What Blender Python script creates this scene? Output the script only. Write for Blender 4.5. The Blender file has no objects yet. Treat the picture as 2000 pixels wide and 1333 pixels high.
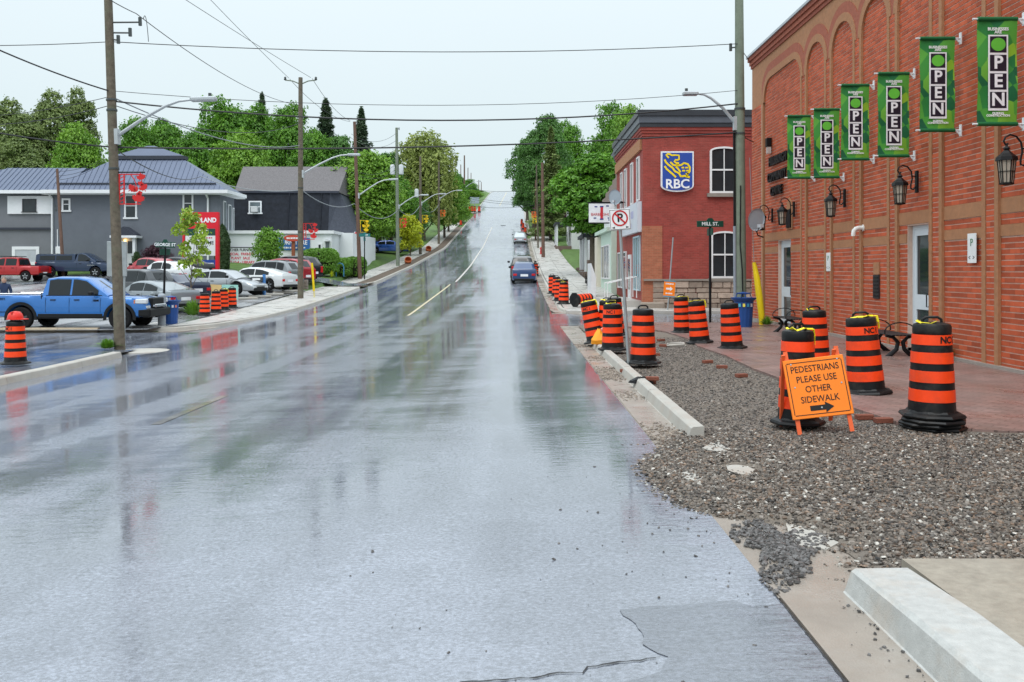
import bpy, math, random
import numpy as np
from mathutils import Vector, Matrix
R = math.radians
random.seed(7); rng = np.random.default_rng(7)
scene = bpy.context.scene
COL = scene.collection
# ---------------------------------------------------------------- camera, sky, sun, exposure
F, CX, CY, EYE = 1700.0, 1010.0, 530.0, 1.8      # photo pixels: focal length, vanishing point; eye height in metres
cam = bpy.data.cameras.new('camera'); cam.sensor_width = 36; cam.lens = F/2000*36
cam.shift_x = -(CX-1000)/2000; cam.shift_y = -(666.5-CY)/2000
cam.clip_start = .1; cam.clip_end = 3000
camo = bpy.data.objects.new('camera', cam); COL.objects.link(camo)
camo.location = (0, 0, EYE); camo.rotation_euler = (R(90), 0, 0); scene.camera = camo
SUN_EL, SUN_AZ = R(62), R(200)     # high, behind the camera, hidden by cloud
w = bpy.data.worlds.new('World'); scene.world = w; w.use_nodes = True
nt = w.node_tree; nt.nodes.clear()
out = nt.nodes.new('ShaderNodeOutputWorld'); bg = nt.nodes.new('ShaderNodeBackground')
sky = nt.nodes.new('ShaderNodeTexSky'); sky.sky_type = 'NISHITA'; sky.sun_disc = False
sky.sun_elevation = SUN_EL; sky.sun_rotation = SUN_AZ; sky.air_density = 1.5; sky.dust_density = 6; sky.ozone_density = 1
# an even cloud deck (pale, slightly brighter overhead) covers nearly all of the clear sky
tc = nt.nodes.new('ShaderNodeTexCoord'); sep = nt.nodes.new('ShaderNodeSeparateXYZ')
nt.links.new(tc.outputs['Generated'], sep.inputs[0])
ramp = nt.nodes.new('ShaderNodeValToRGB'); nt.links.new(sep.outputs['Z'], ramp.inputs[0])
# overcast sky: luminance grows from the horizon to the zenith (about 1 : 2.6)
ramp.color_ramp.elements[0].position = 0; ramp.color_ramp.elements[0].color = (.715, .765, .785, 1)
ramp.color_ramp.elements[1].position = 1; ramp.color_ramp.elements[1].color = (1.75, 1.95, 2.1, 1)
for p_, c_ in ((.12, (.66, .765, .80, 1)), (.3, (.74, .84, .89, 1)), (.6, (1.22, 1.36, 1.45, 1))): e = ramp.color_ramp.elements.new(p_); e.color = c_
cl = nt.nodes.new('ShaderNodeTexNoise'); cl.inputs['Scale'].default_value = 2.2; cl.inputs['Detail'].default_value = 4
nt.links.new(tc.outputs['Generated'], cl.inputs['Vector'])
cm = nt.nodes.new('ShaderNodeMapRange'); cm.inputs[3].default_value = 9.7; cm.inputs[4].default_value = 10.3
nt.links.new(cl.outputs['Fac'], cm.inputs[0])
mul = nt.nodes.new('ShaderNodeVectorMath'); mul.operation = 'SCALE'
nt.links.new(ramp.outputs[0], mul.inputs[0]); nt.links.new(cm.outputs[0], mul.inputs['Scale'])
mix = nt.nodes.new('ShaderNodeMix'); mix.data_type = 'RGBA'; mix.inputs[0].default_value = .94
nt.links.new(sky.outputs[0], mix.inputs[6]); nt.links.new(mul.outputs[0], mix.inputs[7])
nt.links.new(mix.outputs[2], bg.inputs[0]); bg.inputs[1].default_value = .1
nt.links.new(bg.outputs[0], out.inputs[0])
sl = bpy.data.lights.new('sun', 'SUN'); sl.energy = 1.5; sl.angle = R(40); sl.color = (1, .97, .93)
so = bpy.data.objects.new('sun', sl); COL.objects.link(so)
so.rotation_euler = (R(28), 0, R(-20)); so.location = (0, -20, 40)
scene.view_settings.view_transform = 'Standard'; scene.view_settings.look = 'None'
scene.view_settings.exposure = .25; scene.view_settings.gamma = 1; scene.view_settings.use_curve_mapping = False
scene.cycles.use_denoising = True
scene.cycles.max_bounces = 6; scene.cycles.diffuse_bounces = 3; scene.cycles.glossy_bounces = 3
scene.cycles.transmission_bounces = 4; scene.cycles.transparent_max_bounces = 6

# ---------------------------------------------------------------- materials
MATS = {}
def M(name, col, rough=.6, metal=0., var=.12, scale=3., bump=0., bscale=40., spec=.3, coat=0., isl=0., stain=None, wet=None):
    """Procedural Principled material: colour varied by noise, optional fine bump, per-piece variation, stains."""
    if name in MATS: return MATS[name]
    m = bpy.data.materials.new(name); m.use_nodes = True
    t = m.node_tree; b = t.nodes['Principled BSDF']; L = t.links.new
    geo = t.nodes.new('ShaderNodeNewGeometry')
    nz = t.nodes.new('ShaderNodeTexNoise'); nz.inputs['Scale'].default_value = scale; nz.inputs['Detail'].default_value = 6
    nz.inputs['Roughness'].default_value = .65
    L(geo.outputs['Position'], nz.inputs['Vector'])
    mr = t.nodes.new('ShaderNodeMapRange'); mr.inputs[1].default_value = .25; mr.inputs[2].default_value = .75
    mr.inputs[3].default_value = 1-var; mr.inputs[4].default_value = 1+var
    L(nz.outputs['Fac'], mr.inputs[0])
    fac = mr.outputs[0]
    if isl:
        oi = t.nodes.new('ShaderNodeObjectInfo')
        ad = t.nodes.new('ShaderNodeMath'); ad.operation = 'ADD'; L(geo.outputs['Random Per Island'], ad.inputs[0]); L(oi.outputs['Random'], ad.inputs[1])
        fr = t.nodes.new('ShaderNodeMath'); fr.operation = 'FRACT'; L(ad.outputs[0], fr.inputs[0])
        m2 = t.nodes.new('ShaderNodeMapRange'); m2.inputs[3].default_value = 1-isl; m2.inputs[4].default_value = 1+isl
        L(fr.outputs[0], m2.inputs[0])
        mm = t.nodes.new('ShaderNodeMath'); mm.operation = 'MULTIPLY'; L(fac, mm.inputs[0]); L(m2.outputs[0], mm.inputs[1]); fac = mm.outputs[0]
    vm = t.nodes.new('ShaderNodeVectorMath'); vm.operation = 'SCALE'; vm.inputs[0].default_value = col
    L(fac, vm.inputs['Scale']); cout = vm.outputs[0]
    if stain:
        sc, amt, scol = stain
        n2 = t.nodes.new('ShaderNodeTexNoise'); n2.inputs['Scale'].default_value = sc; n2.inputs['Detail'].default_value = 8
        n2.inputs['Roughness'].default_value = .7; L(geo.outputs['Position'], n2.inputs['Vector'])
        r2 = t.nodes.new('ShaderNodeMapRange'); r2.inputs[1].default_value = .5; r2.inputs[2].default_value = .72; r2.inputs[4].default_value = amt
        L(n2.outputs['Fac'], r2.inputs[0])
        mx = t.nodes.new('ShaderNodeMix'); mx.data_type = 'RGBA'; L(r2.outputs[0], mx.inputs[0]); L(cout, mx.inputs[6]); mx.inputs[7].default_value = (*scol, 1)
        cout = mx.outputs[2]
    L(cout, b.inputs['Base Color'])
    b.inputs['Roughness'].default_value = rough; b.inputs['Metallic'].default_value = metal
    b.inputs['Specular IOR Level'].default_value = spec; b.inputs['Coat Weight'].default_value = coat
    b.inputs['Coat Roughness'].default_value = .05
    if wet:
        n3 = t.nodes.new('ShaderNodeTexNoise'); n3.inputs['Scale'].default_value = wet[0]; n3.inputs['Detail'].default_value = 5; L(geo.outputs['Position'], n3.inputs['Vector'])
        r3 = t.nodes.new('ShaderNodeMapRange'); r3.inputs[1].default_value = .35; r3.inputs[2].default_value = .65
        r3.inputs[3].default_value = wet[1]; r3.inputs[4].default_value = wet[2]; L(n3.outputs['Fac'], r3.inputs[0]); L(r3.outputs[0], b.inputs['Roughness'])
    if bump:
        nb = t.nodes.new('ShaderNodeTexNoise'); nb.inputs['Scale'].default_value = bscale; nb.inputs['Detail'].default_value = 5
        L(geo.outputs['Position'], nb.inputs['Vector'])
        bp = t.nodes.new('ShaderNodeBump'); bp.inputs['Strength'].default_value = bump; bp.inputs['Distance'].default_value = .02
        L(nb.outputs['Fac'], bp.inputs['Height']); L(bp.outputs[0], b.inputs['Normal'])
    MATS[name] = m
    return m

def leafM(name, col, col2, rough=.5, trans=.25):
    if name in MATS: return MATS[name]
    m = bpy.data.materials.new(name); m.use_nodes = True
    t = m.node_tree; b = t.nodes['Principled BSDF']; L = t.links.new
    geo = t.nodes.new('ShaderNodeNewGeometry')
    nz = t.nodes.new('ShaderNodeTexNoise'); nz.inputs['Scale'].default_value = .55; nz.inputs['Detail'].default_value = 3
    L(geo.outputs['Position'], nz.inputs['Vector'])
    ad = t.nodes.new('ShaderNodeMath'); ad.operation = 'MULTIPLY_ADD'; ad.inputs[1].default_value = .45
    L(geo.outputs['Random Per Island'], ad.inputs[0])
    r2 = t.nodes.new('ShaderNodeMapRange'); r2.inputs[1].default_value = .3; r2.inputs[2].default_value = .7; r2.inputs[4].default_value = .6
    L(nz.outputs['Fac'], r2.inputs[0]); L(r2.outputs[0], ad.inputs[2])
    mx = t.nodes.new('ShaderNodeMix'); mx.data_type = 'RGBA'; L(ad.outputs[0], mx.inputs[0])
    mx.inputs[6].default_value = (*col, 1); mx.inputs[7].default_value = (*col2, 1)
    L(mx.outputs[2], b.inputs['Base Color']); b.inputs['Roughness'].default_value = rough
    tr = t.nodes.new('ShaderNodeBsdfTranslucent'); L(mx.outputs[2], tr.inputs[0])
    ms = t.nodes.new('ShaderNodeMixShader'); ms.inputs[0].default_value = trans
    L(b.outputs[0], ms.inputs[1]); L(tr.outputs[0], ms.inputs[2]); L(ms.outputs[0], t.nodes['Material Output'].inputs[0])
    MATS[name] = m
    return m

# ---------------------------------------------------------------- mesh helpers
class MB:
    """Collects geometry for ONE mesh object."""
    def __init__(s): s.v = []; s.f = []
    def add(s, vs, fs):
        n = len(s.v); s.v += [tuple(p) for p in vs]; s.f += [tuple(i+n for i in q) for q in fs]; return s
    def box(s, x0, x1, y0, y1, z0, z1):
        return s.add([(x0,y0,z0),(x1,y0,z0),(x1,y1,z0),(x0,y1,z0),(x0,y0,z1),(x1,y0,z1),(x1,y1,z1),(x0,y1,z1)],
                     [(3,2,1,0),(4,5,6,7),(0,1,5,4),(1,2,6,5),(2,3,7,6),(3,0,4,7)])
    def cbox(s, x0, x1, y0, y1, z0, z1, c=.02):
        """box with chamfered edges"""
        xs = (x0, x0+c, x1-c, x1); ys = (y0, y0+c, y1-c, y1); zs = (z0, z0+c, z1-c, z1)
        def ring(a, z):
            x0_, x1_, y0_, y1_ = xs[a], xs[3-a], ys[a], ys[3-a]
            if a == 0:
                return [(xs[1],y0_,z),(xs[2],y0_,z),(x1_,ys[1],z),(x1_,ys[2],z),(xs[2],y1_,z),(xs[1],y1_,z),(x0_,ys[2],z),(x0_,ys[1],z)]
            return [(x0_,y0_,z),(x1_,y0_,z),(x1_,y0_,z),(x1_,y1_,z),(x1_,y1_,z),(x0_,y1_,z),(x0_,y1_,z),(x0_,y0_,z)]
        rs = [ring(1, zs[0]), ring(0, zs[1]), ring(0, zs[2]), ring(1, zs[3])]
        vs = sum(rs, []); fs = []
        for k in range(3):
            for i in range(8): j = (i+1) % 8; fs.append((k*8+i, k*8+j, k*8+8+j, k*8+8+i))
        fs.append((7,5,3,1)); fs.append((24+0, 24+2, 24+4, 24+6))
        return s.add(vs, fs)
    def obox(s, c, h, m=None):
        m = m or Matrix.Identity(3); c = Vector(c)
        vs = [c + m @ Vector((a*h[0], b*h[1], d*h[2])) for d in (-1,1) for a, b in ((-1,-1),(1,-1),(1,1),(-1,1))]
        return s.add(vs, [(3,2,1,0),(4,5,6,7),(0,1,5,4),(1,2,6,5),(2,3,7,6),(3,0,4,7)])
    def bar(s, a, b, w, h=None, up=(0,0,1)):
        """rectangular bar from a to b"""
        a = Vector(a); b = Vector(b); d = (b-a).normalized(); u = Vector(up)
        x = d.cross(u)
        if x.length < 1e-4: x = d.cross(Vector((0,1,0)))
        x.normalize(); y = x.cross(d); h = h or w
        m = Matrix((x, d, y)).transposed()
        return s.obox((a+b)/2, (w/2, (b-a).length/2, h/2), m)
    def tube(s, pts, r, n=8, cap=True):
        pts = [Vector(p) for p in pts]; N = len(pts)
        rs = r if isinstance(r, (list, tuple)) else [r]*N
        vs = []; prev = None
        for i, p in enumerate(pts):
            d = (pts[min(i+1, N-1)] - pts[max(i-1, 0)]).normalized()
            if prev is None:
                a = Vector((0,0,1)) if abs(d.z) < .9 else Vector((1,0,0)); x = d.cross(a).normalized()
            else: x = (prev - d*prev.dot(d)).normalized()
            prev = x; y = d.cross(x)
            vs += [p + (x*math.cos(2*math.pi*k/n) + y*math.sin(2*math.pi*k/n))*rs[i] for k in range(n)]
        fs = [(i*n+k, i*n+(k+1) % n, (i+1)*n+(k+1) % n, (i+1)*n+k) for i in range(N-1) for k in range(n)]
        if cap: fs += [tuple(range(n-1, -1, -1)), tuple((N-1)*n+k for k in range(n))]
        return s.add(vs, fs)
    def lathe(s, prof, n=24, c=(0,0,0), m=None, sx=1, sy=1, ph=0):
        vs = []
        for r, z in prof:
            for k in range(n):
                a = 2*math.pi*k/n+ph; q = Vector((r*math.cos(a)*sx, r*math.sin(a)*sy, z))
                if m: q = m @ q
                vs.append(q + Vector(c))
        N = len(prof)
        fs = [(i*n+k, i*n+(k+1) % n, (i+1)*n+(k+1) % n, (i+1)*n+k) for i in range(N-1) for k in range(n)]
        if prof[0][0] > 1e-5: fs.append(tuple(range(n-1, -1, -1)))
        if prof[-1][0] > 1e-5: fs.append(tuple((N-1)*n+k for k in range(n)))
        return s.add(vs, fs)
    def prism(s, poly, fn, t0, t1):
        """polygon (a,b) swept from t0 to t1; fn(a,b,t) -> point"""
        n = len(poly)
        vs = [fn(a, b, t0) for a, b in poly] + [fn(a, b, t1) for a, b in poly]
        fs = [tuple(range(n)), tuple(range(2*n-1, n-1, -1))] + [(i, n+i, n+(i+1) % n, (i+1) % n) for i in range(n)]
        return s.add(vs, fs)
    def loft(s, rings, closed=True, cap=True):
        n = len(rings[0]); vs = sum([list(r) for r in rings], [])
        K = n if closed else n-1
        fs = [(i*n+k, i*n+(k+1) % n, (i+1)*n+(k+1) % n, (i+1)*n+k) for i in range(len(rings)-1) for k in range(K)]
        if cap and closed: fs += [tuple(range(n-1, -1, -1)), tuple((len(rings)-1)*n+k for k in range(n))]
        return s.add(vs, fs)
    def mesh(s, name, mat, smooth=False):
        me = bpy.data.meshes.new(name); me.from_pydata(s.v, [], s.f); me.materials.append(mat)
        if smooth:
            me.polygons.foreach_set('use_smooth', [True]*len(me.polygons))
            try: me.set_sharp_from_angle(angle=R(smooth if smooth is not True else 40))
            except Exception: pass
        me.update(); return me
    def build(s, name, mat, parent=None, smooth=False, recalc=True):
        me = s.mesh(name, mat, smooth)
        if recalc:
            import bmesh
            bm = bmesh.new(); bm.from_mesh(me); bmesh.ops.recalc_face_normals(bm, faces=bm.faces); bm.to_mesh(me); bm.free()
        return link(name, me, parent)

def link(name, me, parent=None):
    o = bpy.data.objects.new(name, me); COL.objects.link(o)
    if parent is not None: o.parent = parent
    return o
def np_mesh(name, V, Q, mat, smooth=False):
    """fast mesh from numpy arrays: V (n,3), Q (m,k) equal-sided faces"""
    me = bpy.data.meshes.new(name); n, k = Q.shape
    me.vertices.add(len(V)); me.vertices.foreach_set('co', np.ascontiguousarray(V, dtype=np.float32).ravel())
    me.loops.add(n*k); me.loops.foreach_set('vertex_index', np.ascontiguousarray(Q, dtype=np.int32).ravel())
    me.polygons.add(n); me.polygons.foreach_set('loop_start', np.arange(0, n*k, k, dtype=np.int32))
    me.polygons.foreach_set('use_smooth', np.full(n, smooth)); me.materials.append(mat)
    me.update(calc_edges=True); me.validate(); return me
def tag(o, label, cat, group=None):
    o['label'] = label; o['category'] = cat
    if group: o['group'] = group
    return o
def thing(name, label, cat, loc=(0,0,0), rz=0, group=None):
    o = bpy.data.objects.new(name, None); COL.objects.link(o); o.empty_display_size = .2
    o.location = loc; o.rotation_euler = (0, 0, rz); return tag(o, label, cat, group)
def struct(o): o['kind'] = 'structure'; return o
def copy_tree(o, parent=None):
    c = o.copy(); COL.objects.link(c); c.parent = parent
    for ch in list(o.children): copy_tree(ch, c)
    return c
def text(body, size, mat, parent, loc, rot=(R(90),0,0), ext=.003, align='CENTER', name='lettering', sx=1., off=0., space=1.):
    cu = bpy.data.curves.new('t', 'FONT'); cu.body = body; cu.size = size; cu.extrude = ext; cu.align_x = align; cu.align_y = 'CENTER'
    cu.offset = off; cu.space_line = space; cu.resolution_u = 3
    to = bpy.data.objects.new('t', cu); COL.objects.link(to)
    me = bpy.data.meshes.new_from_object(to); bpy.data.objects.remove(to); bpy.data.curves.remove(cu)
    me.materials.clear(); me.materials.append(mat)
    o = link(name, me, parent); o.location = loc; o.rotation_euler = rot; o.scale = (sx, 1, 1); return o
def smallprint(parent, x, y, z, w, h, mat, n=7, seed=1, west=False):
    """a line of print too small to read: short uneven dashes"""
    g = random.Random(seed); m = MB(); u = -w/2
    for k in range(n):
        l = w/n*g.uniform(.55, .9); hh = h*g.uniform(.7, 1)/2
        if west: m.box(x-.002, x+.002, y-u-l, y-u, z-hh, z+hh)
        else: m.box(x+u, x+u+l, y-.002, y+.002, z-hh, z+hh)
        u += w/n
    o = m.build('small_print', mat, parent); o['kind'] = 'stuff'; return o
WEST = (R(90), 0, R(-90))   # lettering on a wall that faces the street from the right

# ---------------------------------------------------------------- the lie of the land
_ty = np.array([-60, 0, 15, 25, 32, 38, 46, 58.6, 66.7, 85, 115, 140, 170, 230, 300, 345, 400, 470, 900.])
_tz = np.array([.1, 0, -.05, -.08, -.05, .02, .35, .87, 1.25, 2.5, 5.2, 8.2, 12, 20, 29, 33.4, 36, 36, 20.])
_dy = np.arange(-60, 900, .5); _dz = np.interp(_dy, _ty, _tz)
_k = np.ones(15)/15; _dz = np.convolve(np.pad(_dz, 7, mode='edge'), _k, mode='valid')
def zc(Y): return np.interp(Y, _dy, _dz)
def kx(Y): return np.interp(Y, [0, 70, 130], [.038, .038, .012])
def xl(Y): return np.interp(Y, [0, 62, 80, 110, 400], [-11.1, -11.1, -10.6, -9.2, -9.0])
def zroad(X, Y): return zc(Y) - kx(Y)*(1.45 - np.minimum(X, 1.45))
# heights measured left of the street (x, y, z)
_pts = [(-16,34,-.42),(-22,34,-.42),(-30,33,-.35),(-45,33,-.2),(-15.3,50,.36),(-20,46,.25),(-19,52,.7),(-26,45,.1),(-34,66,1.0),(-40,66,1.1),(-28,62,1.15),(-23,58.6,1.55),
        (-34,71,2.1),(-24,71,2.5),(-50,71,2.0),(-20,84,3.4),(-15.5,64,1.3),(-15.5,70,1.6),(-15,85,3.0),(-30,95,4.2),(-40,115,6.5),(-80,110,6.5),(-60,150,9),(-30,130,7.5),(-120,100,6),
        (-25,180,13.5),(-60,220,17),(-30,300,28.5),(-100,300,22),(-80,60,1),(-120,40,0),(-60,0,0),(-120,-30,0),(-20,105,5.0),(-20,140,8.6)]
_P = np.array(_pts, float)
_edge = np.array([(-13.6, y) for y in list(range(-40, 60, 5))+list(range(60, 420, 12))], float)
_C = np.vstack([_P[:, :2], _edge])
_val = np.concatenate([_P[:, 2] - (zroad(np.full(len(_P), -11.1), _P[:, 1])+.13), np.zeros(len(_edge))])
_D = np.linalg.norm(_C[:, None]-_C[None], axis=2); _W = np.linalg.solve(_D+1e-6*np.eye(len(_C)), _val)
def ground(X, Y):
    X = np.asarray(X, float); Y = np.asarray(Y, float); sh = X.shape
    x = X.ravel(); y = Y.ravel(); z = zroad(x, y)
    r = x > 1.85
    mill = (y > 29.6) & (y < 36.4) & (x > 2.1)
    z = np.where(r, zc(y) + np.where(mill, 0, .12), z)
    hill = np.clip((x-9)/12, 0, 1)*np.clip((y-50)/20, 0, 1)*1.2
    z = z + np.where(r, hill, 0)
    l = x < xl(y)
    if l.any():
        q = np.stack([x, y], 1)[l]
        d = np.linalg.norm(q[:, None]-_C[None], axis=2) @ _W
        d = np.where(q[:, 0] > -13.6, 0, d)
        zz = zroad(np.full(len(q), -11.1), q[:, 1]) + .13 + d
        geo_ = (q[:, 1] > 25.6) & (q[:, 1] < 32.4)      # the side street on the left
        zz = np.where(geo_, zroad(np.full(len(q), -11.1), q[:, 1]) + .01*(q[:, 0]+11.1)*0, zz)
        z[l] = zz
    return z.reshape(sh)
def gz(x, y): return float(ground(np.array([x]), np.array([y]))[0])
_march = np.concatenate([np.arange(2, 60, .05), np.arange(60, 420, .25)])
def G(px, py):
    """the ground point seen at a photo pixel"""
    X = (px-CX)/F*_march; Z = EYE-(py-CY)/F*_march
    h = ground(X, _march); i = np.argmax(h >= Z)
    return Vector((X[i], _march[i], h[i]))
def U(px, py, Y):
    """the point at depth Y seen at a photo pixel"""
    return Vector(((px-CX)/F*Y, Y, EYE-(py-CY)/F*Y))
# ---------------------------------------------------------------- ground surfaces
def wet_asphalt(name, col, r0, r1, bump=.25, tint=1.):
    m = bpy.data.materials.new(name); m.use_nodes = True; t = m.node_tree; b = t.nodes['Principled BSDF']; L = t.links.new
    geo = t.nodes.new('ShaderNodeNewGeometry')
    def noise(scale, vec, det=5, ro=.6):
        mp = t.nodes.new('ShaderNodeMapping'); mp.inputs['Scale'].default_value = vec; L(geo.outputs['Position'], mp.inputs[0])
        n = t.nodes.new('ShaderNodeTexNoise'); n.inputs['Scale'].default_value = scale; n.inputs['Detail'].default_value = det; n.inputs['Roughness'].default_value = ro
        L(mp.outputs[0], n.inputs['Vector']); return n.outputs['Fac']
    def rmap(x, a, b_, c, d):
        r = t.nodes.new('ShaderNodeMapRange'); r.inputs[1].default_value = a; r.inputs[2].default_value = b_; r.inputs[3].default_value = c; r.inputs[4].default_value = d
        L(x, r.inputs[0]); return r.outputs[0]
    def math_(op, a, b_):
        n = t.nodes.new('ShaderNodeMath'); n.operation = op
        for i, q in enumerate((a, b_)):
            if isinstance(q, (int, float)): n.inputs[i].default_value = q
            else: L(q, n.inputs[i])
        return n.outputs[0]
    track = noise(1, (1.1, .035, 1), 3, .5)         # films of water drawn out along the lanes
    blot = noise(.55, (.5, 1.3, 1), 5, .6)          # transverse films and joints
    fine = noise(190, (1, 1, 1), 2, .5); grain = noise(48, (.75, 1, 1), 4, .7)
    film = math_('ADD', math_('ADD', math_('MULTIPLY', track, .5), math_('MULTIPLY', blot, .27)), math_('MULTIPLY', noise(2.6, (.35, 1.4, 1), 6, .7), .23))
    dry = rmap(film, .45, .57, 0., 1.)
    L(math_('ADD', rmap(dry, 0, 1, r0, r1), math_('MULTIPLY', rmap(fine, .3, .7, 0, .05), dry)), b.inputs['Roughness'])
    cs = math_('MULTIPLY', math_('MULTIPLY', math_('MULTIPLY', rmap(grain, .3, .7, .5, 1.5), rmap(fine, .3, .75, .7, 1.35)), rmap(noise(.9, (1, .5, 1), 6, .65), .3, .7, .82, 1.2)), rmap(dry, 0, 1, .85, 1.12))
    vm = t.nodes.new('ShaderNodeVectorMath'); vm.operation = 'SCALE'; vm.inputs[0].default_value = col; L(cs, vm.inputs['Scale'])
    L(vm.outputs[0], b.inputs['Base Color'])
    b.inputs['Specular IOR Level'].default_value = .5; b.inputs['IOR'].default_value = 2.5
    h = math_('ADD', math_('MULTIPLY', grain, .07), math_('MULTIPLY', noise(11, (.45, 1.5, 1), 4, .55), .8))
    bp = t.nodes.new('ShaderNodeBump'); bp.inputs['Distance'].default_value = .012
    L(math_('MULTIPLY', rmap(dry, 0, 1, .45, 1.), bump), bp.inputs['Strength'])
    L(h, bp.inputs['Height']); L(bp.outputs[0], b.inputs['Normal'])
    MATS[name] = m; return m
ASPH = wet_asphalt('wet asphalt', (.175, .19, .226), .02, .19, .26)
ASPH2 = wet_asphalt('newer wet asphalt', (.105, .115, .14), .03, .22, .4)
LOT = wet_asphalt('lot asphalt', (.2, .205, .215), .12, .45)
CONC = M('concrete', (.42, .41, .385), .55, var=.12, scale=1.5, bump=.15, bscale=90, stain=(1.1, .45, (.33, .27, .22)), wet=(1.3, .18, .6))
KERB = M('kerb concrete', (.38, .365, .33), .6, var=.1, scale=3, bump=.2, bscale=70, stain=(1.7, .5, (.36, .27, .21)))
KERBN = M('pale kerb concrete', (.40, .405, .39), .6, var=.16, scale=14, bump=.25, bscale=120, stain=(1.4, .55, (.4, .31, .23)))
PAVER = M('stamped red pavers', (.225, .155, .138), .4, var=.16, scale=1.2, stain=(.8, .5, (.2, .17, .15)), wet=(.9, .2, .55))
SOIL = M('wet soil', (.10, .075, .055), .8, var=.3, scale=4, bump=.6, bscale=25)
GRASSM = M('lawn grass', (.075, .14, .03), .75, var=.35, scale=1.2, bump=.8, bscale=45, stain=(.4, .4, (.11, .16, .035)))
YELLOW = M('worn yellow line', (.5, .43, .27), .45, var=.25, scale=6)
WHITELINE = M('worn white line', (.44, .42, .38), .45, var=.2, scale=4)
def sheet(name, V, nx, ny, mat, smooth=True):
    i = np.arange((ny-1)*(nx-1)); r = i//(nx-1); c = i % (nx-1); a = r*nx+c
    return np_mesh(name, V, np.stack([a, a+1, a+nx+1, a+nx], 1), mat, smooth)
def strip(name, xa, xb, ys, nx, mat, dz=0., zf=None, parent=None):
    """sheet between the curves x=xa(y) and x=xb(y)"""
    ys = np.asarray(ys, float); u = np.linspace(0, 1, nx)
    A = np.array([xa(y) if callable(xa) else xa for y in ys]); B = np.array([xb(y) if callable(xb) else xb for y in ys])
    X = A[:, None]*(1-u)+B[:, None]*u; Y = np.repeat(ys[:, None], nx, 1)
    Z = (zf(X, Y) if zf else ground(X, Y)) + dz
    return link(name, sheet(name, np.stack([X, Y, Z], 2).reshape(-1, 3), nx, len(ys), mat), parent)
def yrange(*seg): return np.concatenate([np.arange(a, b, s) for a, b, s in seg])
# base terrain
xs = np.concatenate([np.arange(-400, -70, 22), np.arange(-70, -16, 1.5), np.arange(-16, 10, .4), np.arange(10, 40, 2.), np.arange(40, 330, 24)])
ys = np.concatenate([np.arange(-60, 0, 10), np.arange(0, 130, 1.5), np.arange(130, 420, 6), np.arange(420, 900, 40)])
X, Y = np.meshgrid(xs, ys); Z = ground(X, Y)
drop = np.where((X > np.maximum(-13.9, xl(Y)-2.9-(Y < 66)*5)) & (X < 5.4), .35, .03)
drop = np.where((X > 5.3) & (X < 12) & (Y < 37), .35, drop)
drop = np.where((Y < 34) & (X < -10), .3, drop)
gm = sheet('ground', np.stack([X, Y, Z-drop], 2).reshape(-1, 3), len(xs), len(ys), GRASSM)
struct(link('ground', gm))
# main street, the side street at the left, the lane at the right
YS = yrange((-30, 0, 2), (0, 60, .5), (60, 140, 1), (140, 420, 3))
struct(strip('main_road', lambda y: float(xl(y)), 1.45, YS, 26, ASPH, zf=zroad))
def klx(y): return float(np.interp(y, [33.2, 34.2, 36.5, 40, 44, 48], [-15.2, -13.4, -12.4, -11.6, -11.2, -11.1]))
struct(strip('side_road', klx, -11.1, np.arange(32.4, 48.1, .4), 6, ASPH, zf=zroad))
gs = [strip('side_street', -70, -11.1, np.arange(25.6, 32.9, .4), 60, ASPH, zf=lambda X, Y: zroad(np.full(X.shape, -11.1), Y))]
struct(gs[0])
struct(strip('mill_lane', 1.45, 60, np.arange(29.6, 36.5, .4), 30, ASPH, zf=lambda X, Y: zc(Y)))
struct(strip('lot_apron', -70, -11.0, np.arange(2, 25.7, .8), 40, ASPH2, dz=-.02, zf=lambda X, Y: zroad(np.full(X.shape, -11.1), Y)+.1))
struct(strip('parking_lot', -70, -13.9, np.arange(32.6, 58, .8), 50, LOT, dz=.01))
struct(strip('upper_lot', -70, -25.5, np.arange(57.2, 68.5, .8), 40, LOT, dz=.02))
struct(strip('small_lane', -40, -11.1, np.arange(62.6, 65.4, .4), 20, ASPH, dz=.03))
# pavement left of the street: separate slabs
def slabs(root, xa, xb, y0, y1, step, mat, gap=.02, dz=.0, zf=ground, ncol=1):
    y = y0
    while y < y1-.1:
        ye = min(y+step, y1); ym = (y+ye)/2
        A0, B0 = xa(y) if callable(xa) else xa, xb(y) if callable(xb) else xb
        A1, B1 = xa(ye) if callable(xa) else xa, xb(ye) if callable(xb) else xb
        for c in range(ncol):
            t0, t1 = c/ncol, (c+1)/ncol
            q = [(A0+(B0-A0)*t0+gap/2, y+gap/2), (A0+(B0-A0)*t1-gap/2, y+gap/2), (A1+(B1-A1)*t1-gap/2, ye-gap/2), (A1+(B1-A1)*t0+gap/2, ye-gap/2)]
            zz = zf(np.array([p[0] for p in q]), np.array([p[1] for p in q]))+dz
            m = MB(); top = [(p[0], p[1], z) for p, z in zip(q, zz)]; bot = [(p[0], p[1], z-.14) for p, z in zip(q, zz)]
            m.add(top+bot, [(0,1,2,3), (0,4,5,1), (1,5,6,2), (2,6,7,3), (3,7,4,0)])
            m.build('slab', mat, root, recalc=False)
        y = ye
def zleft(X, Y): return zroad(np.minimum(np.full(np.shape(X), -11.1), 0), Y)+.13
def sroot(name):
    o = bpy.data.objects.new(name, None); COL.objects.link(o); return struct(o)
sw = sroot('left_pavement')
slabs(sw, lambda y: -15.2, lambda y: klx(y)-.14, 34.0, 62.2, 1.75, CONC, zf=zleft, ncol=2)
slabs(sw, lambda y: float(xl(y))-3.1, lambda y: float(xl(y))-1.25, 65.8, 182, 1.9, CONC, zf=zleft)
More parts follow.
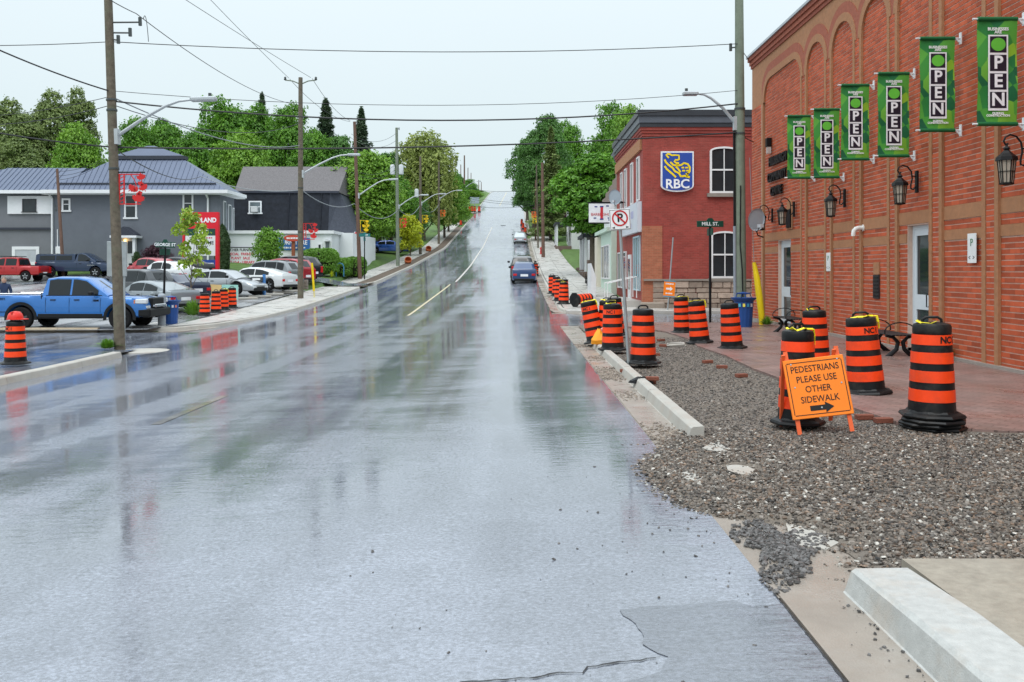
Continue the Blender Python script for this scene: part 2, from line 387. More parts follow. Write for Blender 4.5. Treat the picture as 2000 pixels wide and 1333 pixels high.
struct(strip('verge', lambda y: float(xl(y))-1.27, lambda y: float(xl(y))-.13, np.arange(65.8, 150, 1.), 4, SOIL, dz=-.02, zf=zleft))
sw2 = sroot('right_pavement')
slabs(sw2, 2.07, 5.3, 36.5, 64, 1.7, CONC, ncol=2)
slabs(sw2, 2.07, 5.0, 64, 128, 2.1, CONC, ncol=2)
slabs(sw2, 5.32, 15, 36.5, 38.38, 1.88, CONC, ncol=6)
sw3 = sroot('near_pavement')
slabs(sw3, 2.26, 8.4, -6, 5.15, 3.2, M('near slab concrete', (.29, .262, .215), .5, var=.24, scale=13, bump=.2, bscale=130, stain=(1.2, .6, (.26, .235, .2)), wet=(1.5, .25, .6)), ncol=2)
GUTTER = M('wet gutter concrete', (.27, .235, .2), .4, var=.16, scale=2.5, bump=.2, bscale=80, stain=(1.1, .7, (.34, .325, .3)), wet=(1.6, .15, .5))
# kerbs and gutters, cast in lengths
def kerb(name, line, side, mat=KERB, h=.14, gut=.395, wid=.17, seg=3.0, zf=zroad, dzr=0., low=None):
    """line: (x,y) along the kerb face; side=+1 when the pavement lies to the right of the running direction"""
    root = sroot(name); P = [Vector((x, y, 0)) for x, y in line]
    dense = []
    for a, b in zip(P, P[1:]):
        n = max(1, int((b-a).length/.75))
        dense += [a+(b-a)*(k/n) for k in range(n)]
    dense.append(P[-1])
    step = max(2, int(seg/.75)); i = 0
    while i < len(dense)-1:
        pts = dense[i:i+step+1]; rings = []
        for k, p in enumerate(pts):
            j = i+k; d = (dense[min(j+1, len(dense)-1)]-dense[max(j-1, 0)]).normalized()
            nrm = Vector((d.y, -d.x, 0))*side
            if k == 0: p = p+d*.006
            if k == len(pts)-1: p = p-d*.006
            hh = h if low is None else h*low(p.y)
            ring = []
            for o, z in ((-gut, -.1), (-gut, .004), (-.01, -.004), (.0, .0), (.035, hh*.86), (.06, hh), (wid, hh+.004), (wid+.01, -.1)):
                q = p+nrm*(o+random.uniform(-.003, .003)); ring.append((q.x, q.y, random.uniform(-.002, .002)+float(zf(np.array([p.x]), np.array([p.y]))[0])+dzr+z))
            rings.append(ring)
        m = MB(); m.loft([r_[2:]+[(r_[2][0], r_[2][1], r_[2][2]-.1)] for r_ in rings]); m.build('kerb_length', mat, root)
        if gut > .1: m = MB(); m.loft([[r_[0], r_[1], r_[2], (r_[2][0], r_[2][1], r_[2][2]-.1)] for r_ in rings]); m.build('gutter_length', GUTTER, root)
        i += step
    return root
kerb('right_kerb', [(1.86, 9.45), (1.86, 23.3)], 1, KERB)
kerb('near_kerb', [(1.86, -8), (1.86, 4.95)], 1, KERBN, wid=.36, h=.16, seg=40, low=lambda y: float(np.interp(y, [4.8, 4.95], [1, .8])))
kerb('far_right_kerb', [(4.5, 36.35), (2.6, 36.5), (2.0, 37.3), (1.86, 38.6), (1.86, 126)], 1, KERB, h=.11)
kerb('hill_right_kerb', [(3.5, 133), (2.2, 134), (1.86, 137), (1.86, 330)], 1, KERB, seg=12)
kerb('left_kerb', [(-22, 32.75), (-15.2, 33.2), (-13.4, 34.2), (-12.4, 36.5), (-11.6, 40), (-11.2, 44), (-11.1, 48), (-11.1, 61.6)], -1, KERB, zf=lambda X, Y: zroad(np.maximum(X, -12.5), Y))
kerb('upper_left_kerb', [(-13.5, 65.6), (-11.6, 66), (-11.0, 67.5), (-10.6, 80), (-9.25, 110), (-9.1, 168)], -1, KERB, zf=zroad, h=.13)
kerb('hill_left_kerb', [(-12, 186), (-9.4, 190), (-9.05, 195), (-9.0, 330)], -1, KERB, seg=12)
kerb('corner_kerb', [(-10.4, 14.5), (-10.45, 19.5), (-10.7, 23.6)], -1, KERB, h=.15, wid=.24)
kerb('lot_edge_kerb', [(-60, 32.95), (-15.9, 32.95)], -1, M('sandy kerb', (.36, .30, .22), .7, var=.2, scale=2, bump=.2), h=.16, gut=.02, wid=.22, zf=lambda X, Y: zroad(np.full(X.shape, -11.1), Y))
# stamped paving beside the brick hall: rows of pavers
def paver_mat():
    m = PAVER; t = m.node_tree; b = t.nodes['Principled BSDF']; L = t.links.new
    geo = t.nodes.new('ShaderNodeNewGeometry'); mp = t.nodes.new('ShaderNodeMapping'); mp.inputs['Rotation'].default_value = (0, 0, R(45))
    L(geo.outputs['Position'], mp.inputs[0])
    br = t.nodes.new('ShaderNodeTexBrick'); br.inputs['Scale'].default_value = 1; br.inputs['Brick Width'].default_value = .22; br.inputs['Row Height'].default_value = .11
    br.inputs['Mortar Size'].default_value = .006; L(mp.outputs[0], br.inputs['Vector'])
    bp = t.nodes.new('ShaderNodeBump'); bp.inputs['Strength'].default_value = .5; bp.inputs['Distance'].default_value = .01; bp.invert = True
    L(br.outputs['Fac'], bp.inputs['Height']); L(bp.outputs[0], b.inputs['Normal'])
    src = b.inputs['Base Color'].links[0].from_socket; mx = t.nodes.new('ShaderNodeMix'); mx.data_type = 'RGBA'; mx.blend_type = 'MULTIPLY'; mx.inputs[0].default_value = 1
    br.inputs['Color1'].default_value = (.82, .82, .82, 1); br.inputs['Color2'].default_value = (1.15, 1.1, 1.1, 1); br.inputs['Mortar'].default_value = (.5, .5, .5, 1)
    L(src, mx.inputs[6]); L(br.outputs['Color'], mx.inputs[7]); L(mx.outputs[2], b.inputs['Base Color'])
paver_mat()
m = MB()
edge = [(4.32, 9.75), (4.2, 11.2), (4.27, 13), (4.2, 15.5), (4.3, 18), (4.22, 20.4), (4.45, 22.5), (4.3, 25.3), (3.6, 27.2), (2.4, 29.5), (8.49, 29.5), (8.49, 9.3), (7.2, 9.02), (6.2, 9.15), (5.2, 9.3)]
m.prism(edge, lambda a, b, t: (a, b, float(zc(b))+t), .125, .03)
struct(m.build('stamped_paving', PAVER))
# bare gravel bed where the pavement was dug out
GRAVB = M('gravel bed', (.16, .135, .11), .8, var=.35, scale=16, bump=1., bscale=55, isl=0, stain=(.7, .6, (.15, .14, .135)))
_dl = ([5.0, 5.9, 6.25, 6.5, 6.8, 7.4, 8.2, 8.8, 9.3, 9.6], [2.16, 2.12, 1.9, 1.25, 1.08, .98, .96, 1.2, 1.5, 1.9])
def dr_left(y): return float(np.interp(y, *_dl))
def grav_z(X, Y):
    base = zc(Y)+.035+.05*np.clip((X-2.0)/2.2, 0, 1)
    drive = np.clip((9.6-Y)/.5, 0, 1)
    zd = zroad(X, Y)-.03+.05*np.clip((X-np.interp(Y, *_dl))/.4, 0, 1)+.085*np.clip((X-1.5)/2.2, 0, 1)+.01*np.sin(X*3.1)*np.cos(Y*2.3)*np.clip((X-1.3)/1, 0, 1)
    return base*(1-drive)+zd*drive
struct(strip('gravel_bed', 2.05, 4.55, np.arange(9.5, 29.4, .25), 14, GRAVB, zf=grav_z))

struct(strip('gravel_drive', dr_left, 9.5, np.arange(4.8, 9.76, .1), 70, GRAVB, zf=grav_z, dz=.004))
# small stones
def stones(name, X, Y, Z, S, mat):
    n = len(X)
    base = np.array([(-1,-1,-.6),(1,-1,-.6),(1,1,-.6),(-1,1,-.6),(-.7,-.7,.6),(.7,-.7,.6),(.7,.7,.6),(-.7,.7,.6)], float)
    Vv = base[None]*(1+.55*(rng.random((n, 8, 3))-.5))*S[:, None, None]*np.stack([.6+.8*rng.random(n), .6+.8*rng.random(n), .5+.5*rng.random(n)], 1)[:, None, :]
    a = rng.random(n)*6.283; ti = (rng.random(n)-.5)*1.2
    c, s_ = np.cos(a)[:, None], np.sin(a)[:, None]; ct, st = np.cos(ti)[:, None], np.sin(ti)[:, None]
    x, y, z = Vv[..., 0], Vv[..., 1], Vv[..., 2]
    y, z = y*ct-z*st, y*st+z*ct; x, y = x*c-y*s_, x*s_+y*c
    V = np.stack([x+X[:, None], y+Y[:, None], z+Z[:, None]], 2).reshape(-1, 3)
    q = np.array([(0,1,5,4),(1,2,6,5),(2,3,7,6),(3,0,4,7),(4,5,6,7)])
    Q = (q[None]+8*np.arange(n)[:, None, None]).reshape(-1, 4)
    o = link(name, np_mesh(name, V, Q, mat)); o['kind'] = 'stuff'; return o
STONE = M('gravel stone', (.125, .108, .092), .45, var=.25, scale=30, isl=.92, stain=(.8, .55, (.085, .08, .078)))
DARKSTONE = M('dark loose stone', (.1, .095, .092), .4, var=.3, scale=30, isl=.5)
n = 120000; X = rng.uniform(.8, 9.2, n); Y = 5.1+4.7*rng.random(n)**1.15
lo = np.interp(Y, *_dl)+.02+.12*np.sin(Y*23)+.08*np.sin(Y*51)+.25*rng.random(n)**3*np.sign(rng.random(n)-.5)
k = (X > lo) & ~((X > 4.4) & (Y > 9.25+.12*np.sin(X*7)) ) & (X < 9.15-.0*Y)
# patches of the old concrete gutter show through
k &= ~((((X-2.05)/.16)**2+((Y-7.9)/.22)**2 < 1) & (rng.random(n) > .1)) 
X, Y = X[k], Y[k]
BROWNST = M('brown gravel stone', (.155, .11, .08), .5, var=.25, scale=30, isl=.6); PALEST = M('pale gravel stone', (.42, .4, .36), .5, var=.2, scale=30, isl=.35)
kind_ = rng.random(len(X))
for nm, a_, b_, mt in (('gravel', 0, .74, STONE), ('brown_gravel', .74, .95, BROWNST), ('pale_gravel', .95, 1.01, PALEST)):
    q_ = (kind_ >= a_) & (kind_ < b_); xx, yy = X[q_], Y[q_]
    stones(nm, xx, yy, grav_z(xx, yy)+.004+.012*rng.random(len(xx)), .0035+.0125*rng.random(len(xx))**2.4, mt)
n = 26000; X = 2.04+2.4*rng.random(n); Y = 9.5+14*rng.random(n)**1.4
stones('fine_gravel', X, Y, grav_z(X, Y)+.003, .006+.012*rng.random(n)**2.5, STONE)
n = 1500; a = rng.random(n)*6.28; r_ = 1.25*rng.random(n)**.9*(1+.35*np.sin(a*3+1)+.2*np.sin(a*5))
X = 1.72+.2*r_*np.cos(a)+.06*r_*np.sin(a); Y = 5.72+.5*r_*np.sin(a)
stones('spilled_gravel', X, Y, zc(Y)+.006+.02*rng.random(n)*np.maximum(0, 1-r_), .005+.012*rng.random(n)**1.5, DARKSTONE)
X = np.concatenate([1.35-rng.exponential(.28, 130), rng.uniform(-1.2, 1.5, 45), 1.84-rng.exponential(.05, 60)]); Y = np.concatenate([rng.normal(6.6, 1.0, 130), rng.uniform(3.2, 6, 45), rng.uniform(3.1, 4.8, 60)])
k = (X < 1.84) & (Y > 3)
X, Y = X[k], Y[k]
stones('loose_stones', X, Y, zroad(X, Y)+.004, .002+.009*rng.random(len(X))**2.5, DARKSTONE)
n = 5200; X = rng.uniform(1.45, 1.86, n); Y = 9.3+13*rng.random(n)
k = (np.sin(Y*2.1)+np.sin(Y*.83+1)+2*(rng.random(n)-.5)) > .5
X, Y = X[k], Y[k]; stones('gutter_debris', X, Y, zc(Y)+.008, .005+.012*rng.random(len(X))**2, M('gutter grit', (.24, .2, .165), .6, isl=.5))
# lane markings
def mark(x0, x1, y0, y1, mat, name='lane_marking', skew=0.):
    struct(strip(name, lambda y: x0+skew*(y-y0), lambda y: x1+skew*(y-y0), np.linspace(y0, y1, max(3, int((y1-y0)/.8))), 2, mat, dz=.005, zf=zroad))
FAINT = wet_asphalt('almost worn off line', (.2, .19, .175), .025, .27, .3)
mark(-4.9, -4.78, 38.6, 63, YELLOW); mark(-4.72, -4.56, 65.8, 150, WHITELINE, skew=.004)
mark(-4.4, -4.25, 215, 300, YELLOW, skew=.008)
mark(-4.97, -4.83, 11.8, 14.6, FAINT)
# darker patch and cracks in the foreground
def rough_edge(P, amp, step=.06):
    o = []
    for (x0, y0), (x1, y1) in zip(P, P[1:]+P[:1]):
        n = max(1, int(math.hypot(x1-x0, y1-y0)/step)); w_ = 0.
        for k in range(n): w_ = w_*.8+random.gauss(0, amp); f_ = min(k, n-k)/max(1, n)*2; o.append((min(1.45, x0+(x1-x0)*k/n+w_*f_), y0+(y1-y0)*k/n+w_*f_))
    return o
m = MB(); patch = [(.56, 4.75), (.62, 4.55), (.62, 4.3), (.72, 4.15), (.66, 4.0), (.45, 3.9), (.2, 3.86), (.3, 3.1), (.9, 2.4), (1.47, 2.2), (1.47, 4.75), (1.2, 4.82), (.9, 4.78)]
patch = rough_edge(patch, .012); m.add([(x, y, float(zroad(np.array([x]), np.array([y]))[0])+.004) for x, y in patch], [tuple(range(len(patch)))])
struct(m.build('road_patch', ASPH2))
CRACK = M('crack', (.03, .03, .032), .6)
def crack(pts, wd):
    m = MB(); L_ = []; last = None
    for (x0, y0), (x1, y1) in zip(pts, pts[1:]):
        n = max(2, int(math.hypot(x1-x0, y1-y0)/.035))
        wv = 0.; straight = x0 == x1
        for k in range(n):
            wv = wv*.93+random.gauss(0, .009); L_.append((x0+(x1-x0)*k/n+random.gauss(0, .004)*(not straight), y0+(y1-y0)*k/n+wv*(not straight)))
    vs = []
    for i, (a, b) in enumerate(L_):
        c, d = L_[min(i+1, len(L_)-1)]; a0, b0 = L_[max(i-1, 0)]; l = math.hypot(c-a0, d-b0) or 1
        w1 = wd*random.uniform(.25, 1.1); nx, ny = -(d-b0)/l*w1, (c-a0)/l*w1; z = gz(a, b)+.005; vs += [(a-nx, b-ny, z), (a+nx, b+ny, z)]
    m.add(vs, [(2*i, 2*i+1, 2*i+3, 2*i+2) for i in range(len(L_)-1)])
    struct(m.build('crack', CRACK))
crack([(.66, 4.15), (.3, 4.03), (-.6, 3.95), (-1.6, 3.9), (-2.6, 3.82), (-3.2, 3.75)], .008)
crack([(1.445, 4.9), (1.445, 3.0)], .008)
struct(strip('gutter_apron', 1.45, 2.32, np.arange(4.85, 37, .4), 3, GUTTER, dz=-.006, zf=lambda X, Y: zc(Y)))
# ---------------------------------------------------------------- the brick hall on the right
XW = 8.5; YF, YN = 31.4, 3.0
BRICK = M('orange red brick', (.43, .084, .032), .7, var=.2, scale=5, bump=.25, bscale=80, isl=.24, stain=(.6, .2, (.3, .065, .03)))
MORTAR = M('pale mortar', (.62, .45, .37), .85, var=.15, scale=10, bump=.3, bscale=60)
TAN = M('tan brick trim', (.37, .175, .088), .75, var=.18, scale=9, bump=.3, bscale=60, stain=(3, .3, (.33, .2, .12)))
ARCHRED = M('dark red arch brick', (.33, .10, .06), .75, var=.18, scale=9, bump=.3, bscale=60)
CORN = M('cornice brick', (.27, .075, .045), .75, var=.2, scale=8, bump=.3, bscale=60)
WHITEMET = M('white aluminium', (.62, .68, .72), .35, var=.05)
FLASH = M('roof flashing', (.42, .45, .48), .35, metal=.6, var=.1)
BLACK = M('black iron', (.008, .008, .009), .42, var=.2, spec=.2)
def glassM(name, col=(.02, .028, .032), rough=.04):
    return M(name, col, rough, var=.3, scale=1.5, spec=.5)
GLASS = glassM('dark window glass'); GLASS2 = glassM('pale window glass', (.12, .15, .16))
ZB = .1
hall = thing('community_centre', 'long orange brick hall with tan arches and pilasters right of the street', 'building', (XW, YF, 0))
def hb(m, name, mat, parent=hall, smooth=False):
    """build with world coordinates under the hall"""
    m.v = [(p[0]-XW, p[1]-YF, p[2]) for p in m.v]; return m.build(name, mat, parent, smooth)
PIL = [25.71-2.03*k for k in range(0, 11)]                  # pilaster centres, far to near
bays = [(27.9, 1.92)] + [((PIL[k]+PIL[k+1])/2, .745) for k in range(10)]   # centre, half width of the recessed panel
SPR, RAD, ZT = 7.57, .72, 9.08
def topz(dy, a):
    """height of the arch soffit at dy from the bay centre"""
    e_ = abs(dy)-(a-RAD)
    return SPR+RAD if e_ <= 0 else SPR+math.sqrt(max(0, RAD*RAD-e_*e_))
doors = {0: (27.05, 28.35), 4: (18.0, 18.95)}
# body behind the facing
m = MB(); m.box(XW+.25, 26, YN, YF-.02, -.3, 9.2); hb(m, 'core', CORN)
m = MB(); m.box(XW-.02, 26.1, YN, YF+.02, 9.2, 9.3); hb(m, 'roof', M('flat roof', (.2, .2, .2), .8))
# far end wall facing the lane
m = MB(); m.box(XW+.005, 26, YF-.03, YF+.02, -.3, 9.2); hb(m, 'end_wall', BRICK)
# mortar ground of the panels, with the door openings left out
m = MB()
for i, (yc, a) in enumerate(bays):
    y0, y1 = yc-a-.03, yc+a+.03
    if i in doors:
        d0, d1 = doors[i]
        m.box(XW+.01, XW+.26, y0, d0, -.2, SPR+RAD); m.box(XW+.01, XW+.26, d1, y1, -.2, SPR+RAD); m.box(XW+.01, XW+.26, d0, d1, 2.78, SPR+RAD)
    else: m.box(XW+.01, XW+.26, y0, y1, -.2, SPR+RAD)
for yc in PIL+[30.75]:
    hwid = .15 if yc < 30 else .64
    m.box(XW-.03, XW+.26, yc-hwid, yc+hwid, -.2, SPR)
hb(m, 'mortar', MORTAR)
# bricks: courses of long brick in the panels and pilasters
CH, BL = .1, .3
cells = []        # (y0, y1, z0, front x)
def lay(y0, y1, z0, z1, front, holes=(), lim=None):
    z = z0; row = 0
    while z < z1-.02:
        off = (BL+.004)/2*(row % 2); y = y0-off
        while y < y1:
            a, b = max(y, y0), min(y+BL, y1)
            if lim:
                c, hw_ = lim; zz = z+CH*.5
                if zz > SPR:
                    q = RAD*RAD-(zz-SPR)**2
                    lim_y = (hw_-RAD)+math.sqrt(q) if q > 0 else -1
                    a, b = max(a, c-lim_y), min(b, c+lim_y)
            segs = [(a, b)]
            for (h0, h1, hz) in holes:
                if z < hz:
                    segs = [s for (p, q) in segs for s in ((p, min(q, h0)), (max(p, h1), q)) if s[1]-s[0] > .02]
            for p, q in segs:
                if q-p > .03: cells.append((p, q, z, front))
            y += BL+.004
        z += CH; row += 1
for i, (yc, a) in enumerate(bays):
    h = [(doors[i][0]-.02, doors[i][1]+.02, 2.8)] if i in doors else []
    lay(yc-a, yc+a, ZB, 2.41, XW, h, None); lay(yc-a, yc+a, 2.615, 2.805, XW, h, None); lay(yc-a, yc+a, 3.085, SPR+RAD, XW, (), (yc, a))
for yc in PIL: lay(yc-.14, yc+.14, ZB, SPR, XW-.04)
lay(30.2, 31.38, ZB, SPR, XW-.04)
def cellpx(c):
    y = (c[0]+c[1])/2; p = F/y; x = CX+XW*p; yy = CY-(c[2]+.05-EYE)*p
    vis = 0 <= x <= 2000 and 0 <= yy <= 1333
    return (F*XW/c[0]-F*XW/c[1])*CH*p if vis else 0
cells.sort(key=cellpx, reverse=True)
bm_cache = {}
def brick_mesh(l):
    k = round(l, 2)
    if k not in bm_cache:
        m = MB(); b = .006
        m.add([(0,0,0),(0,k,0),(0,k,CH-.02),(0,0,CH-.02),(.03,-0,0),(.03,k,0),(.03,k,CH-.02),(.03,0,CH-.02)], [(0,1,2,3),(0,4,5,1),(1,5,6,2),(2,6,7,3),(3,7,4,0)])
        bm_cache[k] = m.mesh('brick', BRICK)
    return bm_cache[k]
for y0, y1, z, fx in cells[:300]:
    o = link('brick', brick_mesh(y1-y0), hall); o.location = (fx-XW+random.uniform(-.002, .002), y0-YF, z)
rest = cells[300:]
A = np.array(rest); fx = A[:, 3]+rng.uniform(-.002, .002, len(A))
V = np.stack([np.stack([fx+d, y, z], 1) for d in (0, .03) for y, z in ((A[:, 0], A[:, 2]), (A[:, 1], A[:, 2]), (A[:, 1], A[:, 2]+CH-.02), (A[:, 0], A[:, 2]+CH-.02))], 1)
V = V-np.array([XW, YF, 0]); q = np.array([(0,3,2,1),(0,1,5,4),(1,2,6,5),(2,3,7,6),(3,0,4,7)])
o = link('brickwork', np_mesh('brickwork', V.reshape(-1, 3), (q[None]+8*np.arange(len(A))[:, None, None]).reshape(-1, 4), BRICK), hall); o['kind'] = 'stuff'
# tan strips beside each pilaster, tan bands across each panel
for yc in PIL:
    for s in (-1, 1):
        m = MB(); m.box(XW-.055, XW+.05, yc+s*.21-.062, yc+s*.21+.062, .08, SPR); hb(m, 'tan_strip', TAN)
m = MB(); m.box(XW-.055, XW+.05, 29.9, 30.08, .08, SPR); hb(m, 'tan_strip', TAN)
for i, (yc, a) in enumerate(bays):
    for z0, z1 in ((2.41, 2.61), (2.81, 3.08)):
        segs = [(yc-a, yc+a)]
        if i in doors and z0 < 2.78: segs = [(yc-a, doors[i][0]-.03), (doors[i][1]+.03, yc+a)]
        for p, q_ in segs:
            if q_-p > .05: m = MB(); m.box(XW-.012, XW+.05, p, q_, z0, z1); hb(m, 'tan_band', TAN)
# arches: tan ring, red ring, frieze above
for i, (yc, a) in enumerate(bays):
    half = 1.015 if i else 2.19
    N = 16
    ang = [math.pi*k/N for k in range(N+1)]
    def arc(r):
        pts = []
        for t_ in ang:
            s = math.cos(t_); cy_ = (a-RAD)*(1 if t_ < math.pi/2-1e-6 else -1 if t_ > math.pi/2+1e-6 else 0)
            if abs(t_-math.pi/2) < 1e-6 and a > RAD+.05:
                pts.append((yc+(a-RAD), SPR+r)); pts.append((yc-(a-RAD), SPR+r))
            else: pts.append((yc+cy_+r*s, SPR+r*math.sin(t_)))
        return pts
    def ring(r0, r1, x0, name, mat):
        A_, B_ = arc(r0), arc(r1); m = MB()
        cl_ = lambda p: (max(yc-half, min(yc+half, p[0])), p[1])
        B_ = [cl_(p) for p in B_]
        n = len(A_); vs = []
        for (p, q_) in zip(A_, B_): vs += [(x0, *p), (x0, *q_), (XW+.05, *p), (XW+.05, *q_)]
        fs = []
        for k in range(n-1):
            b = 4*k; fs += [(b, b+1, b+5, b+4), (b, b+4, b+6, b+2), (b+1, b+3, b+7, b+5)]
        m.add(vs, fs); hb(m, name, mat)
    ring(.715, .93, XW-.055, 'arch_ring', TAN); ring(.93, 1.2, XW-.04, 'outer_arch_ring', ARCHRED)
    m = MB(); ts = np.linspace(-half, half, 41)
    def low(dy):
        e_ = abs(dy)-(a-RAD)
        return SPR+.93 if e_ <= 0 else SPR+math.sqrt(max(0, .93**2-e_*e_)) if e_ < .93 else SPR
    for u, v in zip(ts, ts[1:]):
        m.add([(XW-.02, yc+u, low(u)), (XW-.02, yc+v, low(v)), (XW-.02, yc+v, ZT), (XW-.02, yc+u, ZT)], [(0, 1, 2, 3)])
    hb(m, 'frieze', TAN)
m = MB(); m.box(XW-.02, XW+.05, 30.09, YF, SPR, ZT); hb(m, 'frieze', TAN)
for k, (z0, z1, pr, mt) in enumerate(((ZT, 9.2, .06, CORN), (9.2, 9.34, .1, ARCHRED), (9.34, 9.48, .15, CORN), (9.48, 9.56, .2, FLASH))):
    m = MB(); m.box(XW-pr, XW+.3, YN, YF+pr, z0, z1-.001); hb(m, 'cornice', mt)
m = MB(); m.box(XW-.09, XW+.1, YN, 18.0, -.1, .14); m.box(XW-.09, XW+.1, 18.95, 27.05, -.1, .14); m.box(XW-.09, XW+.1, 28.35, YF+.03, -.1, .14)
hb(m, 'plinth', M('plinth concrete', (.3, .26, .23), .8, var=.2, scale=4, bump=.4))
# doors
for i, (d0, d1) in doors.items():
    m = MB(); x = XW+.13
    m.box(x-.02, x+.06, d0, d0+.07, .1, 2.78); m.box(x-.02, x+.06, d1-.07, d1, .1, 2.78); m.box(x-.02, x+.06, d0+.07, d1-.07, 2.7, 2.78)
    m.box(x-.01, x+.05, d0+.07, d0+.17, .14, 2.7); m.box(x-.01, x+.05, d1-.17, d1-.07, .14, 2.7)
    for z0, z1 in ((.14, .3), (.98, 1.3), (2.56, 2.7)): m.box(x-.01, x+.05, d0+.17, d1-.17, z0, z1)
    dr = hb(m, 'door', WHITEMET)
    for z0, z1 in ((.3, .98), (1.3, 2.56)):
        m = MB(); m.box(x+.01, x+.02, d0+.17, d1-.17, z0, z1); g = hb(m, 'pane', GLASS, dr); g.location = (0, 0, 0)
    m = MB(); m.tube([(x-.02, d0+.2, 1.05), (x-.07, d0+.2, 1.05), (x-.07, d0+.2, 1.3), (x-.02, d0+.2, 1.3)], .012, 6); hb(m, 'handle', BLACK, dr)
# raised black lettering over the first door
for k, (s, z) in enumerate((('HILLSBURGH', 5.42), ('COMMUNITY', 4.9), ('CENTRE', 4.42))):
    text(s, .4, BLACK, hall, (-.06, [28.2, 28.3, 28.35][k]-YF, z), WEST, .03, off=.012, sx=.82)
# small fittings on the hall
t = thing('wall_light', 'small dark box light high on the brick wall above raised black letters', 'wall light', (XW-.02, 29.1, 5.95))
m = MB(); m.cbox(-.16, 0, -.1, .1, .0, .3, .015); m.build('housing', BLACK, t); m = MB(); m.box(-.13, -.01, -.08, .08, -.22, -.005); m.build('lens', M('milky lens', (.5, .45, .42), .3), t)
t = thing('vent_pipe', 'white plastic elbow pipe sticking out of the brick wall above drum', 'pipe', (XW, 21.35, 2.86))
m = MB(); m.tube([(.1,0,0),(-.12,0,0),(-.19,0,-.02),(-.235,0,-.07),(-.25,0,-.14),(-.25,0,-.2)], .055, 10); m.build('elbow', M('white plastic', (.75,.75,.73), .4), t, True)
m = MB(); m.tube([(.02,0,0),(-.03,0,0)], .085, 10); m.build('collar', M('white plastic', (.75,.75,.73), .4), t, True)
tg = M('dark grille', (.03, .028, .03), .5)
t = thing('wall_vent', 'narrow black vent grille set low in the brick wall between pilasters', 'vent', (XW-.015, 20.55, 1.15))
m = MB(); m.box(-.02, .02, -.16, .16, 0, .56); m.build('cover', tg, t)
for k in range(6): m = MB(); m.box(-.03, -.02, -.14, .14, .05+k*.085, .09+k*.085); m.build('slat', BLACK, t)
m = MB(); m.box(-.012, .02, -.16, .16, .57, .86); m.build('brick_patch', TAN, t)
def wall_sign(y, z, h, label):
    t = thing('parking_sign', label, 'sign', (XW-.06, y, z)); m = MB(); m.cbox(-.008, .008, -.15, .15, 0, h, .003); m.build('plate', M('white sign', (.75,.76,.76), .4), t)
    text('P', .2, M('sign green', (.03,.16,.06), .5), t, (-.01, 0, h*.68), WEST, .002); text('<  >', .13, M('sign black', (.02,.02,.02), .5), t, (-.01, 0, h*.18), WEST, .002)
    return t
wall_sign(16.15, 1.95, .55, 'narrow white sign on the pilaster nearest the picture edge')
wall_sign(23.6, 1.8, .5, 'narrow white sign on a pilaster right of the first door')
# lanterns on scrolled brackets
def lantern(label, y, z):
    t = thing('wall_lantern', label, 'lantern', (XW-.05, y, z), group='lanterns on the brick hall')
    m = MB(); m.cbox(-.05, .0, -.05, .05, -.05, .42, .01); m.build('back_plate', BLACK, t)
    arm = [(-.04,0,.1),(-.1,0,.02),(-.15,0,.04),(-.15,0,.12),(-.12,0,.25),(-.14,0,.4),(-.22,0,.5),(-.32,0,.53),(-.4,0,.49),(-.43,0,.42),(-.4,0,.37),(-.355,0,.385)]
    m = MB(); m.tube(arm, .016, 6); m.tube([(-.04,0,.3),(-.12,0,.3)], .014, 6); m.build('arm', BLACK, t, True)
    c = (-.38, 0)
    m = MB(); m.lathe([(.015,.38),(.02,.34),(.06,.3),(.035,.28),(.09,.22),(.16,.16),(.17,.1),(.14,.105)], 6, (c[0],0,0), ph=R(30)); m.build('cap', BLACK, t)
    fr = MB()
    for k in range(6):
        a = R(60*k+30); a2 = R(60*k+90)
        fr.bar((c[0]+.14*math.cos(a), .14*math.sin(a), .11), (c[0]+.1*math.cos(a), .1*math.sin(a), -.27), .014)
        fr.bar((c[0]+.122*math.cos(a), .122*math.sin(a), -.08), (c[0]+.122*math.cos(a2), .122*math.sin(a2), -.08), .01)
        am = (a+a2)/2; fr.bar((c[0]+.122*math.cos(am), .122*math.sin(am), .11), (c[0]+.087*math.cos(am), .087*math.sin(am), -.27), .009)
    fr.lathe([(.02,-.31),(.11,-.29),(.112,-.265),(.02,-.26)], 6, (c[0],0,0), ph=R(30)); fr.build('cage', BLACK, t)
    m = MB(); m.lathe([(.092,-.26),(.132,.1)], 6, (c[0],0,0), ph=R(30)); m.build('glass', M('frosted lantern glass', (.38,.33,.27), .35), t)
    return t
lantern('black scrolled lantern nearest the right edge of the picture', 14.35, 3.52)
lantern('black scrolled lantern above the nearer white door', 18.35, 3.5)
lantern('black scrolled lantern between the banners and the narrow white sign', 22.4, 3.49)
lantern('black scrolled lantern in front of the small niche above the far door', 26.5, 3.5)
lantern('black scrolled lantern beside the satellite dish', 28.75, 3.45)
# niche with a dark plaque above the far door
t = thing('plaque', 'dark arched plaque in a tan niche above the far white door', 'plaque', (XW-.01, 27.1, 3.1))
m = MB(); m.prism([(-.3,0),(.3,0),(.3,.6),(.22,.85),(0,1.0),(-.22,.85),(-.3,.6)], lambda a, b, q: (-q, a, b), 0, .02); m.build('surround', TAN, t)
m = MB(); m.box(-.06, -.02, -.2, .2, .05, .62); m.build('tablet', BLACK, t)
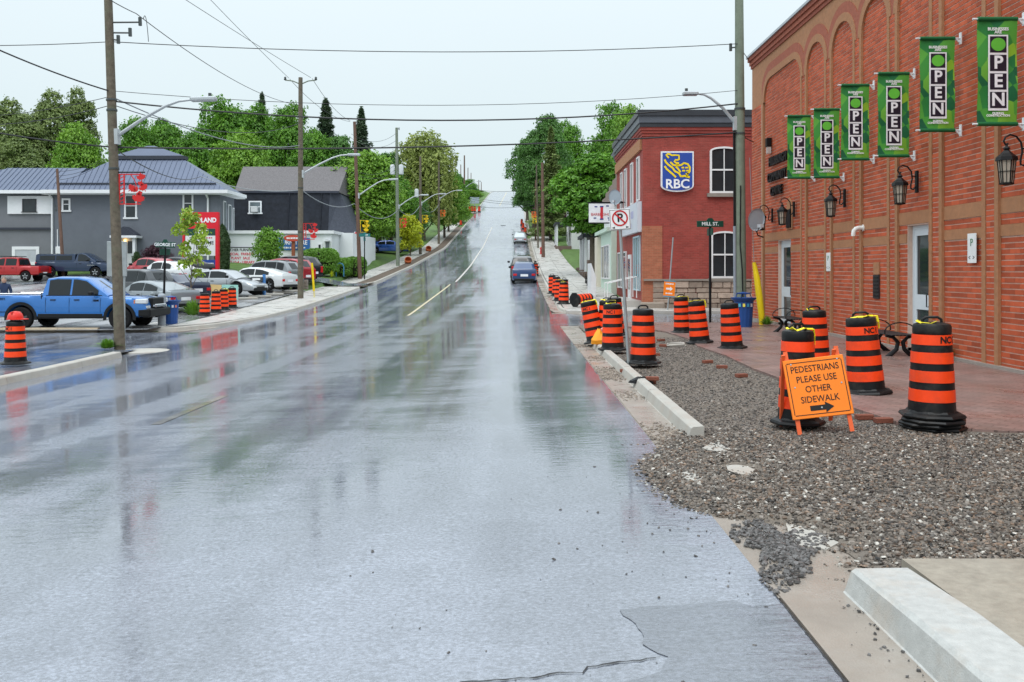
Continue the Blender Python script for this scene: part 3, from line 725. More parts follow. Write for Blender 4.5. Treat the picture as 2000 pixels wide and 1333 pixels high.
# satellite dish at the far corner
DISH = M('dish grey', (.36, .42, .47), .45, var=.06)
def dish(label, loc, rz, tilt, r, arm):
    t = thing('satellite_dish', label, 'satellite dish', loc, rz)
    Mx = Matrix.Rotation(tilt, 3, 'X') @ Matrix.Rotation(R(90), 3, 'X')
    prof = [(0, .0)]+[(r*k/6, .28*r*(k/6)**2) for k in range(1, 7)]+[(r*1.02, .28*r+.01), (r*.98, .26*r-.012)]
    m = MB(); m.lathe(prof, 28, (0,0,0), Mx, sx=.86); m.build('reflector', DISH, t, 60)
    m = MB(); f = Mx @ Vector((0, -r*.5, r*.95)); m.tube([Mx @ Vector((0, -r, .25*r)), Mx @ Vector((0, -r*1.1, r*.5)), f], .014, 6); m.build('feed_arm', BLACK, t)
    m = MB(); m.obox(f, (.06, .09, .05)); m.build('receiver', M('receiver grey', (.5,.52,.55), .5), t)
    m = MB(); m.tube([Mx @ Vector((0, 0, -.02))]+[Vector(p) for p in arm], .022, 6); m.build('mount', BLACK, t)
    return t
dish('grey satellite dish on the far corner of the brick hall', (7.72, 28.3, 3.48), R(20), R(8), .36, [(.1,.15,-.15),(.45,.45,-.5),(.7,.5,-.55)])
# vertical banners
GREENS = M('banner green', (.05, .28, .07), .55, var=.35, scale=2.2)
def banner_mats():
    m = GREENS; t = m.node_tree; b = t.nodes['Principled BSDF']; L = t.links.new
    tc_ = t.nodes.new('ShaderNodeTexCoord'); v = t.nodes.new('ShaderNodeTexVoronoi'); v.inputs['Scale'].default_value = 4.2
    L(tc_.outputs['Object'], v.inputs['Vector']); cr = t.nodes.new('ShaderNodeValToRGB'); s = t.nodes.new('ShaderNodeSeparateColor'); L(v.outputs['Color'], s.inputs[0]); L(s.outputs[0], cr.inputs[0])
    el = cr.color_ramp.elements; el[0].color = (.008, .085, .04, 1); el[1].color = (.30, .52, .03, 1)
    for p, c in ((.3, (.012, .16, .05, 1)), (.55, (.05, .27, .04, 1)), (.8, (.1, .36, .05, 1))): q = el.new(p); q.color = c
    L(cr.outputs[0], b.inputs['Base Color'])
banner_mats()
BWHITE = M('banner white', (.8, .8, .84), .5); BDARK = M('banner black', (.018, .012, .025), .5); BLIME = M('banner lime', (.12, .48, .05), .5); POLEW = M('banner pole', (.68, .7, .72), .35)
def banner(label, y, ztop):
    t = thing('open_banner', label, 'banner', (XW-.07, y, ztop), group='green banners on the brick hall')
    W_, H_ = .66, 1.75
    n = 12; rows = []
    m = MB(); nx = 7
    vs = []
    for j in range(n+1):
        for i in range(nx): vs.append((-.1-W_*(1-i/(nx-1)), .018*math.sin(j*.7+i*.9), -H_*j/n))
    fs = [(j*nx+i, j*nx+i+1, (j+1)*nx+i+1, (j+1)*nx+i) for j in range(n) for i in range(nx-1)]
    m.add(vs, fs); m.add([(x, y_+.006, z) for x, y_, z in vs], [f[::-1] for f in fs]); m.build('cloth', GREENS, t, True, recalc=False)
    for z in (0, -H_):
        m = MB(); m.tube([(-.84, 0, z), (.0, 0, z)], .017, 8); m.build('pole', POLEW, t, True)
        m = MB(); m.box(-.0, .02, -.035, .035, z-.11, z+.11); m.bar((.0, 0, z-.08), (-.08, 0, z), .025); m.build('bracket', POLEW, t)
        m = MB(); m.tube([(-.1-W_, 0, z), (-.1, 0, z)], .036, 10); m.build('hem', M('hem green', (.01,.12,.04), .55), t, True)
    c = -.1-W_/2; f = -.026
    m = MB(); m.box(c-.165, c+.165, f, f+.004, -1.53, -.27); m.build('panel', BWHITE, t)
    for k in range(4):
        z = -.43-.308*k; m = MB(); m.box(c-.138, c+.138, f-.003, f-.0005, z-.135, z+.135); m.build('square', BDARK, t)
        if k == 0:
            m = MB(); m.lathe([(0, -.002), (.115, -.002), (.115, 0)], 24, (c, f-.003, z), Matrix.Rotation(R(-90), 3, 'X'), sx=1.05, sy=.95); m.build('dot', BLIME, t)
        else: text(' PEN'[k], .3, BWHITE, t, (c, f-.005, z), ext=.001, off=.008)
    text('BUSINESSES\nARE', .068, BWHITE, t, (c, f, -.2), ext=.001, off=.002, space=.75)
    text('DURING\nCONSTRUCTION', .05, BWHITE, t, (c, f, -1.595), ext=.001, off=.002, space=.75)
for lab, y, z in (('green OPEN banner nearest the right edge, hung high on the brick hall', 14.5, 6.0), ('second green OPEN banner from the right edge, tallest hung', 16.57, 6.23),
                  ('third green OPEN banner from the right edge', 18.5, 6.0), ('fourth green OPEN banner from the right edge', 20.6, 6.2),
                  ('fifth green OPEN banner from the right, overlapping the one nearest the lettering', 22.5, 5.98), ('leftmost green OPEN banner partly covering raised black letters', 24.7, 6.2)):
    banner(lab, y, z)

# ---------------------------------------------------------------- red brick corner building with the blue shield sign
RB = M('deep red painted brick', (.3, .05, .038), .7, var=.2, scale=1.6, stain=(.7, .35, (.36, .1, .07)))
def brick_bump(mat, bw=.22, bh=.075, mortar=(.3, .13, .1), ax='XZ', amt=.75):
    t = mat.node_tree; b = t.nodes['Principled BSDF']; L = t.links.new
    geo = t.nodes.new('ShaderNodeNewGeometry'); sp = t.nodes.new('ShaderNodeSeparateXYZ'); L(geo.outputs['Position'], sp.inputs[0])
    ad = t.nodes.new('ShaderNodeMath'); ad.operation = 'ADD'; L(sp.outputs['X'], ad.inputs[0]); L(sp.outputs['Y'], ad.inputs[1])
    cb = t.nodes.new('ShaderNodeCombineXYZ'); L(ad.outputs[0], cb.inputs[0]); L(sp.outputs['Z'], cb.inputs[1])
    br = t.nodes.new('ShaderNodeTexBrick'); br.inputs['Scale'].default_value = 1; br.inputs['Brick Width'].default_value = bw; br.inputs['Row Height'].default_value = bh
    br.inputs['Mortar Size'].default_value = .008; br.inputs['Color1'].default_value = (.78,.78,.78,1); br.inputs['Color2'].default_value = (1.15,1.15,1.15,1); br.inputs['Mortar'].default_value = (.9,1.6,1.7,1)
    L(cb.outputs[0], br.inputs['Vector'])
    src = b.inputs['Base Color'].links[0].from_socket
    mx = t.nodes.new('ShaderNodeMix'); mx.data_type = 'RGBA'; mx.blend_type = 'MULTIPLY'; mx.inputs[0].default_value = amt
    L(src, mx.inputs[6]); L(br.outputs['Color'], mx.inputs[7]); L(mx.outputs[2], b.inputs['Base Color'])
    bp = t.nodes.new('ShaderNodeBump'); bp.inputs['Strength'].default_value = .6; bp.inputs['Distance'].default_value = .012; bp.invert = True
    L(br.outputs['Fac'], bp.inputs['Height']); L(bp.outputs[0], b.inputs['Normal'])
brick_bump(RB)
RB2 = M('orange pier brick', (.38, .12, .065), .7, var=.15, scale=3); brick_bump(RB2)
SLATE = M('dark metal fascia', (.035, .038, .045), .4, var=.15)
SASH = M('white window paint', (.7, .7, .7), .5, var=.06); SILL = M('stone sill', (.25, .22, .19), .8, var=.15)
ROCK = M('rubble stone', (.33, .26, .21), .8, var=.25, scale=5, bump=.8, bscale=14, isl=.32)
XB, YB = 5.55, 38.4; zb0 = gz(5.6, 37.5)
bank = thing('bank_building', 'two storey deep red brick corner building with a blue shield sign', 'building', (XB, YB, 0))
def bb(m, name, mat, parent=bank, smooth=False):
    m.v = [(p[0]-XB, p[1]-YB, p[2]) for p in m.v]; return m.build(name, mat, parent, smooth)
YB2 = 48.5
m = MB(); m.box(XB, 15, YB, YB2, zb0-.5, 8.1); bb(m, 'wall', RB)
for z0, z1, pr, mt in ((7.75, 7.88, .04, RB), (7.88, 8.0, .08, RB), (8.0, 8.14, .12, RB), (8.14, 8.32, .16, SLATE), (8.32, 8.62, .2, M('grey metal fascia', (.09,.1,.12), .4)), (8.62, 8.88, .26, SLATE)):
    m = MB(); m.box(XB-pr, 15.1, YB-pr, YB2, z0, z1-.001); bb(m, 'cornice', mt)
def Xpx(px, Y): return (px-CX)/F*Y
def Zpx(py, Y): return EYE-(py-CY)/F*Y
def arched_window(x0, x1, z0, z1, y, parent, build, rise=.16, rec=.0):
    """sash window in a wall that faces the camera"""
    n = 10; xc, h_ = (x0+x1)/2, (x1-x0)/2
    arc_ = [(xc+h_*math.cos(math.pi*k/n), z1-rise+rise*math.sin(math.pi*k/n)) for k in range(n+1)]
    inn = [(xc+(h_-.09)*math.cos(math.pi*k/n), z1-rise+(rise-.08)*math.sin(math.pi*k/n)) for k in range(n+1)]
    O = [(x1, z0)]+arc_+[(x0, z0)]; I = [(x1-.09, z0+.09)]+inn+[(x0+.09, z0+.09)]
    m = MB(); vs = [(a, y-.07, b) for a, b in O]+[(a, y-.07, b) for a, b in I]+[(a, y+.02, b) for a, b in I]+[(a, y+.02, b) for a, b in O]; N = len(O)
    fs = []
    for k in range(N):
        j = (k+1) % N; fs += [(k, j, N+j, N+k), (N+k, N+j, 2*N+j, 2*N+k), (3*N+k, 3*N+j, j, k)]
    m.add(vs, fs); m.box(x0+.09, x1-.09, y-.05, y, (z0+z1)/2-.03, (z0+z1)/2+.04); m.box(xc-.02, xc+.02, y-.045, y, z0+.09, z1-.09)
    wdw = build(m, 'window', SASH)
    m = MB(); m.add([(a, y-.012, b) for a, b in I], [tuple(range(N))]); build(m, 'pane', GLASS, wdw)
    m = MB(); m.box(x0-.12, x1+.12, y-.14, y+.05, z0-.16, z0-.002); build(m, 'sill', SILL, wdw)
    return wdw
for (a, b, c, d) in ((1386, 1442, 378, 287), (1388, 1443, 544, 452)):
    arched_window(Xpx(a, YB), Xpx(b, YB), Zpx(c, YB), Zpx(d, YB), YB, bank, bb, .2)
# rubble stone base, stone by stone
zs0, zs1 = zb0-.1, Zpx(548, YB)
row = 0; z = zs0
while z < zs1-.08:
    hgt = random.uniform(.2, .34); hgt = min(hgt, zs1-z-.02); x = Xpx(1262, YB)+.3
    while x < 15:
        l = random.uniform(.35, .95); m = MB(); d = random.uniform(.05, .12)
        m.cbox(x, x+l-.02, YB-d, YB+.02, z, z+hgt-.02, .022)
        m.v = [(p[0]+random.uniform(-.008,.008), p[1]+random.uniform(-.012,.0), p[2]+random.uniform(-.008,.008)) for p in m.v]
        bb(m, 'stone', ROCK); x += l
        if x > 11.5: break
    z += hgt
m = MB(); m.box(XB+.02, 15, YB-.16, YB+.01, zs1-.02, zs1+.06); bb(m, 'stone_ledge', SILL)
m = MB(); m.box(XB-.03, XB+.85, YB-.04, YB+.2, zb0-.2, Zpx(442, YB)); bb(m, 'pier', RB2)
m = MB(); m.cbox(XB-.12, XB+.95, YB-.22, YB+.1, zb0-.3, zb0+.28, .06); bb(m, 'pier_footing', M('rough footing', (.27,.23,.19), .85, bump=.6, bscale=12))
m = MB(); m.tube([(XB+.62, YB-.1, 1.05), (XB+1.28, YB-.1, 2.5)], .02, 6)
# blue shield sign with the yellow beast
SY = YB-.16
sg = thing('shield_sign', 'blue shield sign with yellow lion emblem and three white letters', 'sign', (Xpx(1323, SY), SY, Zpx(375, SY)))
k_ = SY/F
def shield(s, w_=32.*k_, h_=79*k_):
    pts = [(-w_+s, h_-s), (w_-s, h_-s), (w_-s, 12*k_)]
    for q in range(1, 12): a = math.pi*q/12; pts.append(((w_-s)*math.cos(a), 12*k_-(12*k_-s)*math.sin(a)))
    pts.append((-w_+s, 12*k_)); return pts
m = MB(); m.prism(shield(0), lambda a, b, t: (a, t, b), -.0, .14); m.build('board', M('sign white', (.75, .76, .78), .35), sg)
m = MB(); m.prism(shield(.065), lambda a, b, t: (a, t, b), -.02, -.002); m.build('field', M('royal blue', (.03, .075, .33), .35, var=.05), sg)
YEL = M('emblem yellow', (.85, .62, .01), .4, var=.03)
def stroke(pts, wd):
    m = MB()
    P = [Vector(((x-1323)*k_, -.03, (375-y)*k_)) for x, y in pts]
    for a, b in zip(P, P[1:]):
        d = (b-a).normalized(); e2 = d*wd*.35
        m.bar(a-e2, b+e2, wd, .016, up=(1,0,0) if abs(d.x) < .5 else (0,0,1))
    m.v = [(x, min(max(y, -.034), -.022), z) for x, y, z in m.v]
    return m
def fl(pts, wd, name='emblem_stroke'):
    m = MB(); V_ = []
    P = [((x-1323)*k_, (375-y)*k_) for x, y in pts]
    for i, (a, b) in enumerate(P):
        p0 = P[max(i-1, 0)]; p1 = P[min(i+1, len(P)-1)]; dx, dz = p1[0]-p0[0], p1[1]-p0[1]; l = math.hypot(dx, dz) or 1
        nx, nz = -dz/l*wd/2, dx/l*wd/2; V_ += [(a+nx, b+nz), (a-nx, b-nz)]
    vs = [(a, -.032, b) for a, b in V_]+[(a, -.018, b) for a, b in V_]; n2 = len(V_); fs = []
    for i in range(len(P)-1):
        q = 2*i; fs += [(q, q+1, q+3, q+2), (q, q+2, n2+q+2, n2+q), (q+1, n2+q+1, n2+q+3, q+3)]
    m.add(vs, fs); m.build(name, YEL, sg)
W1 = 3.2*k_
fl([(1306,309),(1303,306),(1301,303),(1304,301),(1309,302),(1312,304),(1318,303.5),(1326,304),(1326,312),(1323,313),(1319,313),(1317,316),(1320,318.5),(1325,319),(1325,322),(1320,322)], W1)
fl([(1298,312),(1300,317),(1306,323),(1313,328),(1318,335),(1326,339),(1330,346)], W1*1.1)
fl([(1298,325),(1302,331),(1308,336),(1314,341),(1320,347)], W1*1.1)
fl([(1309,317),(1315,323),(1322,324),(1330,323),(1336,319),(1343,321),(1347,327),(1347,335),(1343,340),(1341,345)], W1*1.1)
fl([(1331,345),(1337,344),(1347,347)], W1*1.2); fl([(1320,326),(1324,330),(1329,337)], W1)
for x0, x1, y0 in ((1331, 1336, 328), (1338, 1344, 328), (1332, 1338, 334), (1340, 1345, 334), (1339, 1345, 340)): fl([(x0, y0), (x1, y0)], W1*.9)
text('RBC', .56, M('letter white', (.8,.8,.8), .4), sg, (0, -.03, 14.5*k_), ext=.008, off=.012, sx=1.02)
m = MB(); m.box(XB-.1, XB-.005, YB+.3, YB2, 7.2, 7.7); bb(m, 'dentil_course', TAN)
# shop front along the street side
WT = M('white shop paint', (.66, .67, .68), .5, var=.08, scale=2)
def wwin(y0, y1, z0, z1, parent, build, x, frame=SASH, glass=GLASS, fw=.07, mull=0):
    m = MB(); m.box(x-.06, x+.02, y0, y0+fw, z0, z1); m.box(x-.06, x+.02, y1-fw, y1, z0, z1); m.box(x-.06, x+.02, y0+fw, y1-fw, z1-fw, z1); m.box(x-.06, x+.02, y0+fw, y1-fw, z0, z0+fw)
    for k in range(mull): yy = y0+(y1-y0)*(k+1)/(mull+1); m.box(x-.05, x+.02, yy-.03, yy+.03, z0+fw, z1-fw)
    wd = build(m, 'window', frame); m = MB(); m.box(x-.02, x-.015, y0+fw, y1-fw, z0+fw, z1-fw); build(m, 'pane', glass, wd); return wd
zst = gz(5.4, 42)
for y0, y1 in ((39.3, 40.1), (41.5, 42.3), (43.9, 44.7), (45.6, 46.4)): wwin(y0, y1, 5.0, 7.0, bank, bb, XB-.01)
wwin(39.1, 41.2, zst+.6, zst+3.1, bank, bb, XB-.02, M('pale blue paint', (.42,.55,.6), .5), GLASS2, mull=2)
m = MB(); m.box(XB-.05, XB+.02, 42.2, 43.3, zst+.02, zst+2.3); dd = bb(m, 'shop_door', WT); m = MB(); m.box(XB-.06, XB-.052, 42.4, 43.1, zst+.6, zst+2.1); bb(m, 'pane', GLASS, dd)
wwin(44.0, 47.5, zst+.6, zst+2.5, bank, bb, XB-.02, WT, GLASS, mull=2)
m = MB(); m.box(XB-.2, XB-.01, 38.7, 45.0, zst+3.25, zst+4.6); sb_ = bb(m, 'fascia_board', M('pale fascia', (.56,.59,.64), .45, var=.12, scale=1.3))
smallprint(sb_, -.205, 3.2, zst+4.1, 3.2, .4, M('fascia lettering', (.4,.41,.58), .5), 7, 3, True); smallprint(sb_, -.205, 3.0, zst+3.6, 1.6, .25, M('fascia lettering', (.4,.41,.58), .5), 5, 4, True)
m = MB(); m.box(XB-1.6, XB+.0, 38.9, 44.5, zb0-.2, zst+.18); st_ = bb(m, 'door_step', CONC)
for y in (38.95, 40.2): m = MB(); m.tube([(XB-1.5, y, zst+.18), (XB-1.5, y, zst+.95), (XB-.2, y, zst+1.25), (XB-.2, y, zst+.3)], .025, 6); bb(m, 'handrail', SASH)
m = MB(); m.prism([(0, 0), (.12, 0), (.12, 1.2), (0, 1.9)], lambda a, b, t: (XB-1.75+a*2, 44.6+t, zst+b), 0, 2.4); bb(m, 'side_screen', WT)
# barber's swirl pole beside the door
t = thing('barber_pole', 'striped red white and blue barber pole beside the shop door', 'barber pole', (XB-.22, 43.7, zst+1.55))
m = MB(); m.lathe([(.05,0),(.09,.02),(.09,.06),(.075,.07),(.075,.6),(.09,.61),(.09,.66),(.05,.7)], 14); m.build('tube', SASH, t, True)
for k, c in enumerate(((.5,.02,.02),(.03,.06,.35),(.5,.02,.02),(.03,.06,.35))):
    m = MB(); m.tube([(.077*math.cos(a*.6+k*1.6), .077*math.sin(a*.6+k*1.6), .08+.5*a/11) for a in range(12)], .018, 5); m.build('stripe', M('pole red' if k % 2 == 0 else 'pole blue', c, .4), t)
# hanging sign
t = thing('barbershop_sign', 'white hanging sign with barber pole and red lettering over the pavement', 'sign', (0,0,0))
Yq = 45.5; x0, x1, z0, z1 = Xpx(1150, Yq), Xpx(1200, Yq), Zpx(435, Yq), Zpx(398, Yq)
t.location = ((x0+x1)/2, Yq, z0); w_ = (x1-x0)/2; h_ = z1-z0
m = MB(); m.box(-w_, w_, -.04, .04, 0, h_); m.build('board', M('sign white', (.75, .76, .78), .35), t)
m = MB(); m.box(-w_-.05, w_+.9, -.05, .05, h_+.002, h_+.08); m.box(-w_-.02, w_+.02, -.05, .05, -.06, -.002); m.build('bracket', BLACK, t)
SR = M('sign red', (.55,.03,.04), .45); SB2 = M('sign navy', (.03,.04,.2), .45)
text('BARBERSHOP', .2, SR, t, (0, -.05, h_*.42), ext=.003, sx=.93)
m = MB(); m.box(-.07, .07, -.052, -.042, .18, h_-.15); m.build('printed_pole', SR, t)
for z in (.14, h_-.2): m = MB(); m.box(-.09, .09, -.056, -.044, z, z+.07); m.build('printed_cap', SB2, t)
for x, z in ((-.35, .2), (.38, .2), (.42, .1), (-.3, h_-.2), (.3, h_-.16)): m = MB(); m.box(x-.07, x+.07, -.05, -.042, z, z+.06); m.build('printed_tool', SB2, t)
dish('grey satellite dish on the shop front above the hanging sign', (XB-.55, 44.2, Zpx(385, 44.2)), R(-25), R(10), .38, [(.15,.1,-.2),(.5,.1,-.3)])
# pale green shop beyond, brown shingled gable
PG = M('pale green boards', (.5,.62,.53), .6, var=.08); CR = M('cream paint', (.6,.55,.46), .6, var=.08)
shop = thing('green_shop', 'narrow pale green shop front with cream end beside the red brick building', 'building', (5.2, YB2, 0)); z8 = gz(5.4, 50)
def gb(m, name, mat, parent=shop): m.v = [(p[0]-5.2, p[1]-YB2, p[2]) for p in m.v]; return m.build(name, mat, parent)
m = MB(); m.box(5.25, 13, YB2+.01, 56, z8-.8, z8+3.4); gb(m, 'wall', PG)
m = MB(); m.box(5.0, 5.26, 54.6, 56.1, z8-.8, z8+3.3); gb(m, 'end_pier', CR)
m = MB(); m.box(5.0, 13, YB2+.02, 56.1, z8+3.42, z8+3.62); gb(m, 'cornice', PG)
wwin(49.2, 53.8, z8+.7, z8+2.7, shop, gb, 5.24, SASH, GLASS, mull=2)
SHG = M('brown shingles', (.24,.19,.165), .85, var=.25, scale=5, bump=.4, bscale=20)
m = MB(); m.box(5.6, 13, YB2+.3, 56, z8+3.6, 6.2); gb(m, 'upper_wall', SASH)
for k in range(7): m = MB(); zz = 5.6+k*.42; m.box(5.35+.22*k, 13, YB2+.25, 57+.0*k, zz, zz+.43); gb(m, 'shingle_course', SHG)
# ---------------------------------------------------------------- vegetation
def leaf_quads(P, Nn, size, g, aspect=1.4):
    """a quad leaf cluster at every point P with normal about Nn"""
    n = len(P); Nn = Nn/np.linalg.norm(Nn, axis=1, keepdims=True)
    a = np.cross(Nn, g.normal(size=(n, 3))); a /= np.linalg.norm(a, axis=1, keepdims=True)+1e-9; b = np.cross(Nn, a)
    s = size*(.6+.8*g.random((n, 1))); a = a*s*aspect*.5; b = b*s*.5; bend = Nn*s*.18
    V = np.stack([P-a-bend, P-b*.9+bend*.3, P+a-bend, P+b*.9+bend*.3], 1)
    return V.reshape(-1, 3), np.arange(4*n).reshape(-1, 4)
def lobes_crown(lobes, n, size, seed, up=.35, jit=.28):
    g = np.random.default_rng(seed); L_ = np.array(lobes); wgt = (L_[:, 3]*L_[:, 4]*L_[:, 5])**(2/3); wgt /= wgt.sum()
    idx = g.choice(len(L_), n, p=wgt); D = g.normal(size=(n, 3)); D /= np.linalg.norm(D, axis=1, keepdims=True)
    D[:, 2] = np.where(D[:, 2] < -.55, -D[:, 2], D[:, 2])
    # knots of leaves inside each lobe give the broken outline
    rad = (.62+.42*g.random((n, 1))**.6)
    freq = 3.1; wob = np.sin(D[:, :1]*freq*2+idx[:, None]*1.7)*np.sin(D[:, 1:2]*freq*2.3+idx[:, None])*np.sin(D[:, 2:]*freq*2.1+idx[:, None]*.6)
    rad = rad*(1+jit*wob*1.6)
    P = L_[idx, :3]+D*rad*L_[idx, 3:6]
    Nn = D+g.normal(size=(n, 3))*.55+np.array([0, 0, up]); return leaf_quads(P, Nn, size, g)
def make_lobes(h, w, th, seed, k=20, lw=.34, top=.85):
    """lobes filling a crown of height h-th and width w"""
    g = random.Random(seed); out = []; hc = h-th
    for i in range(k):
        t = (i+.5)/k; env = math.sin(math.pi*min(.93, (t*.85+.1)))**.6*(1 if t < .6 else 1-(t-.6)/.4*(1-.75*top))
        a = i*2.4+g.uniform(-.5, .5); rr = w/2*env*g.uniform(.35, .72); r_ = w*lw*g.uniform(.6, 1.05)*(.8+.2*env)
        out.append((rr*math.cos(a), rr*math.sin(a), th+hc*(t*.82+.08)+g.uniform(-.04, .04)*hc, r_, r_, r_*g.uniform(.7, .95)))
    return out
TRUNKM = M('bark', (.12, .095, .075), .9, var=.25, scale=6, bump=.6, bscale=30)
LEAVES = {'maple': leafM('maple leaves', (0.049, 0.156, 0.015), (0.168, 0.375, 0.027)), 'bright': leafM('bright leaves', (0.098, 0.237, 0.019), (0.238, 0.425, 0.037)),
          'deep': leafM('deep green leaves', (0.049, 0.138, 0.027), (0.119, 0.275, 0.050)), 'pine': leafM('pine needles', (0.105, 0.163, 0.050), (0.252, 0.325, 0.094)),
          'spruce': leafM('spruce needles', (0.049, 0.094, 0.056), (0.126, 0.188, 0.100)), 'willow': leafM('willow leaves', (0.182, 0.237, 0.056), (0.336, 0.400, 0.094)),
          'lime': leafM('lime leaves', (0.350, 0.450, 0.015), (0.588, 0.600, 0.025)), 'purple': leafM('purple leaves', (0.041, 0.013, 0.023), (0.100, 0.032, 0.053)),
          'hedge': leafM('hedge leaves', (0.070, 0.188, 0.015), (0.168, 0.350, 0.025)), 'young': leafM('young leaves', (0.182, 0.300, 0.025), (0.364, 0.500, 0.056)), 'cypress': leafM('cypress leaves', (0.024, 0.058, 0.019), (0.053, 0.105, 0.026))}
TPL = {}
def tree_template(key, h, w, th, kind, n, leaf, seed, k=20, lw=.3, shape='blob', tr=.02):
    g = np.random.default_rng(seed)
    if shape == 'blob': V, Q = lobes_crown(make_lobes(h, w, th, seed, k, lw), n, leaf, seed)
    elif shape == 'spruce':
        z = th+(h-th)*g.random(n)**1.25; tt = (z-th)/(h-th); ring_ = np.clip((np.floor(tt*24)+g.normal(size=n)*.22)/24, 0, .985)
        rmax = w/2*(1-ring_*.96)*(.8+.2*np.sin(np.floor(tt*24)*2.7)); nb = 8; br_ = np.floor(g.random(n)*nb); a = br_/nb*6.283+np.floor(tt*24)*1.9+g.normal(size=n)*.12; rmax = rmax*(.65+.45*np.abs(np.sin(br_*3.3+np.floor(tt*24)*1.3)))
        u = g.random(n)**.6; r_ = rmax*u; zz = th+(h-th)*ring_+(h-th)/24*.8*(1-u)+g.normal(size=n)*.1+u*u*.35
        P = np.stack([r_*np.cos(a), r_*np.sin(a), zz-.25*u*rmax], 1); Nn = np.stack([.4*np.cos(a), .4*np.sin(a), np.ones(n)], 1)+g.normal(size=(n, 3))*.5
        V, Q = leaf_quads(P, Nn, leaf, g, 2.0)
    elif shape == 'willow':
        L_ = make_lobes(h, w, h*.45, seed, 14, .3); V1, Q1 = lobes_crown(L_, n//3, leaf, seed)
        m_ = n*2//3; s = 260; top = np.array(L_)[g.integers(0, len(L_), s)]; a0 = g.random(s)*6.283
        sp = np.stack([top[:, 0]+top[:, 3]*np.cos(a0)*.95, top[:, 1]+top[:, 3]*np.sin(a0)*.95, top[:, 2]+top[:, 5]*.3], 1)
        ln = (sp[:, 2]-th)*(.45+.5*g.random(s)); i = g.integers(0, s, m_); u = g.random(m_)
        P = sp[i]+np.stack([g.normal(size=m_)*.12, g.normal(size=m_)*.12, -ln[i]*u], 1)
        V2, Q2 = leaf_quads(P, g.normal(size=(m_, 3))*np.array([1, 1, .25]), leaf*.8, g, 2.2); V = np.vstack([V1, V2]); Q = np.vstack([Q1, Q2+len(V1)])
    me = np_mesh('crown', V, Q, LEAVES[kind])
    m = MB(); rg = random.Random(seed); tz = h*.62 if shape == 'blob' else h*.95
    m.tube([(0,0,-.6),(0,0,.1),(rg.uniform(-.1,.1),rg.uniform(-.1,.1),th),(rg.uniform(-.25,.25),rg.uniform(-.25,.25),tz)], [h*tr*1.5, h*tr*1.1, h*tr*.8, h*tr*.2], 8)
    if shape != 'spruce':
        for q in range(7):
            a = q*2.4; z0 = th*.75+(tz-th)*q/9; r_ = w*.32*rg.uniform(.7, 1.1); m.tube([(0,0,z0),(r_*.5*math.cos(a), r_*.5*math.sin(a), z0+h*.09),(r_*math.cos(a), r_*math.sin(a), z0+h*.2)], [h*tr*.5, h*tr*.33, h*tr*.1], 5)
    TPL[key] = (h, w, me, m.mesh('trunk', TRUNKM, True))
def plant_tree(key, label, x, y, h, w, rz=0, name='tree', cat='tree', group=None, z=None, cmat=None):
    H0, W0, cr, tk = TPL[key]
    t = thing(name, label, cat, (x, y, gz(x, y) if z is None else z), rz, group); t.scale = (w/W0, w/W0, h/H0)
    o = link('crown', cr, t); link('trunk', tk, t)
    if cmat: o.material_slots[0].link = 'OBJECT'; o.material_slots[0].material = LEAVES[cmat]
    return t
tree_template('m1', 16, 12, 3, 'maple', 25600, .27, 11, 34, .21); tree_template('m2', 16, 12, 3, 'maple', 25600, .27, 23, 36, .2); tree_template('m3', 15, 11, 2.5, 'bright', 20800, .27, 37, 22)
tree_template('d1', 18, 12, 3, 'deep', 27200, .27, 41, 40, .19); tree_template('d2', 18, 11, 2, 'deep', 24000, .27, 53, 34, .21)
tree_template('near', 11, 6, 3.6, 'maple', 20000, .2, 67, 36, .19); tree_template('big', 11, 8, 1.6, 'bright', 24000, .2, 71, 24, .28)
tree_template('pine', 18, 9, 4, 'pine', 20000, .24, 83, 30, .2); tree_template('spruce', 16, 6, 1, 'spruce', 12000, .17, 91, shape='spruce', tr=.012)
tree_template('willow', 13, 9, 1.2, 'willow', 14000, .3, 97, shape='willow'); tree_template('shrub', 2, 2, .25, 'bright', 3500, .11, 101, 12, .34, tr=.02)
tree_template('young', 4.6, 2.1, 1.3, 'young', 1300, .13, 109, 15, .2, tr=.009); tree_template('lime', 5, 3.6, .8, 'lime', 4500, .19, 113, 14)
tree_template('purple', 9, 7, .8, 'purple', 9000, .28, 127, 20); tree_template('smalltree', 3.4, 3.0, .7, 'hedge', 6000, .12, 131, 18, .3)
def T(key, label, px, topy, wpx, Y, **k):
    """tree whose crown is centred on pixel column px, top at topy, at depth Y"""
    x = (px-CX)/F*Y; z = gz(x, Y); top = EYE-(topy-CY)/F*Y
    return plant_tree(key, label, x, Y, top-z, wpx/F*Y, rz=random.uniform(0, 6.28), **k)
BK = dict(group='trees behind the grey building')
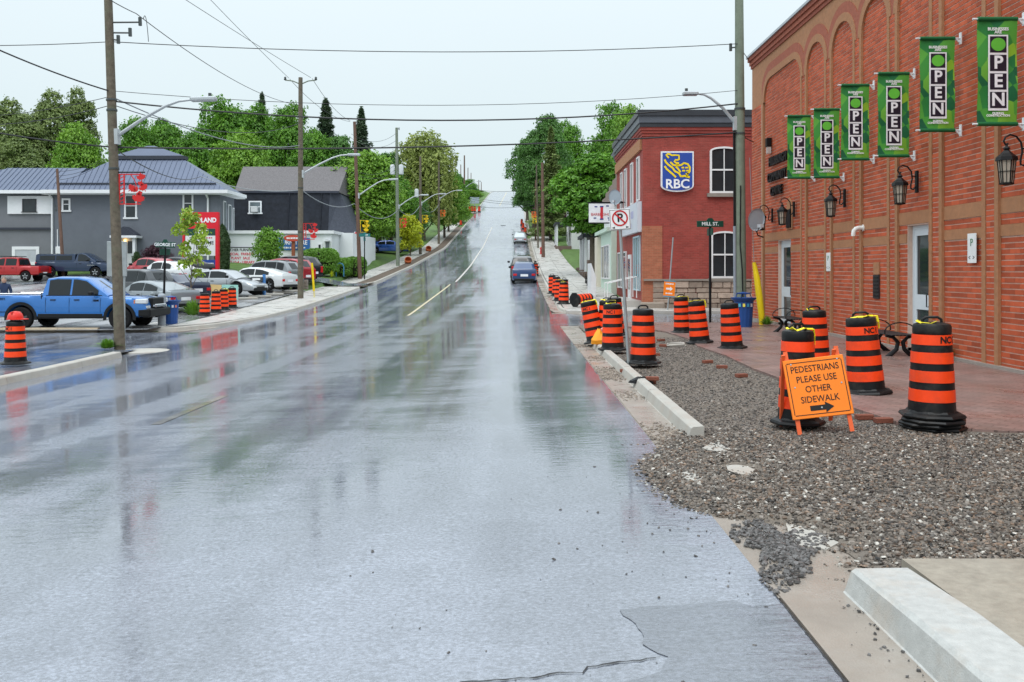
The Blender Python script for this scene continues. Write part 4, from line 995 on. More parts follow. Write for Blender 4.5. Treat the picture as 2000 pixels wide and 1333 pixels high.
for key, lab, px, ty, wp, Y in (
    ('pine', 'olive pine at the far left edge of the tree line', 8, 196, 130, 112), ('pine', 'tall olive pine left of the nearest utility pole', 100, 182, 125, 108),
    ('pine', 'bare topped olive pine just left of the nearest utility pole', 158, 176, 100, 112), ('pine', 'lower olive pine between the tall pines at the far left', 55, 225, 120, 104),
    ('pine', 'loose olive pine low behind the left wing of the grey building', 30, 268, 130, 98), ('m3', 'light green tree just behind the grey building left of the pole', 155, 250, 120, 92),
    ('m1', 'round green tree right of the nearest utility pole behind the hip roof', 262, 240, 130, 104), ('m2', 'broad green maple above the peak of the grey hip roof', 320, 232, 140, 108),
    ('m2', 'low dark maple behind the right slope of the grey hip roof', 375, 262, 120, 98), ('m1', 'tallest broad maple under the street lamp head', 432, 203, 170, 112),
    ('m2', 'full green maple left of the second utility pole', 500, 206, 150, 116), ('m1', 'green maple behind the second utility pole', 566, 212, 130, 112),
    ('m3', 'lighter maple above the grey shingled roof', 470, 262, 140, 98), ('m2', 'shaded maple right of the second utility pole', 612, 250, 120, 104), ('d1', 'dark green tree behind the end of the black mansard', 668, 262, 110, 106)):
    T(key, lab, px, ty, wp, Y, **BK)
T('spruce', 'thin spruce top poking over the maples', 512, 184, 120, 126, name='spruce'); T('spruce', 'dark ragged spruce right of the second utility pole', 636, 196, 165, 112, name='spruce')
T('spruce', 'dark lone spruce behind the third utility pole', 706, 213, 135, 112, name='spruce')
T('big', 'large light green tree beside the pavement behind the third pole', 715, 298, 165, 90); T('m2', 'mid green tree behind the large light green tree', 765, 335, 120, 104)
T('d1', 'dark evergreen mass left of the willow', 758, 296, 110, 122); T('d2', 'dark green tree under the willow', 795, 372, 110, 108, cmat='deep')
T('willow', 'olive weeping willow up the hill', 828, 268, 130, 124, name='willow_tree'); T('m3', 'bright green tree below the willow', 868, 345, 90, 128)
T('lime', 'small lime yellow tree beside the pavement', 801, 420, 50, 99, name='small_tree'); T('m1', 'green tree beside the uphill pavement', 876, 372, 80, 140)
T('m2', 'darker tree right of the willow by the upper poles', 884, 335, 60, 160); T('d2', 'small dark tree by the cluster of far poles', 895, 338, 42, 185)
T('m3', 'light bush on the left bank of the hill', 922, 372, 50, 235); T('m1', 'far tree on the left near the hill crest', 915, 352, 45, 250); T('m3', 'last low tree left of the crest', 934, 372, 26, 300)
T('m2', 'low green tree at the left kerb of the hill', 893, 405, 60, 165)
T('d1', 'tallest dark maple right of the uphill road', 1066, 222, 120, 138); T('d2', 'dark maple at the right kerb overhanging the hill road', 1030, 268, 90, 165)
T('d1', 'lower dark maple between the road and the spruce', 1042, 320, 90, 150); T('m1', 'green maple behind the tall dark maple', 1110, 245, 95, 150); T('spruce', 'pale green spruce between the dark maples and the white house', 1076, 250, 110, 122, cmat='pine', name='spruce')
T('purple', 'dark purple beech behind the far right poles', 1080, 392, 82, 132); T('m1', 'green tree above the dark roof behind the red brick building', 1205, 214, 150, 100)
T('near', 'bright green maple hanging over the wide right pavement', 1158, 296, 170, 67); T('near', 'taller maple behind the shingled gable', 1195, 318, 120, 70); T('m3', 'light green tree right of the dark house roof', 1240, 216, 120, 95)
plant_tree('young', 'thin young street tree in front of the red store sign', *G(374, 606).xy, 5.2, 2.0, 1.0, name='young_tree')
T('smalltree', 'round shrub like tree in front of the white store wall', 526, 449, 66, 66, name='small_tree')
plant_tree('purple', 'dark purple shrub against the grey building', -28.6, 68.9, 1.9, 2.2, name='shrub', cat='shrub'); plant_tree('shrub', 'small green bush right of the white porch door', -30.6, 70.0, 1.3, .8, name='shrub', cat='shrub', cmat='cypress')
for i, (px, py, s) in enumerate(((288, 527, .5), (312, 526, .6), (340, 524, .45))): p = U(px, py, 66); plant_tree('shrub', ['low green plant on the bank below the purple shrub, leftmost', 'low green plant on the bank below the purple shrub, middle', 'low green plant on the bank below the purple shrub, rightmost'][i], p.x, 66, s, s*1.3, name='low_plant', cat='plant')
p = G(428, 585); plant_tree('shrub', 'green plant in a kerbside planter behind the striped drums', p.x, p.y+2.5, .8, .9, name='planter_plant', cat='plant', cmat='hedge')
def column_tree(label, px, topy, Y, w):
    x = (px-CX)/F*Y; z = gz(x, Y); h = EYE-(topy-CY)/F*Y-z
    g = np.random.default_rng(5); n = 5000; t_ = g.random(n); a = g.random(n)*6.283; r_ = w/2*np.minimum(1, (1-t_)*3)**.6*(.8+.2*np.sqrt(t_))*(.75+.3*g.random(n))
    P = np.stack([r_*np.cos(a), r_*np.sin(a), h*t_], 1); V, Q = leaf_quads(P, np.stack([np.cos(a), np.sin(a), .3+0*a], 1)+g.normal(size=(n, 3))*.4, .12, g, 2)
    t = thing('cypress', label, 'tree', (x, Y, z)); link('crown', np_mesh('crown', V, Q, LEAVES['cypress']), t); m = MB(); m.tube([(0,0,-.2),(0,0,h*.8)], [.09,.02], 6); m.build('trunk', TRUNKM, t)
column_tree('narrow dark columnar cypress behind the red store sign', 434, 440, 67, 1.2)
def hedge(label, x, y, w, d, h, n, seed):
    g = np.random.default_rng(seed); D = g.normal(size=(n, 3)); D /= np.linalg.norm(D, axis=1, keepdims=True); D[:, 2] = np.abs(D[:, 2])*np.where(g.random(n) < .82, 1, -.6)
    e_ = .55; S = np.sign(D)*np.abs(D)**e_; r_ = .9+.14*g.random((n, 1))+.04*np.sin(S[:, :1]*9)*np.cos(S[:, 1:2]*8)
    P = S*r_*np.array([w/2, d/2, h*.52])+np.array([0, 0, h*.5]); V, Q = leaf_quads(P, D+g.normal(size=(n, 3))*.5+np.array([0,0,.4]), .1, g)
    t = thing('hedge', label, 'hedge', (x, y, gz(x, y)-.1), 0, 'clipped hedges beside the pavement'); link('foliage', np_mesh('foliage', V, Q, LEAVES['hedge']), t)
    m = MB(); m.lathe([(.05, .05), (.8, .15), (.86, .5), (.7, .85), (.05, .92)], 16, sx=w/2, sy=d/2); m.v = [(a, b, c*h) for a, b, c in m.v]; m.build('twigs', M('hedge twigs', (.02,.03,.01), .9), t)
p = G(625, 541); hedge('large clipped green hedge behind the yellow post', p.x-.2, p.y+1.2, 2.7, 2.2, 2.15, 9000, 1)
hedge('smaller clipped hedge just right of the large one', p.x+1.0, p.y+3.6, 1.5, 1.8, 1.55, 4500, 2); hedge('clipped hedge next to the third utility pole', p.x+1.7, p.y+5.6, 1.7, 1.8, 1.75, 4500, 3)
# weeds and grass tufts
def tuft(label, loc, r_, h, n, mat, seed, name='weed', lean=.5):
    g = np.random.default_rng(seed); V = []; Q = []
    for i in range(n):
        a = g.random()*6.283; rr = r_*g.random()*.35; x, y = rr*math.cos(a), rr*math.sin(a); q_ = g.random()**1.3; l = h*(1.05-.75*q_)*(.7+.4*g.random()); dx, dy = math.cos(a)*r_*q_*1.1*(lean+.5), math.sin(a)*r_*q_*1.1*(lean+.5); wv = .008+.012*g.random(); px_, py_ = -math.sin(a)*wv, math.cos(a)*wv
        k = len(V); V += [(x-px_, y-py_, 0), (x+px_, y+py_, 0), (x+dx*.45+px_, y+dy*.45+py_, l*.7), (x+dx*.45-px_, y+dy*.45-py_, l*.7), (x+dx+px_*.2, y+dy+py_*.2, l*.85), (x+dx-px_*.2, y+dy-py_*.2, l*.85)]; Q += [(k, k+1, k+2, k+3), (k+3, k+2, k+4, k+5)]
    o = link(name, np_mesh(name, np.array(V), np.array(Q), LEAVES[mat])); o.location = loc; tag(o, label, 'weed'); return o
tuft('leafy weed growing at the foot of the brick wall behind the bench', (8.2, 17.0, .12), .4, .42, 160, 'hedge', 3); tuft('weed growing at the base of the yellow guy guard', (7.95, 27.7, .1), .3, .32, 120, 'hedge', 4)
tuft('grass tuft at the foot of the nearest left utility pole', (-11.85, 25.15, gz(-11.8, 25.2)+.0), .42, .3, 240, 'hedge', 5, 'grass_tuft'); p = G(376, 615); tuft('tall grass clump under the young street tree', (p.x, p.y, p.z), .7, .8, 260, 'hedge', 6, 'grass_clump', .4)
p = G(640, 541); tuft('ornamental yellow leaves beside the blue hoop rack', (p.x+.4, p.y-.4, p.z), .35, .6, 60, 'lime', 8)

# ---------------------------------------------------------------- grey building behind the lots
GW = M('grey stucco', (.13, .145, .17), .8, var=.08, scale=1.5, bump=.2, bscale=30); GW2 = M('mid grey stucco', (.16, .17, .185), .8, var=.08, scale=1.5)
ROOFM = M('blue grey metal roof', (.10, .125, .185), .38, metal=.2, var=.08, scale=1); ROOFD = M('dark roof trim', (.035, .04, .055), .4)
TRIM = M('white trim', (.68, .7, .72), .5, var=.05)
YG = 71.0; kg = YG/F; X0, X1 = (102-CX)*kg, (430-CX)*kg; ZE = EYE+(CY-374)*kg; zg = 1.2
gb_ = thing('grey_building', 'large grey stucco building with blue grey metal hip roof at the left', 'building', (X0, YG, 0))
def gg(m, name, mat, parent=None, smooth=False):
    m.v = [(p[0]-X0, p[1]-YG, p[2]) for p in m.v]; return m.build(name, mat, parent or gb_, smooth)
XA = -48.
m = MB(); m.box(X0, X1, YG, YG+3.5, zg, ZE); m.box(X0, X1-4, YG+3.5, YG+6, zg, ZE); gg(m, 'wall', GW)
m = MB(); m.box(XA, X0+.0, YG+.25, YG+6, zg, ZE); gg(m, 'wing_wall', GW2)
m = MB(); m.box(XA, X0-.02, YG+.05, YG+.24, zg, EYE+(CY-449)*kg); gg(m, 'wing_base', GW2); m = MB(); m.box(XA, X0-.02, YG-.12, YG+.24, EYE+(CY-449)*kg, EYE+(CY-445)*kg); gg(m, 'wing_ledge', ROOFD)
def hip(x0, x1, y0, y1, z0, z1, tx0, tx1, ty0, ty1, name='roof', mat=ROOFM):
    m = MB(); m.add([(x0,y0,z0),(x1,y0,z0),(x1,y1,z0),(x0,y1,z0),(tx0,ty0,z1),(tx1,ty0,z1),(tx1,ty1,z1),(tx0,ty1,z1)], [(0,1,5,4),(1,2,6,5),(2,3,7,6),(3,0,4,7),(4,5,6,7),(3,2,1,0)]); return gg(m, name, mat)
rx0, rx1, ry0, ry1 = X0-.5, X1+.75, YG-.7, YG+4.2
tx0, tx1, ty0, ty1, ZR = -33.6, -27.9, YG+1.7, YG+2.3, 11.15
roof = hip(rx0, rx1, ry0, ry1, ZE, ZR, tx0, tx1, ty0, ty1)
hip(tx0-.15, tx1+.15, ty0-.15, ty1+.15, ZR-.02, ZR+.28, tx0-.15, tx1+.15, ty0-.15, ty1+.15, 'roof_curb', ROOFD); hip(tx0-.1, tx1+.1, ty0-.1, ty1+.1, ZR+.28, ZR+1.15, -31.0, -30.4, YG+1.95, YG+2.05, 'roof_cap')
wz = ZE+2.2; wing = hip(XA-.5, X0+.8, YG-.4, YG+6.4, ZE+.003, wz, XA+5, X0+1.5, YG+2.6, YG+3.4, 'wing_roof')
def ribs(x0, x1, y0, z0, tx0, tx1, ty, z1, parent, step=.42):
    x = x0+step
    while x < x1-.2:
        if tx0 <= x <= tx1: t1 = 1
        elif x < tx0: t1 = (x-x0)/(tx0-x0)
        else: t1 = (x1-x)/(x1-tx1)
        m = MB(); m.bar((x, y0, z0+.015), (x, y0+(ty-y0)*t1, z0+.015+(z1-z0)*t1), .05, .06, up=(0,-.5,1)); gg(m, 'roof_rib', ROOFM, parent); x += step
ribs(rx0, rx1, ry0, ZE, tx0, tx1, ty0, ZR, roof); ribs(XA-.5, X0+.3, YG-.4, ZE, XA+5, X0+1.5, YG+2.6, wz, wing)
m = MB(); m.bar((rx0+1, ry0+.4, ZE+.6), (rx1-1, ry0+.4, ZE+.6), .07, .12); gg(m, 'snow_guard', ROOFD, roof); m = MB(); m.bar((XA+.5, YG+.3, ZE+.32), (X0-1.8, YG+.3, ZE+.32), .07, .12); gg(m, 'snow_guard', ROOFD, wing)
m = MB(); m.box(rx0, rx1, ry0-.12, ry0, ZE-.22, ZE+.05); gg(m, 'gutter', TRIM); m = MB(); m.box(rx0, rx1, ry0+.01, YG, ZE-.3, ZE-.2); gg(m, 'soffit', TRIM)
m = MB(); m.box(rx1, rx1+.12, ry0-.12, ry1, ZE-.22, ZE+.05); gg(m, 'gutter', TRIM); m = MB(); m.box(X1, rx1, YG, ry1, ZE-.3, ZE-.2); gg(m, 'soffit', TRIM)
m = MB(); m.box(XA-.5, rx0-.01, YG-.52, YG-.4, ZE-.22, ZE+.05); gg(m, 'gutter', TRIM)
for px in (103, 407): m = MB(); xx = (px-CX)*kg; m.tube([(xx, ry0, ZE-.2), (xx, YG-.1, ZE-.6), (xx, YG-.1, 2.2)], .09, 6); gg(m, 'downpipe', TRIM)
def fwin(px0, px1, py0, py1, Y, build, frame=TRIM, glass=GLASS, fw=.14, bar=True, parent=None):
    k = Y/F; a, b, c, d = (px0-CX)*k, (px1-CX)*k, EYE+(CY-py1)*k, EYE+(CY-py0)*k
    m = MB(); m.box(a, a+fw, Y-.06, Y+.05, c, d); m.box(b-fw, b, Y-.06, Y+.05, c, d); m.box(a+fw, b-fw, Y-.06, Y+.05, d-fw, d); m.box(a-.08, b+.08, Y-.1, Y+.05, c-fw, c)
    if bar: m.box(a+fw, b-fw, Y-.04, Y+.05, (c+d)/2-.03, (c+d)/2+.03)
    w_ = build(m, 'window', frame); m = MB(); m.box(a+fw, b-fw, Y-.03, Y-.02, c, d-fw); build(m, 'pane', glass, w_); return w_
fwin(121, 138, 388, 411, YG, gg); fwin(243, 268, 380, 425, YG, gg, bar=True); fwin(357, 378, 378, 417, YG, gg)
Yw = YG+.25; m = MB(); m.box((13-CX)*kg, X0-.05, YG+.1, YG+.24, EYE+(CY-418)*kg, EYE+(CY-383)*kg); gg(m, 'white_panel', TRIM)
fwin(44, 71, 389, 414, YG+.09, gg, M('dark frame', (.03,.03,.035), .5), GLASS, .06, False); fwin(24, 77, 482, 512, YG+.04, gg, TRIM, M('garage panel', (.4,.43,.46), .6), .25, False)
# side windows on the right return wall
for y0, y1, z0, z1 in ((YG+.7, YG+1.3, 3.9, 7.6), (YG+1.9, YG+2.6, 3.7, 7.4), (YG+3.0, YG+3.4, 4.8, 7.2)):
    m = MB(); m.box(X1-.02, X1+.06, y0, y1, z0, z1); q = gg(m, 'window', TRIM); m = MB(); m.box(X1+.06, X1+.07, y0+.1, y1-.1, z0+.1, z1-.1); gg(m, 'pane', GLASS2, q)
# porch door with hood and a lit lamp
zd = gz((252-CX)*kg, YG-.5)
m = MB(); a, b = (238-CX)*kg, (267-CX)*kg; m.box(a, b, YG-.06, YG+.02, zd, zd+2.5); d_ = gg(m, 'door', TRIM); m = MB(); m.box((a+b)/2-.1, (a+b)/2+.35, YG-.08, YG-.062, zd+1.2, zd+2.2); gg(m, 'pane', GLASS, d_)
for q0 in (b+.05, a-.25): m = MB(); m.box(q0, q0+.2, YG-.9, YG-.7, zd, zd+2.45); gg(m, 'porch_post', TRIM)
m = MB(); m.prism([(a-.45, zd+2.45), (b+.45, zd+2.45), (b+.3, zd+2.75), ((a+b)/2, zd+3.35), (a-.3, zd+2.75)], lambda p, q, t: (p, YG-1.1+t, q), 0, 1.1); gg(m, 'porch_hood', ROOFD)
m = MB(); m.box(a-.47, b+.47, YG-1.14, YG-.02, zd+2.44, zd+2.62); gg(m, 'hood_fascia', TRIM)
for s in range(3): m = MB(); m.box(a-.3, b+.4, YG-1.2-.3*s, YG-.01, zd-.1-.18*(s+1), zd-.1-.18*s); gg(m, 'step', M('brown step', (.2,.15,.12), .8))
lm = bpy.data.materials.new('lit lamp'); lm.use_nodes = True; e_ = lm.node_tree.nodes['Principled BSDF']; e_.inputs['Emission Color'].default_value = (1, .55, .15, 1); e_.inputs['Emission Strength'].default_value = 5; e_.inputs['Base Color'].default_value = (1, .7, .3, 1)
m = MB(); m.lathe([(0,-.1),(.09,-.05),(.09,.05),(0,.1)], 10, (a+.35, YG-.2, zd+2.25)); gg(m, 'porch_lamp', lm)
# meter and conduit
m = MB(); m.tube([((113-CX)*kg, YG-.05, 2.5), ((113-CX)*kg, YG-.05, 5.2)], .04, 6); gg(m, 'conduit', TRIM); m = MB(); m.cbox((110-CX)*kg, (120-CX)*kg, YG-.16, YG-.01, 3.2, 3.8, .03); gg(m, 'meter', TRIM)

# ---------------------------------------------------------------- white store with the black mansard
YS2 = 72.6; ks = YS2/F; A0, A1 = (428-CX)*ks, (648-CX)*ks
store = thing('furniture_store', 'white store with black mansard upper floor and grey shingle roof', 'building', (A1, YS2, 0))
def ss(m, name, mat, parent=None): m.v = [(p[0]-A1, p[1]-YS2, p[2]) for p in m.v]; return m.build(name, mat, parent or store)
WST = M('white painted wall', (.66, .69, .7), .6, var=.05, scale=.8); BMAN = M('black shingles', (.012, .015, .022), .85, var=.5, scale=2.5, bump=.5, bscale=14); GSH = M('grey shingles', (.12, .112, .115), .85, var=.55, scale=9, bump=.5, bscale=12); GMAN = M('dark grey shingles', (.055,.062,.08), .8, var=.3, scale=6)
zt = EYE+(CY-457)*ks
m = MB(); m.box(A0, A1, YS2, YS2+15, 1., zt); ss(m, 'wall', WST); m = MB(); m.box(A0-.05, A1+.2, YS2-.2, YS2+15, zt+.001, zt+.26); ss(m, 'parapet', TRIM)
m = MB(); m.box(A1, A1+1.2, YS2+3.0, YS2+15, 1., zt+.2); ss(m, 'side_wall', WST)
# mansard
ZM0, ZM1, ZR2 = EYE+(CY-452)*(81.2/F), EYE+(CY-376)*(82/F), EYE+(CY-326)*(89/F)
AM = (648-CX)*80/F; xb0, xb1, xt1 = (440-CX)*80/F, AM+1.9, AM+.15
m = MB(); m.add([(xb0,81.2,ZM0),(AM-.6,81.2,ZM0),(AM-.6,82,ZM1),(xb0,82,ZM1)], [(0,1,2,3)]); m.add([(xb0,81.21,ZM0),(AM-.6,81.21,ZM0),(AM-.6,94,ZM0),(xb0,94,ZM0)], [(3,2,1,0)]); m.box(xb0, AM-.7, 82.1, 94, ZM0, ZM1-.01); ss(m, 'mansard_front', BMAN)
m = MB(); m.add([(AM-.6,81.2,ZM0-.02),(xb1,83.0,ZM0-.35),(xt1,83.2,ZM1),(AM-.6,82,ZM1),(xb1,95,ZM0-.35),(xt1,95,ZM1)], [(0,1,2,3),(1,4,5,2)]); ss(m, 'mansard_end', GMAN)
m = MB(); m.add([(xb0+.2,81.9,ZM1),(xt1+.1,81.9,ZM1),(xt1-.4,89,ZR2),(xb0-1.2,89,ZR2),(xt1+.1,96,ZM1),(xb0,96,ZM1)], [(0,1,2,3),(3,2,4,5),(1,4,2)]); ss(m, 'roof', GSH)
m = MB(); m.bar((xb0, 81.95, ZM1+.02), (xt1+.1, 81.95, ZM1+.02), .18, .2); ss(m, 'eave', ROOFD)
for px in (566, 629): m = MB(); xx = (px-CX)*82/F; m.tube([(xx, 81.2, ZM0+.1), (xx, 81.9, ZM1-.1)], .05, 6); ss(m, 'pipe', BMAN)
w2 = fwin(486, 511, 393, 416, 81.55, ss, TRIM, GLASS2, .12); m = MB(); kk = 81.4/F; m.cbox((492-CX)*kk, (504-CX)*kk, 81.0, 81.5, EYE+(CY-415)*kk, EYE+(CY-404)*kk, .03); ss(m, 'air_conditioner', M('ac grey', (.5,.52,.52), .5), w2)
for px0, px1, py0, py1 in ((620, 629, 476, 489),): fwin(px0, px1, py0, py1, YS2, ss, TRIM, GLASS, .1, False)
m = MB(); m.box((634-CX)*ks, (645-CX)*ks, YS2-.5, YS2-.02, EYE+(CY-472)*ks, EYE+(CY-470)*ks); ss(m, 'awning', TRIM); m = MB(); m.box((636-CX)*ks, (643-CX)*ks, YS2-.04, YS2-.005, 2.9, 4.4); ss(m, 'door', GLASS2)
# letter board
LR = M('letter red', (.6,.02,.06), .5); LK = M('letter black', (.02,.02,.025), .5)
lb = thing('letter_board', 'white letter board reading special friends plant sale on the store wall', 'sign', ((471-CX)*ks, YS2-.12, EYE+(CY-518)*ks))
m = MB(); m.box(-1.38, 1.38, -.06, .1, 0, 1.42); m.build('board', WST, lb); m = MB(); m.box(-1.46, -1.385, -.08, .1, 0, 1.48); m.box(-1.46, 1.46, -.08, .1, 1.425, 1.49); m.build('frame', LK, lb)
for s, z, c in (('BUTCHER FURNITURE', 1.24, LK), ('SPECIAL  FRIENDS', .9, LR), ('PLANT  SALE', .56, LR), ('SAT 10-4 - LIBRARY', .22, LR)): text(s, .3, c, lb, (0, -.065, z), ext=.004, off=.008, sx=.92)
bn = thing('furniture_banner', 'blue banner reading furniture on the white store wall', 'banner', ((574-CX)*ks, YS2-.08, EYE+(CY-489)*ks)); m = MB(); m.box(-1.35, 1.35, -.02, .02, 0, 1.02); m.build('cloth', M('banner blue', (.03,.13,.36), .5), bn); text('FURNITURE', .5, BWHITE, bn, (0, -.03, .62), ext=.003, off=.01, sx=.88); smallprint(bn, 0, -.03, .2, 2.0, .14, BWHITE, 12, 5)
ov = thing('oval_sign', 'red and white oval sign on a brown post before the white store', 'sign', ((573-CX)*72/F, 72, gz((573-CX)*72/F, 72))); zz = EYE+(CY-467)*72/F-ov.location.z
m = MB(); m.box(-.13, .13, -.1, .1, -.2, zz); m.build('post', M('rust brown post', (.25,.08,.04), .6), ov)
for r_, y, c, nm in ((.75, -.14, 'oval red', 'rim'), (.66, -.15, 'oval white', 'face')):
    m = MB(); m.lathe([(0, 0), (r_, 0), (r_, .05), (0, .05)], 28, (0, y-.03, zz+.05), Matrix.Rotation(R(90), 3, 'X'), sy=.36); m.build(nm, M(c, (.5,.05,.03) if 'red' in c else (.5,.07,.04), .5), ov)
smallprint(ov, 0, -.24, zz+.05, 1.0, .16, BWHITE, 8, 6)
# store pylon with hanging letters
pg = G(395, 531); Yp = 60.0; kp = Yp/F; xp, zp = (393-CX)*kp, gz((393-CX)*kp, Yp)
py = thing('store_pylon_sign', 'tall red framed store pylon sign behind the young tree', 'sign', (xp, Yp, zp)); RED = M('sign panel red', (.62, .015, .03), .4, var=.05)
def zr(y): return EYE+(CY-y)*kp-zp
m = MB(); m.box(-34.5*kp, 34.5*kp, -.14, .14, zr(447), zr(415)); m.build('red_panel', RED, py)
for x0, x1 in ((-35, -31), (29, 35)): m = MB(); m.box(x0*kp, x1*kp, -.15, .15, -.3, zr(415)-.01); m.build('post', RED, py)
m = MB(); m.box(-30*kp, 28*kp, -.1, .1, zr(460), zr(448)); m.build('green_panel', M('dark green panel', (.012,.06,.045), .5), py)
m = MB(); m.box(-30*kp, 28.5*kp, -.1, .1, zr(500), zr(461)); m.build('letter_panel', WST, py); m = MB(); m.box(-30*kp, 28.5*kp, -.1, .1, zr(528), zr(508)); m.build('blue_panel', M('panel blue', (.02,.06,.28), .5), py)
text('FOODLAND', .44, BWHITE, py, (0, -.15, zr(431)), ext=.006, off=.016, sx=.9); text('LCBO', .36, BWHITE, py, (.1, -.11, zr(454)), ext=.004, off=.01)
for s, y in (('WELCOME', 475), ('BACK', 484), ('FRIENDS', 494)): text(s, .33, LK, py, (.1, -.11, zr(y)), ext=.004, off=.004)
smallprint(py, .25, -.11, zr(465), 1.2, .1, LR, 8, 7); text('HBM', .42, BWHITE, py, (-.3, -.11, zr(515)), ext=.004, off=.012); smallprint(py, .66, -.11, zr(515), .5, .1, BWHITE, 6, 8); smallprint(py, .1, -.11, zr(523), 1.6, .1, BWHITE, 14, 9)

# ---------------------------------------------------------------- houses up the hill on the right
HW = M('white siding', (.62,.63,.63), .6, var=.06); HB = M('blue grey siding', (.36,.42,.48), .6, var=.08); HR = M('dark slate roof', (.035,.038,.052), .6, var=.25, scale=4)
def house(label, x0, x1, y0, y1, ze, zr_, wall, roofm, chim=False, porch=None, ridge='x', name='house'):
    zb = gz(x0, y0)-.6; t = thing(name, label, 'house', (x0, y0, zb)); m = MB(); m.box(0, x1-x0, 0, y1-y0, 0, ze-zb); m.build('wall', wall, t); W_, D_, H_, R_ = x1-x0, y1-y0, ze-zb, zr_-zb
    m = MB(); o_ = .45
    if ridge == 'x': m.add([(-o_,-o_,H_-.1),(W_+o_,-o_,H_-.1),(W_+o_,D_+o_,H_-.1),(-o_,D_+o_,H_-.1),(-o_*.4,D_/2,R_),(W_+o_*.4,D_/2,R_)], [(0,1,5,4),(2,3,4,5),(0,4,3),(1,2,5),(3,2,1,0)])
    elif ridge == 'y': m.add([(-o_,-o_,H_-.1),(W_+o_,-o_,H_-.1),(W_+o_,D_+o_,H_-.1),(-o_,D_+o_,H_-.1),(W_/2,-o_*.4,R_),(W_/2,D_+o_*.4,R_)], [(0,3,5,4),(1,4,5,2),(0,4,1),(2,5,3),(3,2,1,0)])
    else: m.add([(-o_,-o_,H_-.1),(W_+o_,-o_,H_-.1),(W_+o_,D_+o_,H_-.1),(-o_,D_+o_,H_-.1),(W_*.35,D_*.4,R_),(W_*.65,D_*.6,R_)], [(0,1,5,4),(2,3,4,5),(0,4,3),(1,2,5),(3,2,1,0)])
    rf = m.build('roof', roofm, t); m = MB(); m.box(-o_-.02, W_+o_+.02, -o_-.05, -o_+.02, H_-.28, H_-.06); m.box(-o_-.05, -o_+.02, -o_, D_+o_, H_-.28, H_-.06); m.build('eave_board', TRIM, t)
    if chim: m = MB(); m.box(W_*.6, W_*.6+.6, D_*.5, D_*.5+.6, R_-1.2, R_+.8); m.build('chimney', RB2, rf)
    for fl_ in range(2):
        z = 1.6+fl_*3.0
        if z+1.6 > H_: break
        for k in range(2):
            for side in (0, 1):
                m = MB(); c = (k+.5)/2
                if side == 0: m.box(W_*c-.5, W_*c+.5, -.05, .02, z, z+1.5)
                else: m.box(-.05, .02, D_*c-.5, D_*c+.5, z, z+1.5)
                w_ = m.build('window', TRIM, t); m = MB()
                if side == 0: m.box(W_*c-.4, W_*c+.4, -.07, -.052, z+.1, z+1.4)
                else: m.box(-.07, -.052, D_*c-.4, D_*c+.4, z+.1, z+1.4)
                m.build('pane', GLASS, w_)
    return t, zb
hA, _ = house('tall white house with steep dark hip roof behind the maples', 8.2, 15.5, 78, 90, 10.2, 16.2, HW, HR, ridge='h')
hB, _ = house('white gabled house partly hidden by trees beside the pale spruce', 6.6, 13, 106, 116, 13.2, 17.6, HW, HR, ridge='y')
hC, zhc = house('low blue grey house with wooden porch beside the wide pavement', 7.0, 14, 67, 75.5, 6.6, 8.6, HB, GSH)
PW = M('weathered porch wood', (.17,.12,.1), .8, var=.2, scale=5)
def porch(t, n=4):
    for k in range(n): m = MB(); m.cbox(-1.8, -1.62, k*2.6+.1, k*2.6+.28, 0.2, 3.6, .02); m.build('porch_column', TRIM, t)
    m = MB(); m.box(-1.95, .02, -.2, n*2.6-2, 3.6, 3.85); m.build('porch_roof', HR, t); m = MB(); m.box(-1.9, .02, -.1, n*2.6-2.1, .3, .95); m.build('porch_deck', PW, t)
    for k in range(7): m = MB(); m.box(-1.88, -1.8, .3+k*.95, 1.15+k*.95, 1.0, 1.1); m.build('rail', PW, t)
porch(hA); porch(hC, 3); porch(hB, 3)
hD, _ = house('small pale house far up the hill on the right', 9, 16, 150, 160, 13.5, 16.5, HW, HR)
hE, _ = house('brown wooden house behind the flag at the left', -24, -16.5, 96, 106, 8.2, 11.4, M('brown boards', (.16,.11,.085), .8, var=.2), HR)
hF, _ = house('distant white house on the left of the hill', -22, -15, 205, 213, 20.5, 23.5, HW, HR)
ws = thing('stone_pier_wall', 'low pale stone wall and pier beside the pavement', 'wall', (5.9, 60.5, gz(5.9, 62)-.2)); zq = 0
for r_ in range(4):
    x = 0.
    while x < 4.2: l = random.uniform(.4, .8); m = MB(); m.cbox(.0, .4, x, x+l-.03, r_*.26, r_*.26+.24, .03); m.build('stone', ROCK, ws); x += l
for r_ in range(6): m = MB(); m.cbox(-.1, .5, -.6, -.02, r_*.27, r_*.27+.25, .03); m.build('stone', ROCK, ws)
m = MB(); m.cbox(-.18, .58, -.68, .06, 1.63, 1.78, .03); m.build('cap', SILL, ws)
fn = thing('wooden_stair', 'weathered wooden stair beside the pavement below the white house', 'stair', (5.3, 76, gz(5.3, 76)-.1))
for k in range(4): m = MB(); m.box(.0+.3*k, 1.6, 0, 2.2, .22*k, .22*k+.21); m.build('tread', PW, fn)
# low stone wall by the driveway on the left
rw = thing('retaining_wall', 'low grey block wall holding the hedge bank', 'wall', (-14.2, 58.6, gz(-14.2, 58.6)-.1))
for r_ in range(3):
    for k in range(7): m = MB(); m.cbox(-4.2+k*.62, -4.2+k*.62+.6, -.2+.0*k, .15, r_*.24, r_*.24+.23, .03); m.build('block', M('block stone', (.22,.19,.165), .85, var=.2, bump=.5, bscale=12), rw)
